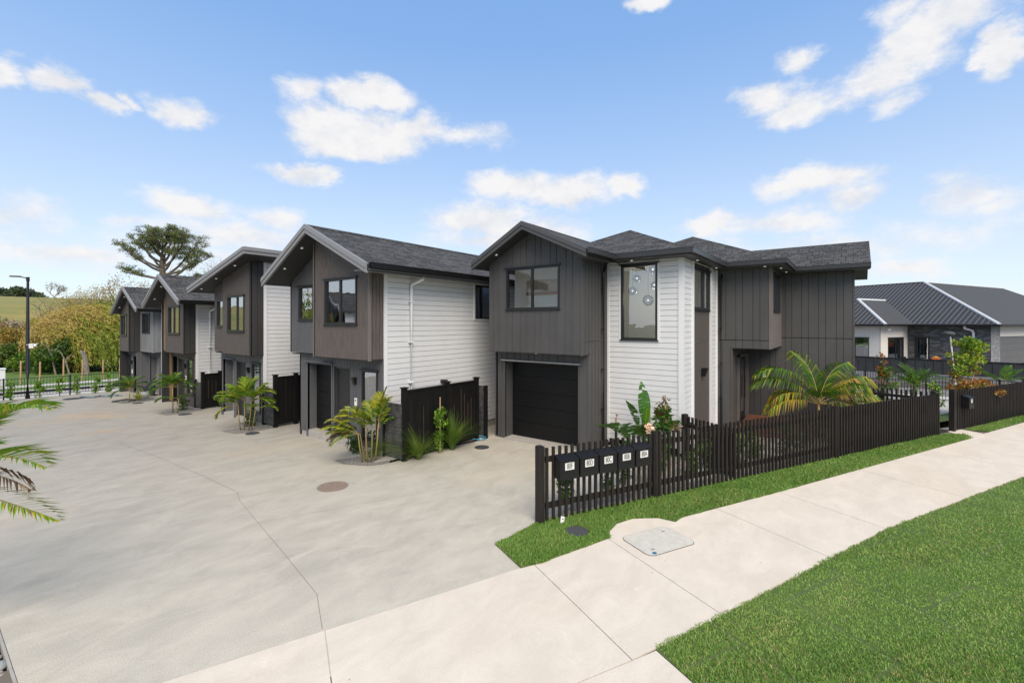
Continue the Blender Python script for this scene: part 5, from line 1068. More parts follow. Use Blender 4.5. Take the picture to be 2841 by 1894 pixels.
p = st(20.55, 7.16-.055); letterbox((p[0], p[1], .75), '8', 'grey letterbox alone on the right hand picket fence', w=.36, h=.42, plate=(.1, .12))
mb = MB(); mb.bar(st(4.2, 7.1), US, (-UT[0], -UT[1]), 0, 0.001, 0, .001, 0, .001)

# ------------------------------------------------------------------ small things on the ground
def manhole(label, x, y, r, m, ring=True, cat='manhole cover', grate=False, z=.004, rib=True):
    z += gz(y); t = thing('manhole_cover' if not grate else 'drain_grate', label, cat, (x, y, z)); 
    mb = MB(); mb.disc((x, y), r, z-.03, z, 0, 36); mb.build('cover' if not grate else 'sump', M[m] if not grate else M['ink'], t)
    mb = MB(); seg = 36
    for k in range(seg):
        a, b = 2*math.pi*k/seg, 2*math.pi*(k+1)/seg
        mb.hexa([(x+r*math.cos(a), y+r*math.sin(a), z-.02), (x+(r+.025)*math.cos(a), y+(r+.025)*math.sin(a), z-.02), (x+(r+.025)*math.cos(b), y+(r+.025)*math.sin(b), z-.02), (x+r*math.cos(b), y+r*math.sin(b), z-.02)], [(x+r*math.cos(a), y+r*math.sin(a), z+.006), (x+(r+.025)*math.cos(a), y+(r+.025)*math.sin(a), z+.006), (x+(r+.025)*math.cos(b), y+(r+.025)*math.sin(b), z+.006), (x+r*math.cos(b), y+r*math.sin(b), z+.006)])
    mb.build('rim', M['cover_dark'] if m != 'rust' else M['rust'], t)
    mb = MB(); k = -r
    while k < r:
        hl = math.sqrt(max(0, r*r-k*k))*.95; kk = k
        if hl > .02: mb.box(x+k, x+k+(.014 if not grate else .016), y-hl, y+hl, z, z+.008)
        k += .045 if not grate else .035
    if not grate:
        k = -r
        while k < r:
            hl = math.sqrt(max(0, r*r-k*k))*.95
            if hl > .02: mb.box(x-hl, x+hl, y+k, y+k+.014, z, z+.0065)
            k += .06
    else: mb.box(x-r*.95, x+r*.95, y-.015, y+.015, z, z+.0075)
    mb.build('ribs', M[m] if not grate else M['cover_dark'], t); return t
mh = manhole('rusty brown round manhole cover in the middle of the driveway', 5.73, 9.2, .30, 'rust')
mb = MB(); mb.disc((6.12, 9.02), .05, .0, .008, 0, 16); tag(mb.build('valve_cap', M['concrete_plain']), 'small round concrete cap beside the rusty manhole cover', 'cap')
manhole('round slotted drain grate near the blue hose, in front of the wide garage', 10.13, 8.64, .19, 'cover_dark', cat='drain', grate=True)
manhole('round slotted drain grate in front of the third house palm bed', 6.99, 21.82, .21, 'cover_dark', cat='drain', grate=True)
manhole('dark round inspection lid in front of the mono-pitch house palm bed', 7.01, 15.93, .19, 'cover_dark')
manhole('small dark lid in front of the furthest palm', 6.75, 27.0, .19, 'cover_dark')
manhole('dark round manhole cover at far left near the metal fence', 3.05, 30.4, .42, 'cover_dark'); manhole('brown grated cover at far left, between two dark covers', 4.1, 30.3, .33, 'rust'); manhole('pale round lid near the metal fence, right of the brown cover', 5.3, 31.6, .38, 'cover_dark')
x, y = st(4.49, 6.56); t = thing('meter_lid', 'round dark grey speckled lid set in the grass below the letterboxes', 'cover', (x, y, 0)); mb = MB(); mb.disc((x, y), .19, -.02, .035, 0, 36); mb.build('lid', M['cover_dark'], t); mb = MB(); mb.disc((x, y), .215, -.02, .022, 0, 36); mb.build('rim', M['mulch'], t)
# rounded rectangular utility cover in the footpath
def rrect(s0, s1, t0, t1, r, inset=0):
    out = []
    for cx, cy, a0 in ((s1-r, t1-r, 0), (s0+r, t1-r, 90), (s0+r, t0+r, 180), (s1-r, t0+r, 270)):
        for k in range(7): a = R(a0+k*15); out.append(st(cx+(r-inset)*math.cos(a), cy+(r-inset)*math.sin(a)))
    return out
t = thing('utility_cover', 'pale green rounded rectangular utility cover set into the footpath', 'cover', (*st(5.5, 5.7), 0))
mb = MB(); mb.prism(rrect(5.02, 6.03, 5.36, 6.08, .12), -.03, .0125); mb.build('rim', M['joint'], t)
mb = MB(); mb.prism(rrect(5.02, 6.03, 5.36, 6.08, .12, .010), -.03, .0165); mb.build('lid', M['util'], t)
for (s, tt) in ((5.22, 5.52), (5.83, 5.92)): mb = MB(); mb.bar(st(s, tt), US, UT, -.035, .035, -.007, .007, .0166, .0185); mb.build('slot', M['ink'], t)
mb = MB(); mb.disc(st(5.16, 5.42), .035, .0166, .0185, 0, 18, 1.2); mb.build('badge', M['badge'], t)
# little white tag in the grass
x, y = st(4.42, 6.98); t = thing('plant_tag', 'small tilted white tag stuck in the grass at foot of the end post', 'tag', (x, y, 0)); mb = MB(); mb.hexa([(x-.035, y-.02, .03), (x+.035, y-.05, .0), (x+.037, y-.045, .0), (x-.033, y-.015, .03)], [(x-.01, y-.02, .15), (x+.06, y-.05, .12), (x+.062, y-.045, .12), (x-.008, y-.015, .15)]); mb.build('card', M['white_pvc'], t)
mb = MB(); mb.hexa([(x+.005, y-.035, .085), (x+.025, y-.044, .078), (x+.026, y-.042, .078), (x+.006, y-.033, .085)], [(x+.008, y-.037, .11), (x+.028, y-.046, .103), (x+.029, y-.043, .103), (x+.009, y-.034, .11)]); mb.build('print', M['ink'], t)
# blue hose by the gate
mb = MB(); pts = [(10.85+.22*math.cos(a)-.1*a/6, 9.35+.26*math.sin(a), .03+.004*a) for a in np.linspace(0, 9, 40)]; mb.tube(pts, .017, seg=6); tag(mb.build('garden_hose', M['blue_hose']), 'bright blue hose coiled at the foot of the passage gate', 'hose')
mb = MB(); pts = [(5.5+i*.06, 31.4+.22*math.sin(i*.7)-i*.02, gz(31)+.05+.02*math.sin(i)) for i in range(26)]; mb.tube(pts, .035, seg=6); pts = [(5.6+i*.06, 31.3+.2*math.cos(i*.5)-i*.02, gz(31)+.07) for i in range(22)]; mb.tube(pts, .03, seg=6); tag(mb.build('crumpled_hose', M['blue_grey_hose']), 'grey blue hose lying in a heap by the far metal fence', 'hose')
# bucket with tool
bx, by = 7.45, 28.75; zb = gz(by); t = thing('bucket', 'white plastic bucket with a tool sticking out, in front of the furthest house', 'bucket', (bx, by, zb))
mb = MB(); mb.tube([(bx, by, zb), (bx, by, zb+.36)], [.17, .20], seg=20); mb.tube([(bx, by, zb+.33), (bx, by, zb+.36)], .21, seg=20); mb.build('pail', M['bucket'], t, True)
mb = MB(); mb.tube([(bx-.05, by, zb+.3), (bx-.07, by-.03, zb+.55)], .02, seg=6); mb.build('tool_handle', M['timber_raw'], t)
# black sheet over the doorway of the last garage
t = thing('black_sheet', 'black plastic sheet draped from the garage opening of the furthest house down to the driveway', 'sheet', (7.9, 29.6, -.2))
mb = MB(); a = [(8.0, 29.25, .75), (8.0, 29.45, .70), (7.9, 29.9, .38), (7.8, 30.4, .1), (7.7, 30.9, -.12)]; b = [(7.95, 29.15, -.15), (7.85, 29.3, -.18), (7.8, 29.8, -.19), (7.75, 30.4, -.19), (7.68, 30.95, -.19)]
for i in range(4): mb.face([b[i], b[i+1], a[i+1], a[i]]); mb.face([(p[0]+.05, p[1], p[2]) for p in (a[i], a[i+1], b[i+1], b[i])])
mb.build('drape', M['ink'], t)
# street lamp
t = thing('street_lamp', 'tall slim black lamp post with small flat lamp head, by the far metal fence', 'street lamp', (3.95, 33.75, -.24))
mb = MB(); mb.tube([(3.95, 33.75, -.24), (3.95, 33.75, 1.2), (3.96, 33.75, 5.9)], [.10, .085, .05], seg=12); mb.build('pole', M['black_metal'], t, True)
mb = MB(); mb.tube([(3.96, 33.75, 5.75), (3.96, 33.75, 5.95)], .07, seg=10); mb.tube([(3.96, 33.75, 5.88), (3.72, 33.95, 5.96)], .03, seg=6); mb.build('arm', M['black_metal'], t)
mb = MB(); mb.hexa([(3.32, 33.95, 5.93), (3.70, 33.78, 5.93), (3.78, 33.95, 5.93), (3.4, 34.1, 5.93)], [(3.35, 33.96, 6.0), (3.68, 33.80, 6.0), (3.75, 33.95, 6.0), (3.42, 34.08, 6.0)]); mb.build('lamp_head', M['cover_dark'], t)
mb = MB(); mb.box(3.98, 4.14, 33.66, 33.74, 2.32, 2.55); mb.tube([(3.9, 33.7, 2.5), (4.3, 33.6, 2.54)], .018, seg=5); mb.sphere((4.2, 33.6, 2.45), .06); mb.build('camera_bracket', M['white_pvc'], t)
mb = MB(); mb.box(2.7, 4.0, 42.4, 43.1, ZF+.1, ZF+1.15); mb.box(2.66, 4.04, 42.36, 43.14, ZF+1.15, ZF+1.2); tag(mb.build('utility_cabinet', M['white_trim']), 'white utility cabinet across the far street, at left edge', 'cabinet')
# extension pole with brush leaning in the yard
x, y = 27.0, -3.6; t = thing('extension_pole', 'white extension pole with round grey brush, standing up behind the reddish shrub', 'brush pole', (x, y, 0)); mb = MB(); mb.tube([(x+.1, y, .0), (x-.35, y+.30, 3.05)], .028, seg=6); mb.build('pole', M['white_pvc'], t); mb = MB(); mb.sphere((x-.40, y+.34, 3.15), .20, 0, 14, 8, .55); mb.build('brush', M['cover_dark'], t)
for (x, y, h_, lb) in ((26.2, -2.7, 1.0, 'left of the reddish shrub'), (24.6, -6.5, 1.55, 'near the right edge, above the picket fence')):
    mb = MB(); mb.box(x-.08, x+.08, y-.08, y+.08, 0, h_); tag(mb.build('timber_post', M['timber_raw']), 'raw timber post standing '+lb, 'post')
mb = MB(); mb.box(40.5, 40.8, -4.55, -4.15, .9, 1.36, 0); mb.box(40.48, 40.82, -4.45, -4.25, 1.36, 1.42, 1); tag(mb.build('toy_car', [M['orange'], M['yellow']]), 'small orange and yellow plastic toy top showing over the black board fence', 'toy')
# smooth stones in the strip at bottom left
st_mesh = []
for k in range(5):
    mb = MB(); mb.sphere((0, 0, 0), 1, 0, 10, 7, 1); o = mb.build('stone', M['stone%d' % (k % 3)] if ('stone%d' % (k % 3)) in M else M['concrete_plain'], None, True); rr = random.Random(k)
    for v in o.data.vertices:
        s_ = 1+.12*math.sin(v.co.x*2.3+k)+.1*math.sin(v.co.y*3.1+k*2); v.co = (v.co.x*s_*1.25, v.co.y*s_*.85, v.co.z*s_*.55)
    st_mesh.append(o)
rr = random.Random(11); cnt = 0; pts_ = []
labs = {}
while cnt < 150:
    y = rr.uniform(6.4, 9.4); x = rr.uniform(.30, .66); r_ = rr.uniform(.03, .062)
    if any((x-q[0])**2+(y-q[1])**2 < ((r_+q[2])*.72)**2 for q in pts_): cnt += .02; continue
    pts_.append((x, y, r_)); src = st_mesh[int(cnt) % 5]; o = src if cnt < 1 and False else src.copy(); col.objects.link(o)
    o.location = (x, y, -.07+r_*.4+rr.uniform(0, .02)); o.scale = (r_, r_, r_); o.rotation_euler = (rr.uniform(-.3, .3), rr.uniform(-.3, .3), rr.uniform(0, 6.3)); tag(o, 'smooth grey river stone in the narrow strip along the left driveway edge', 'stone', 'river stones along the driveway edge'); cnt += 1
for o in st_mesh: bpy.data.objects.remove(o)
sheet('stone_bed', [(-1.2, 5.8), (.69, 6.35), (.69, 13), (-1.2, 13)], -.10, M['mulch'], follow=False)

# ------------------------------------------------------------------ vegetation
RT = Vector((math.sin(YAW), -math.cos(YAW), 0)); FW = Vector((math.cos(YAW), math.sin(YAW), 0)); UPV = Vector((0, 0, 1))
def frond(parent, base, az_, el0, length, droop, nl=38, ll=.32, lw=.018, mats=('palm_g', 'palm_y'), w=(.8, .2), hang=.5, start=.22, vee=.5, seed=0, rr_=.009, name='frond', stalk='cane', twist=0):
    rr = random.Random(seed); mb = MB(); p = Vector(base); th = el0; N = 22; pts = [p.copy()]; tans = []
    h = Vector((math.cos(az_), math.sin(az_), 0))
    for k in range(N):
        t = k/N; d = h*math.cos(th) + UPV*math.sin(th); tans.append(d); p = p + d*(length/N); pts.append(p.copy()); th -= droop/N*(.4+1.2*t)
    tans.append(tans[-1]); mb.tube([tuple(q) for q in pts], [rr_*(1-.75*i/N) for i in range(N+1)], 0, 5)
    side = h.cross(UPV).normalized()
    for i in range(nl):
        t = start + (1-start)*(i+.5)/nl; f = t*N; k = min(int(f), N-1); q = pts[k].lerp(pts[k+1], f-k); tn = tans[k]; nn = side.cross(tn).normalized()
        prof = math.sin(math.pi*min(1, (t-start)/(1-start)*.86+.14))**.6; L = ll*prof*rr.uniform(.85, 1.1)
        m = 1 + rr.choices(range(len(mats)), w)[0]
        for sg in (-1, 1):
            ang = .95 - .55*(t-start)/(1-start) + rr.uniform(-.08, .08)
            d = (tn*math.cos(ang) + side*sg*math.sin(ang) + nn*vee*rr.uniform(.6, 1.2)*.5).normalized(); mid = q + d*L*.5
            d2 = (d - UPV*hang*rr.uniform(.6, 1.3)).normalized(); tip = mid + d2*L*.5
            wd = (tn*.8 + nn*.4).normalized() * lw * rr.uniform(.8, 1.2)
            mb.face([q - wd*.5, q + wd*.5, mid + wd*.85, mid - wd*.85], m); mb.face([mid - wd*.85, mid + wd*.85, tip], m)
    return mb.build(name, [M[stalk]] + [M[x] for x in mats], parent)
def palm(label, pos, stems, fronds, group=None, name='palm', mats=('palm_g', 'palm_d', 'palm_y'), w=(.6, .25, .15), sr=.022, stalk='cane', cat='palm'):
    z = gz(pos[1]); t = thing(name, label, cat, (pos[0], pos[1], z), group)
    P0 = Vector((pos[0], pos[1], z))
    tops = []
    for (dx, dy, lx, ly, h, r) in stems:
        mb = MB(); b = P0 + Vector((dx, dy, 0)); tp = b + Vector((lx, ly, h)); md = b.lerp(tp, .5) + Vector((lx*.12, ly*.12, 0)); mb.tube([tuple(b), tuple(md), tuple(tp)], [r, r*.8, r*.55], 0, 8); mb.build('cane', M[stalk], t, True); tops.append(tp)
    for i, (si, a, e, L, dr, kw) in enumerate(fronds):
        o = dict(mats=mats, w=w); o.update(kw); frond(t, tops[si], YAW - R(90) + R(a), R(e), L, dr, seed=i+int(pos[0]*7), **o)
    return t
# angle a: 0 = to the right in the picture, 180 = to the left, -90 = towards the viewer, 90 = away
YM = dict(mats=('palm_y', 'palm_g', 'dry'), w=(.62, .28, .10)); DM = dict(mats=('dry_dark', 'dry'), w=(.8, .2), hang=1.4)
palm('golden cane palm clump with yellow fronds in gravel at the corner of the nearest townhouse', (7.26, 10.05),
     [(-.08, .12, -.10, .05, .75, .022), (0, .02, -.02, .06, .95, .024), (.06, -.05, .02, -.02, .9, .022), (.14, -.1, .06, -.06, 1.0, .026), (.02, .12, -.06, .16, .7, .018), (.18, -.02, .10, -.02, .8, .02)],
     [(0, 178, 50, .95, 1.5, YM), (0, 195, 30, .95, 1.0, YM), (1, 172, 68, .85, 2.2, YM), (1, 150, 60, .8, 1.4, {}), (1, 200, 45, .8, 1.2, YM), (2, 240, 60, .7, 1.2, {}), (2, 120, 75, .8, 1.1, {}), (3, 20, 84, .95, .35, {}), (3, 330, 80, .8, .9, {}), (3, 100, 78, .85, .7, YM), (4, 185, 10, .85, .9, DM), (4, 200, 22, .8, .8, YM), (4, 160, 30, .7, 1.0, {}), (5, 30, 62, .55, 1.6, {}), (5, 60, 75, .75, 1.0, {}), (0, 215, 5, .7, 1.0, {}), (2, 265, 45, .6, 1.4, {}), (1, 185, 35, .7, 1.8, YM)], 'palms in front of the townhouses', w=(.45, .2, .35))
palm('lush bright green palm clump in gravel before the mono-pitch house', (7.03, 16.63),
     [(-.05, .12, -.04, .10, .85, .02), (.02, 0, .02, .02, 1.0, .022), (.10, -.15, .05, -.05, .95, .02), (.16, -.2, .08, -.12, .7, .02)],
     [(0, 175, 55, .95, 2.0, {}), (0, 160, 30, .8, 1.6, {}), (0, 190, 70, .8, 1.6, {}), (1, 120, 82, .85, .7, {}), (1, 60, 80, .9, .8, {}), (1, 180, 72, .85, 1.4, {}), (1, 260, 70, .8, 1.6, {}), (2, 15, 60, .9, 1.9, {}), (2, 350, 35, .8, 1.7, {}), (2, 40, 75, .85, 1.3, {}), (3, 20, 30, .7, 1.6, {}), (0, 200, 0, .8, 1.6, YM), (3, 280, 50, .7, 1.8, {}), (1, 300, 60, .75, 1.8, {}), (1, 0, 78, .9, 1.0, {}), (0, 145, 75, .8, 1.2, {}), (2, 70, 65, .8, 1.5, {}), (0, 240, 60, .7, 1.8, {}), (1, 200, 45, .8, 2.0, {}), (2, 330, 65, .8, 1.7, {}), (3, 10, 60, .7, 1.8, {}), (1, 90, 70, .85, 1.0, {})], 'palms in front of the townhouses', mats=('leaf_br', 'palm_g', 'palm_y'), w=(.45, .3, .25))
palm('palm with one leaning cane and wide green crown in gravel before the third house', (6.79, 22.55),
     [(0, 0, .0, .02, 1.05, .028), (.08, -.25, .04, -.05, .6, .02)],
     [(0, 170, 50, 1.0, 1.9, {}), (0, 190, 75, .8, 1.5, {}), (0, 10, 25, 1.0, 1.2, {}), (0, 355, 45, .95, 1.8, {}), (0, 90, 80, .7, 1.0, {}), (0, 180, 10, 1.0, 1.3, {}), (0, 270, 50, .8, 1.8, {}), (0, 150, 65, .8, 1.4, {}), (1, 190, 20, .9, 1.3, {}), (1, 330, 40, .6, 1.4, {}), (0, 30, 10, .8, 1.3, {}), (0, 200, 40, .85, 1.9, {}), (0, 340, 65, .8, 1.8, {}), (0, 225, 20, .8, 1.6, {}), (0, 120, 45, .8, 1.6, {})], 'palms in front of the townhouses', w=(.6, .3, .1))
palm('small dark green palm beside the yellow flax, before the furthest townhouse', (6.61, 27.74),
     [(0, 0, .02, .02, .6, .025)],
     [(0, a, e, .85, 1.5, {}) for a, e in ((170, 60), (10, 50), (190, 30), (345, 30), (90, 75), (260, 55), (150, 80), (30, 75), (200, 5), (300, 40))], 'palms in front of the townhouses', w=(.3, .65, .05))
BL = dict(nl=48, ll=.50, lw=.020, rr_=.010)
palm('large palm reaching into the left edge with bright fronds and withered brown leaves', (.18, 8.85),
     [(0, 0, .05, .02, 1.7, .05), (.1, .25, 0, 0, 1.5, .04), (-.15, -.1, 0, 0, 1.6, .04)],
     [(0, -8, 52, 2.05, 1.15, dict(BL, mats=('palm_y', 'leaf_br'), w=(.25, .75))), (0, -14, 26, 2.0, .8, dict(BL, mats=('leaf_br', 'palm_y'), w=(.6, .4), hang=.35)), (0, -4, 16, 1.35, .9, dict(BL, nl=26, ll=.34, mats=('dry_dark', 'dry'), w=(.7, .3), hang=1.8)), (0, -8, -8, 1.85, .15, dict(BL, ll=.40, hang=.3, mats=('leaf_br', 'palm_y', 'dry'), w=(.6, .3, .1))),
      (0, 160, 50, 1.3, 1.3, BL), (1, 120, 40, 1.2, 1.2, BL), (2, 200, 45, 1.2, 1.4, BL), (0, 0, 75, 1.3, 1.5, dict(BL, mats=('leaf_br', 'palm_g'), w=(.6, .4))), (0, -35, -40, 1.0, .4, dict(BL, mats=('dry_dark', 'dry'), w=(.7, .3), hang=1.5))])
KL = dict(nl=40, ll=.82, lw=.026, hang=2.0, vee=.15, rr_=.015, stalk='cane')
KO = dict(KL, mats=('palm_o', 'palm_g', 'palm_y'), w=(.45, .35, .2)); KD = dict(KL, mats=('dry', 'palm_g', 'palm_o'), w=(.5, .3, .2))
palm('broad kentia palm with arching green and orange fronds against the dark wall, behind the fence', (17.3, .85),
     [(0, 0, 0, .02, 1.05, .055), (.05, -.1, .02, 0, .8, .03)],
     [(0, 172, 66, 2.4, 2.0, KL), (0, 165, 50, 2.2, 1.7, KL), (0, 185, 20, 1.8, 1.3, KO), (0, 178, 38, 1.6, 1.7, KO), (0, 100, 82, 2.0, 1.2, KL), (0, 20, 74, 1.9, 1.4, KL), (0, 8, 54, 2.2, 1.8, KO), (0, 355, 32, 1.9, 1.4, KO), (0, 345, 12, 1.9, .7, KD), (0, 0, 2, 1.9, .5, KD), (0, 290, 25, 1.3, 1.3, KD), (0, 330, 60, 1.5, 1.8, KL), (0, 240, 55, 1.3, 1.8, KL), (1, 270, 5, 1.0, .8, KD), (0, 40, 40, 1.6, 1.4, KL)])
palm('dark green nikau palm behind the metal fence in the yard', (27.9, -2.3), [(0, 0, 0, 0, .75, .07)],
     [(0, a, e, 1.15, .8, dict(nl=34, ll=.45, lw=.02, hang=.2, vee=.8)) for a, e in ((175, 38), (5, 38), (160, 55), (25, 52), (90, 62), (200, 30), (340, 32), (270, 50), (120, 75))], mats=('palm_d', 'palm_g'), w=(.7, .3), stalk='palm_d')
palm('pale green palm showing right of the reddish shrub', (30.8, -5.6), [(0, 0, 0, 0, .7, .06)],
     [(0, a, e, 1.3, .6, dict(nl=24, ll=.35, lw=.03, hang=.2, vee=.8)) for a, e in ((10, 45), (30, 55), (150, 50), (350, 30), (180, 40))], mats=('palm_g', 'palm_d'), w=(.7, .3), stalk='palm_d')

def leaves(name, parent, blobs, n, size, mats, w, seed=0, asp=.45, shell=.5, up=0.0):
    """blobs: (x,y,z,rx,ry,rz); diamond leaves through the volume"""
    rng = np.random.default_rng(seed); B = np.array(blobs, float); vol = (B[:, 3]*B[:, 4]*B[:, 5])**.75; pick = rng.choice(len(B), n, p=vol/vol.sum()); b = B[pick]
    d = rng.normal(size=(n, 3)); d /= np.linalg.norm(d, axis=1)[:, None]; r = rng.uniform(0, 1, n)**(shell*.6+.05); C = b[:, :3] + d*b[:, 3:]*r[:, None]
    a = rng.normal(size=(n, 3)) + d*.7; a[:, 2] += up; a /= np.linalg.norm(a, axis=1)[:, None]; c = np.cross(a, rng.normal(size=(n, 3))); c /= np.linalg.norm(c, axis=1)[:, None]+1e-9
    s = size*rng.uniform(.6, 1.3, n); V = np.zeros((n, 4, 3)); V[:, 0] = C; V[:, 1] = C+a*s[:, None]*.5+c*s[:, None]*asp*.5; V[:, 2] = C+a*s[:, None]; V[:, 3] = C+a*s[:, None]*.5-c*s[:, None]*asp*.5
    # colour comes in clumps as well as leaf by leaf
    sh = np.array([hash((int(p), seed)) % 100/100. for p in range(len(B))])[pick]; x = np.clip(rng.uniform(0, 1, n)*.65+sh*.35, 0, .999); cw = np.cumsum(np.array(w)/sum(w)); mi = np.searchsorted(cw, x); mi = np.clip(mi, 0, len(mats)-1)
    return npmesh(name, V.reshape(-1, 3), np.arange(n*4).reshape(n, 4), [M[m] for m in mats], mi, parent)
def shrub(label, x, y, h, r, n, size, mats, w, group=None, seed=0, name='shrub', z=None, col_=True, stems=3, cat='shrub', bare=.12):
    z = gz(y) if z is None else z; t = thing(name, label, cat, (x, y, z), group); rr = random.Random(seed+int(x*31+y*17)); mb = MB()
    for k in range(stems): a = rr.uniform(0, 6.28); q = rr.uniform(.1, .6)*r; mb.tube([(x, y, z), (x+q*.4*math.cos(a), y+q*.4*math.sin(a), z+h*.45), (x+q*math.cos(a), y+q*math.sin(a), z+h*.88)], [.012+.012*h, .008+.006*h, .004], 0, 5)
    mb.build('stem', M['bark'], t); bl = []
    for k in range(int(9+h*3)):
        zz = rr.uniform(bare, 1)*h; f = (1-abs(zz/h-.5)*.9) if col_ else 1; a = rr.uniform(0, 6.28); q = rr.uniform(0, .75)*r*f; s_ = rr.uniform(.28, .5)*r
        bl.append((x+q*math.cos(a), y+q*math.sin(a), z+zz-.1*h*.3, s_, s_, s_*rr.uniform(.8, 1.3)))
    leaves('foliage', t, bl, n, size, mats, w, seed+3); return t
G_ = (('leaf_m', 'leaf_br', 'leaf_d'), (.5, .25, .25))
# shrubs right behind the street fence
k = 0
for s, tt, h, r in ((5.05, 7.75, .95, .20), (6.25, 7.95, .85, .28), (6.75, 8.0, 1.0, .26), (7.35, 7.7, 1.05, .28), (7.95, 8.2, .9, .3), (8.6, 7.8, .8, .28), (9.4, 8.0, .85, .3), (10.3, 7.9, .8, .3), (11.2, 8.1, .9, .32), (12.3, 7.9, .8, .3), (13.4, 8.1, .85, .3), (14.8, 7.9, .8, .3), (16.2, 8.2, .9, .34), (17.5, 7.9, .8, .3)):
    p = st(s, tt); wh = ['first', 'second', 'third', 'fourth', 'fifth', 'sixth', 'seventh', 'eighth', 'ninth', 'tenth', 'eleventh', 'twelfth', 'thirteenth', 'fourteenth'][k]
    shrub('leafy green hedge shrub seen through the pickets, %s from the letterboxes' % wh, p[0], p[1], h, r, 620, .075, *G_, group='hedge shrubs inside the street fence', seed=k, bare=.02); k += 1
shrub('slim staked sapling with bright leaves against the black paling fence', 8.98, 9.20, 1.32, .24, 1000, .075, ('leaf_br', 'leaf_m'), (.6, .4), seed=41, name='sapling', cat='sapling', stems=1)
mb = MB(); mb.tube([(8.97, 9.17, 0), (8.99, 9.19, 1.55)], .014, 0, 6); tag(mb.build('plant_stake', M['timber_raw']), 'thin pale stake tied to the bright sapling', 'stake')
shrub('low dark leafed shrub behind the canes of the nearest palm', 7.62, 11.15, .42, .28, 420, .085, ('leaf_d', 'leaf_m'), (.6, .4), seed=5); shrub('tiny leafy shrub right of the nearest palm, at the wall foot', 7.72, 10.35, .35, .2, 260, .09, ('leaf_m', 'leaf_d'), (.5, .5), seed=6)
shrub('low green shrub right of the lush palm, at foot of the mono-pitch house', 7.5, 17.25, .5, .34, 420, .085, ('leaf_m', 'leaf_d'), (.4, .6), seed=7); shrub('low green shrub at foot of the third house, right of its palm', 7.3, 23.1, .45, .36, 380, .09, ('leaf_m', 'leaf_d'), (.4, .6), seed=8)
# magnolia with bronze leaves
t = shrub('upright magnolia with bronze topped leaves and cream flower before the white wall', 11.55, 3.85, 1.68, .25, 420, .15, ('ban', 'leaf_m', 'bronze'), (.6, .25, .15), seed=9, name='magnolia', cat='shrub', stems=1)
leaves('top_leaves', t, [(11.55, 3.85, 1.6, .14, .14, .16), (11.52, 3.9, 1.25, .12, .12, .1), (11.75, 3.6, .95, .16, .16, .12)], 110, .13, ('bronze', 'dry'), (.7, .3), 4)
leaves('flower', t, [(11.25, 4.1, .98, .05, .05, .04)], 26, .12, ('petal',), (1,), 4, asp=.8)
# red tipped shrubs and yard plants
RG = (('leaf_red', 'leaf_m', 'leaf_br'), (.3, .4, .3))
shrub('tall shrub with red new leaves beside the kentia palm, by the metal fence', 23.4, -.95, 1.75, .48, 1300, .12, *RG, seed=12, bare=.0); shrub('thin red leafed top shoot rising out of the tall shrub', 23.5, -.92, 2.45, .16, 130, .13, ('leaf_red', 'leaf_m'), (.7, .3), seed=13, stems=1, bare=.6)
shrub('pale green bush behind the fronds, left of the red leafed shrub', 22.4, .1, 1.5, .5, 900, .11, ('leaf_br', 'leaf_m'), (.5, .5), seed=14); shrub('young light green tree in front of the metal fence, right of the red leafed shrub', 25.6, -2.0, 1.55, .32, 600, .11, ('leaf_br', 'leaf_m'), (.6, .4), seed=15, name='sapling', cat='sapling')
shrub('young light green tree between the two street fences, left of the raw timber post', 22.2, -2.35, 1.6, .30, 650, .10, ('leaf_br', 'leaf_m'), (.6, .4), seed=16, name='sapling', cat='sapling')
t = thing('maple_tree', 'bushy young maple with green top and rusty lower leaves behind right hand fence', 'tree', (24.4, -3.55, 0)); mb = MB(); mb.tube([(24.4, -3.55, 0), (24.4, -3.5, 1.2), (24.62, -3.65, 3.0)], [.05, .035, .012], 0, 6); mb.build('trunk', M['bark'], t)
mb = MB(); mb.tube([(24.35, -3.4, .3), (24.75, -3.95, 2.85)], .02, 0, 6); mb.build('bamboo_stake', M['timber_raw'], t)
rr = random.Random(3); bl = []; bl2 = []
for k in range(64):
    zz = rr.uniform(.75, 3.0); f = 1.05*(1-max(0, (zz-1.2)/2.2))**.8; a = rr.uniform(0, 6.28); q = rr.uniform(.15, .95)*f; s_ = rr.uniform(.10, .20)
    (bl if zz > 1.75+rr.uniform(-.6, .5) else bl2).append((24.45+q*math.cos(a), -3.55+q*math.sin(a), zz, s_*1.35, s_*1.35, s_*.5))
leaves('crown', t, bl, 2100, .105, ('palm_y', 'leaf_br', 'leaf_m'), (.45, .4, .15), 21, asp=.6); leaves('crown_rusty', t, bl2, 2300, .105, ('leaf_red', 'autumn', 'leaf_m'), (.5, .3, .2), 22, asp=.6)

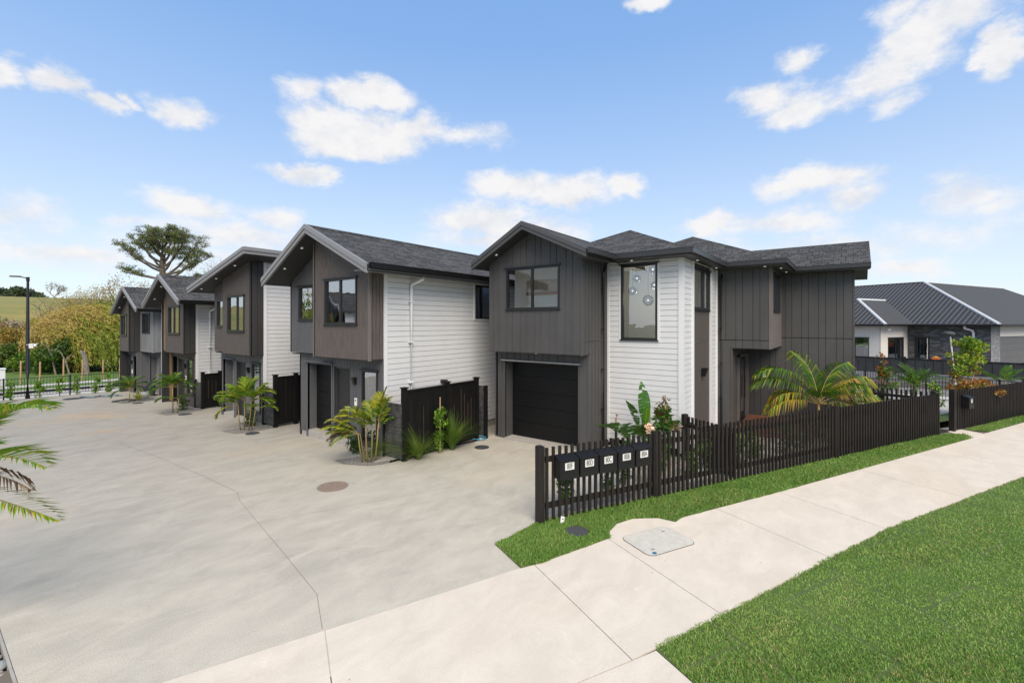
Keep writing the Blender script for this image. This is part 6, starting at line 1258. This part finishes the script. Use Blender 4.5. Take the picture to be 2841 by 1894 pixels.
def tussock(label, x, y, h, n, spread, mats=('tuss', 'palm_g'), lean=(0, 0), seed=0, name='tussock_grass', z=None, group=None):
    z = gz(y) if z is None else z; rng = np.random.default_rng(seed); a = rng.uniform(0, 6.28, n); L = h*rng.uniform(.7, 1.25, n); o = rng.uniform(.02, 1, n)**.8*1.75*spread; S = 5
    V = np.zeros((n, (S+1)*2, 3)); wd = rng.uniform(.003, .006, n)
    for k in range(S+1):
        t_ = k/S; hx = (np.cos(a)*o+lean[0])*L*t_**1.5; hy = (np.sin(a)*o+lean[1])*L*t_**1.5; hz = L*(t_*1.12-.60*o*t_**2.0); w_ = wd*(1-t_*.85)
        bx_ = x+np.cos(a)*.04+hx; by_ = y+np.sin(a)*.04+hy
        V[:, 2*k] = np.stack([bx_-np.sin(a)*w_, by_+np.cos(a)*w_, z+hz], 1); V[:, 2*k+1] = np.stack([bx_+np.sin(a)*w_, by_-np.cos(a)*w_, z+hz], 1)
    base = np.arange(n)*(S+1)*2; F = np.concatenate([np.stack([base+2*k, base+2*k+1, base+2*k+3, base+2*k+2], 1) for k in range(S)]); mi = rng.choice(len(mats), n, p=[.7, .3][:len(mats)] if len(mats) > 1 else [1])
    o_ = npmesh(name, V.reshape(-1, 3), F, [M[m] for m in mats], np.tile(mi, S)); return tag(o_, label, 'grass', group)
lx, ly = -RT.x*.5, -RT.y*.5
tussock('wide tussock of arching grass leaning left over the slatted gate', 8.25, 9.22, .92, 700, .9, lean=(lx, ly), seed=1, group='tussocks by the paling fence'); tussock('upright tussock of green grass right of the staked sapling', 9.42, 9.14, .95, 560, .6, ('palm_g', 'tuss'), seed=2, group='tussocks by the paling fence')
p = st(19.4, 8.5); tussock('pale tussock in the mulched gap between the two street fences', p[0], p[1], .8, 420, .75, seed=3)
for i, (s, tt) in enumerate(((7.1, 8.7), (8.4, 8.9), (12, 9))): p = st(s, tt); tussock('fine grass clump inside the garden, %s behind the street fence' % ['nearest the letterboxes', 'middle one', 'furthest one'][i], p[0], p[1], .55, 160, .6, seed=5+i)
sheet('mulch_bed', [st(18.9, 7.2), st(19.9, 7.2), st(20.5, 11), st(17.8, 11)], .02, M['mulch'], follow=False)
t = tussock('yellow and green flax plant slumped beside the small dark palm', 7.05, 28.15, .55, 260, .9, ('flax', 'tuss'), seed=9)
mb = MB(); mb.tube([(6.1, 28.4, gz(28)+.03), (6.6, 28.2, gz(28)+.1), (6.9, 27.95, gz(28)+.06)], .035, 0, 6); tag(mb.build('root_sack', M['ink']), 'dark bag and roots lying left of the yellow flax', 'sack')
p = (.52, 6.15); tussock('yellowed grass tuft at the bottom left corner beside the river stones', p[0], p[1], .22, 260, 1.1, ('grass_y', 'grass_l'), seed=10, z=-.05)

# bird of paradise
t = thing('bird_of_paradise', 'broad leafed bird of paradise plant with torn paddle leaves before the white weatherboards', 'plant', (11.9, 4.45, 0))
def paddle(parent, base, az_, el_, stalk, L, W, bend, seed, m='ban', roll=0):
    rr = random.Random(seed); h = Vector((math.cos(az_), math.sin(az_), 0)); d = h*math.cos(el_)+UPV*math.sin(el_); b = Vector(base); q = b + d*stalk; mb = MB(); mb.tube([tuple(b), tuple(b.lerp(q, .5)), tuple(q)], [.022, .015, .010], 1, 6)
    side = h.cross(UPV).normalized(); th = el_; N = 14; pts = [q.copy()]; tn = []; W = W*1.5; L = L*1.3; 
    for k in range(N): dd = h*math.cos(th)+UPV*math.sin(th); tn.append(dd); q = q+dd*L/N; pts.append(q.copy()); th -= bend/N
    tn.append(tn[-1]); rl = R(55)*abs(h.dot(RT))*(1 if h.dot(RT) > 0 else -1); nz = side.cross(tn[0]).normalized(); side = (side*math.cos(rl)+nz*math.sin(rl)).normalized()
    for sg in (-1, 1):
        for k in range(N):
            if rr.random() < .10 and 2 < k < N-1: continue
            f = lambda i: math.sin(math.pi*min(1, (i/N)*.93+.07))**.65; n0 = side.cross(tn[k]).normalized(); gap = .08 if rr.random() < .3 else 0
            a0, a1 = pts[k], pts[k+1].lerp(pts[k], gap); up = n0*.22
            mb.face([a0, a1, a1+side*sg*W*f(k+1)+up*W*f(k+1)-UPV*.04*W/.15*rr.uniform(.2, 1), a0+side*sg*W*f(k)+up*W*f(k)-UPV*.04*W/.15*rr.uniform(.2, 1)], 0)
    mb.tube([tuple(p_) for p_ in pts], [.008*(1-.6*i/N) for i in range(N+1)], 1, 5); return mb.build('leaf', [M[m], M['palm_g']], parent)
az0 = YAW-R(90)
for i, (a, e, s_, L, W, bd, m) in enumerate(((100, 86, .95, .85, .13, .25, 'ban'), (150, 78, .9, .55, .13, .5, 'ban'), (175, 55, .65, .75, .12, 1.3, 'ban'), (20, 58, .8, .75, .13, 1.2, 'ban'), (60, 84, .55, .7, .1, .2, 'leaf_br'), (172, 50, .85, .6, .12, 1.4, 'ban'), (205, 62, .75, .6, .12, 1.5, 'ban'), (5, 48, .9, .7, .12, 1.3, 'ban'), (270, 70, .7, .5, .12, 1.2, 'ban'), (330, 65, .8, .6, .12, 1.4, 'ban'), (235, 70, .7, .5, .11, 1.2, 'leaf_m'), (190, 75, .75, .28, .04, 1.6, 'dry_dark'))):
    paddle(t, (11.9+.05*math.cos(i), 4.45+.05*math.sin(i), 0), az0+R(a), R(e), s_, L, W, bd, i, m)
mb = MB(); mb.tube([(11.9, 4.45, 0), (11.9, 4.45, .45)], [.09, .05], 0, 10); mb.build('stem', M['bark'], t)

# saplings at the far metal fence
for i, dx in enumerate((3.35, 4.35, 5.1, 5.75, 6.5, 7.05, 7.6, 2.2, 1.0)):
    y = 33.65-.1*(dx-4); shrub('bright green hedge sapling at the far metal fence, %s' % ['left of the lamp post', 'first right of the lamp post', 'second right of the lamp post', 'third right of the lamp post', 'fourth right of the lamp post', 'fifth right of the lamp post', 'nearest the last house', 'beyond the left edge', 'furthest beyond the left edge'][i], dx, y, 1.0+.1*math.sin(i*3), .2, 330, .11, ('leaf_br', 'leaf_m'), (.65, .35), group='saplings along the far fence', seed=60+i, bare=0)

# ---- trees beyond the street
def at(x, k, z=0):
    if k < 59 and k > 40: k *= .77
    u = (x-1176)/1051.4; return (FW.x+u*RT.x)*k, (FW.y+u*RT.y)*k, z
def bush(label, px, k, w_, h, n, size, mats, w, seed, z=ZF, name='bush', cat='bush', group=None, base=0):
    x, y, _ = at(px, k); t = thing(name, label, cat, (x, y, z), group); rr = random.Random(seed); bl = []
    for i in range(26):
        a = rr.uniform(0, 6.28); q = rr.uniform(0, .8); zz = rr.uniform(.12, .82)
        s_ = w_*rr.uniform(.16, .28); f = math.sqrt(max(.05, 1-(zz-.25)**2*1.6)); bl.append((x+math.cos(a)*q*w_*f, y+math.sin(a)*q*w_*f*.7, z+base+zz*(h-base), s_, s_, s_*.8))
    leaves('crown', t, bl, n, size, mats, w, seed); mb = MB()
    for i in range(4): a = rr.uniform(0, 6.28); mb.tube([(x+.3*math.cos(a), y+.3*math.sin(a), z), (x+w_*.3*math.cos(a), y+w_*.3*math.sin(a), z+h*.7)], [.10, .03], 0, 6)
    mb.build('trunk', M['bark'], t); return t
TR = 'trees and bushes across the far street'
LB = [(-40, 47, 2.1, 2.7, 'leaf_m', 'dark green bush at the left edge'), (25, 48, 2.1, 2.5, 'leaf_d', 'dense dark bush left of the lamp post'), (90, 47, 1.9, 2.3, 'leaf_m', 'glossy green bush just right of the lamp post'), (135, 46, 1.9, 3.1, 'leaf_d', 'round deep green bush below the willow'), (180, 48, 2.0, 2.5, 'leaf_d', 'low dark bush around the pale broken trunk'), (290, 52, 2.3, 2.8, 'leaf_d', 'dark undergrowth bush behind the last house')]
for i, (px, k_, w_, h, m, lb) in enumerate(LB):
    bush(lb+', across the far street', px, k_, w_, h, 3600, .21, ('leaf_m', 'leaf_br', 'willow_g') if m == 'leaf_m' else ('leaf_d', 'leaf_m', 'willow_g'), (.5, .3, .2) if m == 'leaf_m' else (.4, .4, .2), 100+i, group=TR)
bush('orange and yellow autumn bush at the left edge', 15, 50, 2.5, 3.6, 3200, .2, ('autumn', 'palm_o', 'leaf_m'), (.4, .35, .25), 120, group=TR, base=2.2)
bush('pale silvery bare bush at the left edge above the orange one', 0, 54, 3.2, 4.1, 2000, .26, ('leaf_pale', 'dry', 'willow_o'), (.4, .35, .25), 121, group=TR, base=3.2)
bush('olive brown thicket behind the lamp post', 25, 58, 3.6, 4.0, 4200, .26, ('willow_o', 'dry', 'leaf_m'), (.4, .3, .3), 122, group=TR, base=2)
bush('dark green tree with yellow green top behind the willow', 235, 60, 5.0, 7.6, 6000, .26, ('leaf_m', 'willow_g', 'leaf_d'), (.4, .4, .2), 123, name='tree', cat='tree', group=TR, base=2)
bush('white flowering branches beside the roof of the last house', 275, 52, 1.8, 5.6, 1700, .22, ('leaf_pale', 'leaf_m'), (.6, .4), 124, name='tree', cat='tree', group=TR, base=3.4)
# windblown willow
def willow(label, px, k, W, H, n, seed, group=TR):
    x0, y0, _ = at(px, k); t = thing('willow_tree', label, 'tree', (x0, y0, ZF), group); rng = np.random.default_rng(seed); S = 16
    a = rng.uniform(0, 6.28, n); q = rng.uniform(0, 1, n)**.6; lat = np.cos(a)*q*W; dep = np.sin(a)*q*W*.55; zt = ZF + H*(.98-.42*q**2.2)*rng.uniform(.55, 1.0, n); L = rng.uniform(1.6, 3.4, n)*H/6.0
    ow = np.cos(a)*q; V = []; MI = []; P = np.stack([x0+RT.x*lat+FW.x*dep, y0+RT.y*lat+FW.y*dep, zt], 1); d = np.stack([RT.x*(.9+.5*ow), RT.y*(.9+.5*ow), rng.uniform(-.1, .5, n)], 1)+rng.normal(size=(n, 3))*.15; d /= np.linalg.norm(d, axis=1)[:, None]
    tone = np.clip((lat/W+1)*.42 - (zt-ZF)/H*.55 + .38 + rng.normal(size=n)*.12, 0, 1)
    for s in range(S):
        P2 = P + d*(L/S)[:, None]; d = d + np.array([0, 0, -1.0])*.16*(1+.5*s/S); d /= np.linalg.norm(d, axis=1)[:, None]
        for _k in range(3):
            ax = d + rng.normal(size=(n, 3))*.33; ax /= np.linalg.norm(ax, axis=1)[:, None]; cr = np.cross(ax, rng.normal(size=(n, 3))); cr /= np.linalg.norm(cr, axis=1)[:, None]+1e-9; ln = rng.uniform(.20, .42, n)[:, None]; wd = .030
            Q = P + (P2-P)*rng.uniform(0, 1, n)[:, None] + rng.normal(size=(n, 3))*.03; V.append(np.stack([Q, Q+ax*ln*.5+cr*wd, Q+ax*ln, Q+ax*ln*.5-cr*wd], 1)); MI.append(np.where(tone > .62, 0, np.where(tone > .38, 1, 2)))
        P = P2
    V = np.concatenate(V).reshape(-1, 3); MI = np.concatenate(MI); npmesh('crown', V, np.arange(len(V)).reshape(-1, 4), [M['willow_g'], M['willow_y'], M['willow_o']], MI, t); mb = MB()
    c = Vector((x0, y0, ZF)); mb.tube([tuple(c), tuple(c+Vector((.2, 0, 2.2))), tuple(c+Vector((-.3, 0, 3.6)))], [.42, .33, .2], 0, 8); mb.build('trunk', M['bark'], t)
    for i in range(9): a_ = rng.uniform(0, 6.28); b = c+Vector((0, 0, 2.4)); e = c+RT*math.cos(a_)*W*.6+FW*math.sin(a_)*W*.3+UPV*H*rng.uniform(.55, .85); mb = MB(); mb.tube([tuple(b), tuple(b.lerp(e, .5)+UPV*.4), tuple(e)], [.15, .09, .03], 0, 6); mb.build('limb', M['bark'], t)
    return t
willow('large windblown willow, ochre on top and green below, left of the last house', 195, 50, 4.8, 5.7, 2400, 1)
willow('smaller ochre willow behind the lamp post, left of the large one', 85, 56, 2.8, 4.5, 800, 2)
x, y, _ = at(192, 44.5); mb = MB(); mb.tube([(x+.2, y, ZF), (x+.1, y, .9), (x-.1, y, 1.5)], [.17, .16, .13], 0, 8); mb.tube([(x-.1, y, 1.5), (x-.08, y, 1.55)], [.13, .09], 0, 8); tag(mb.build('broken_trunk', M['bark_pale']), 'pale broken tree trunk standing in front of the willow', 'tree trunk')
for i, (px, hh) in enumerate(((118, 2.3), (150, 1.6))): x, y, _ = at(px, 45); mb = MB(); mb.tube([(x+.25, y, ZF), (x, y, hh*.5), (x-.35, y, hh)], [.07, .05, .02], 0, 6); mb.tube([(x, y, hh*.5), (x+.4, y, hh*.8)], [.04, .015], 0, 5); tag(mb.build('young_trunk', M['bark_pale']), ['crooked pale young trunk right of the lamp post', 'small forked young trunk in front of the round bush'][i], 'tree trunk')
# sparse autumn trees
def branchy(name, label, x, y, z, H, spread, nleaf, size, mats, w, seed, bark='bark_pale', depth=5, group=TR, up=.62, ang=.55, r0=.16, leafspread=.28, lean=0):
    t = thing(name, label, 'tree', (x, y, z), group); rr = random.Random(seed); mb = MB(); ends = []
    def grow(p, d, L, r, lv):
        e = p + d*L; mb.tube([tuple(p), tuple(p.lerp(e, .5)+Vector((rr.uniform(-1, 1), rr.uniform(-1, 1), 0))*L*.05), tuple(e)], [r, r*.82, r*.66], 0, 5 if lv else 7, cap=False)
        if lv >= 2: ends.append(e); ends.append(p.lerp(e, .5))
        if lv == depth: return
        for k in range(3 if lv < 2 else 2):
            a = rr.uniform(0, 6.28); v = Vector((math.cos(a), math.sin(a), 0))*spread; nd = (d*(1-ang)+v*ang+UPV*up*.5).normalized(); grow(e if k else p.lerp(e, .75), nd, L*rr.uniform(.68, .9), r*.62, lv+1)
    grow(Vector((x, y, z)), Vector((lean, 0, 1)).normalized(), H*.36, r0, 0); mb.build('trunk', M[bark], t)
    if nleaf: leaves('crown', t, [(e.x, e.y, e.z, leafspread*H/8, leafspread*H/8, leafspread*H/9) for e in ends], nleaf, size, mats, w, seed, shell=.8)
    return t
for i, (px, k_, H, n, lb) in enumerate(((150, 62, 6.6, 250, 'almost bare pale tree, leftmost of the thin autumn trees'), (200, 64, 7.6, 1300, 'thin autumn tree with sparse yellow leaves above the willow'), (245, 66, 8.2, 1800, 'autumn tree with tawny leaves, behind the last house roof'), (300, 68, 8.8, 2600, 'golden autumn tree above the last house ridge'), (340, 72, 8.8, 2400, 'golden autumn tree left of the tall pine'), (500, 70, 12.6, 300, 'bare twiggy treetop right of the tall pine'))):
    x, y, _ = at(px, k_); branchy('autumn_tree', lb, x, y, ZF, H, 1.0, n, .22, ('autumn', 'willow_o', 'willow_g') if i < 3 else ('autumn', 'palm_o', 'willow_o'), (.4, .4, .2), 30+i, leafspread=.8)
# tall pine
px0, py0, _ = at(377, 62); t = thing('pine_tree', 'tall spreading old pine rising behind the townhouse roofs', 'tree', (px0, py0, ZF)); mb = MB(); rr = random.Random(8)
c = Vector((px0, py0, ZF)); mb.tube([tuple(c), tuple(c+UPV*8), tuple(c-RT*.3+UPV*12), tuple(c-RT*.2+UPV*15.6)], [.62, .50, .30, .10], 0, 9); mb.build('trunk', M['bark'], t)
blobs = []
def limb(z0, a, reach, rise, r, tuft=.5, dens=9, droop=0, start=.5):
    h_ = RT*math.cos(a)+FW*math.sin(a); b = c+UPV*z0; pts = []
    for k in range(9): u = k/8; pts.append(b+h_*reach*u+UPV*(rise*u**1.5-droop*math.sin(u*3.14))+Vector((rr.uniform(-.1, .1), rr.uniform(-.1, .1), rr.uniform(-.1, .1)))*u*2)
    m_ = MB(); m_.tube([tuple(q) for q in pts], [r*(1-.85*k/8) for k in range(9)], 0, 6)
    for k in range(dens):
        u = start+(1-start)*rr.random(); f = u*8; i_ = min(7, int(f)); q = pts[i_].lerp(pts[i_+1], f-i_); e = q+Vector((rr.uniform(-1, 1), rr.uniform(-1, 1), rr.uniform(-.1, .8)))*tuft*1.3; m_.tube([tuple(q), tuple(e)], [.05, .02], 0, 4); blobs.append((e.x, e.y, e.z, tuft*rr.uniform(.5, .95), tuft*rr.uniform(.5, .95), tuft*rr.uniform(.28, .5)))
    m_.build('limb', M['bark'], t)
PI_ = math.pi
for z0, a, reach, rise, tf, dn in ((14.9, .5, .7, 2.2, .5, 14), (10.6, .15, 5.9, 2.6, .5, 16), (10.0, PI_-.05, 6.3, 1.6, .55, 20), (10.0, PI_+.25, 5.0, .9, .5, 12), (11.0, PI_-.1, 6.6, 3.9, .6, 26), (11.4, PI_+.2, 5.4, 3.4, .55, 16), (12.2, PI_, 4.4, 3.6, .6, 22), (12.8, PI_-.3, 3.4, 3.5, .6, 20), (13.2, PI_+.5, 2.4, 3.0, .6, 18),
                                 (9.6, .1, 5.2, 5.2, .65, 30), (9.9, -.15, 5.6, 3.2, .6, 20), (10.5, .3, 4.4, 5.4, .7, 30), (11.2, -.3, 3.4, 4.6, .7, 30), (11.8, .5, 2.6, 4.6, .7, 30), (9.5, .05, 5.0, .9, .45, 14), (12.4, PI_/2, 2.2, 3.8, .7, 26), (12.6, -PI_/2, 2.2, 3.6, .7, 26), (13.6, .2, 1.6, 3.1, .7, 26), (13.8, PI_, 1.4, 3.0, .7, 26), (14.5, 1, .8, 2.0, .6, 16), (12.0, 2.2, 3.2, 3.6, .6, 20), (11.5, -2.2, 3.0, 3.8, .6, 20)):
    limb(z0, a, reach, rise, .19, tf, dn)
leaves('crown', t, blobs, 34000, .20, ('pine', 'willow_g'), (.9, .1), 77, asp=.28, shell=.9, up=.5)
x2, y2, _ = at(452, 66); bush('dark conifer top just right of the tall pine, over the mono-pitch roof', 455, 66, 1.9, 11.6, 3000, .2, ('pine', 'leaf_d'), (.7, .3), 78, name='conifer', cat='tree', base=7.5, group=TR)
bush('low conifer branch left of the pine trunk above the third house ridge', 345, 60, 1.4, 6.9, 900, .2, ('pine', 'leaf_d'), (.8, .2), 79, name='conifer', cat='tree', base=5.6, group=TR)
# grove on the hill top and a lone bare tree
bl = []; rr = random.Random(2)
for i in range(150):
    px = rr.uniform(-70, 104)*(1 if rr.random() < .9 else 1.02); k_ = rr.uniform(176, 196); x, y, _ = at(px, k_); s_ = rr.uniform(1.0, 2.1); top = 5.2*(1-max(0, (px-40)/70)**2*.8)*(1-max(0, (-px)/90)*.4)
    bl.append((x, y, 11.4+rr.uniform(.3, top), s_, s_, s_*.75))
tag(leaves('hilltop_grove', None, bl, 26000, .85, ('far_green', 'leaf_d'), (.8, .2), 5, asp=.6), 'dark wooded grove on top of the far hill', 'trees', kind='stuff')
x, y, _ = at(124, 150); branchy('bare_tree', 'lone small bare tree on the skyline right of the hilltop grove', x, y, 10.0, 5.6, 1.0, 500, .35, ('far_green', 'dry'), (.6, .4), 51, leafspread=1.0, r0=.2)
# planting outside the frame that the windows look out on
for i, (px, py, w_, h) in enumerate(((-7, 41, 4.5, 7), (-16, 38, 5, 7.5), (-24, 33, 5, 8), (-32, 44, 6, 9), (-20, 48, 5, 8))):
    t = thing('tree', 'broad green tree beyond the left edge, mirrored in the upstairs windows', 'tree', (px, py, ZF), 'trees mirrored in the windows'); rr = random.Random(i); bl = [(px+rr.uniform(-1, 1)*w_*.8, py+rr.uniform(-1, 1)*w_*.6, rr.uniform(.1, .85)*h, w_*.26, w_*.26, w_*.22) for _ in range(24)]
    leaves('crown', t, bl, 3000, .4, ('willow_g', 'willow_y', 'leaf_m'), (.4, .3, .3), 200+i); mb = MB(); mb.tube([(px, py, ZF), (px, py, h*.6)], [.3, .1], 0, 7); mb.build('trunk', M['bark'], t)
# the row across the driveway, seen mirrored in the upstairs window of the nearest townhouse
opp = copy_tree(Dd); opp.location = (-3.5, 30.5, 0); opp.rotation_euler = (0, 0, math.pi); tag(opp, 'white boarded townhouse across the driveway, seen only mirrored in upstairs windows', 'house', 'townhouses across the driveway')
# dead leaves and grit on the paving
rng = np.random.default_rng(4); n = 150; sx = rng.uniform(-1, 19, n); tx = np.where(rng.uniform(0, 1, n) < .5, rng.uniform(4.2, 6.3, n), rng.uniform(6.4, 15, n)); P_ = np.array([st(a, b) for a, b in zip(sx, tx)])
ok = ((tx < 6) | (P_[:, 0] < 6.6)) & (P_[:, 0] > .9); P_ = P_[ok]; n = len(P_); a = rng.uniform(0, 6.28, n); s_ = rng.uniform(.004, .014, n); dx, dy = np.cos(a)*s_, np.sin(a)*s_; z = np.full(n, .012)
V = np.stack([np.stack([P_[:, 0]-dx, P_[:, 1]-dy, z], 1), np.stack([P_[:, 0]+dy*.4, P_[:, 1]-dx*.4, z+.004], 1), np.stack([P_[:, 0]+dx, P_[:, 1]+dy, z+.002], 1), np.stack([P_[:, 0]-dy*.4, P_[:, 1]+dx*.4, z+.005], 1)], 1)
tag(npmesh('leaf_litter', V.reshape(-1, 3), np.arange(n*4).reshape(n, 4), [M['dry_dark'], M['dry']], (rng.uniform(0, 1, n) < .4).astype(int)), 'tiny dead leaves and grit scattered over driveway and footpath', 'leaf litter', kind='stuff')
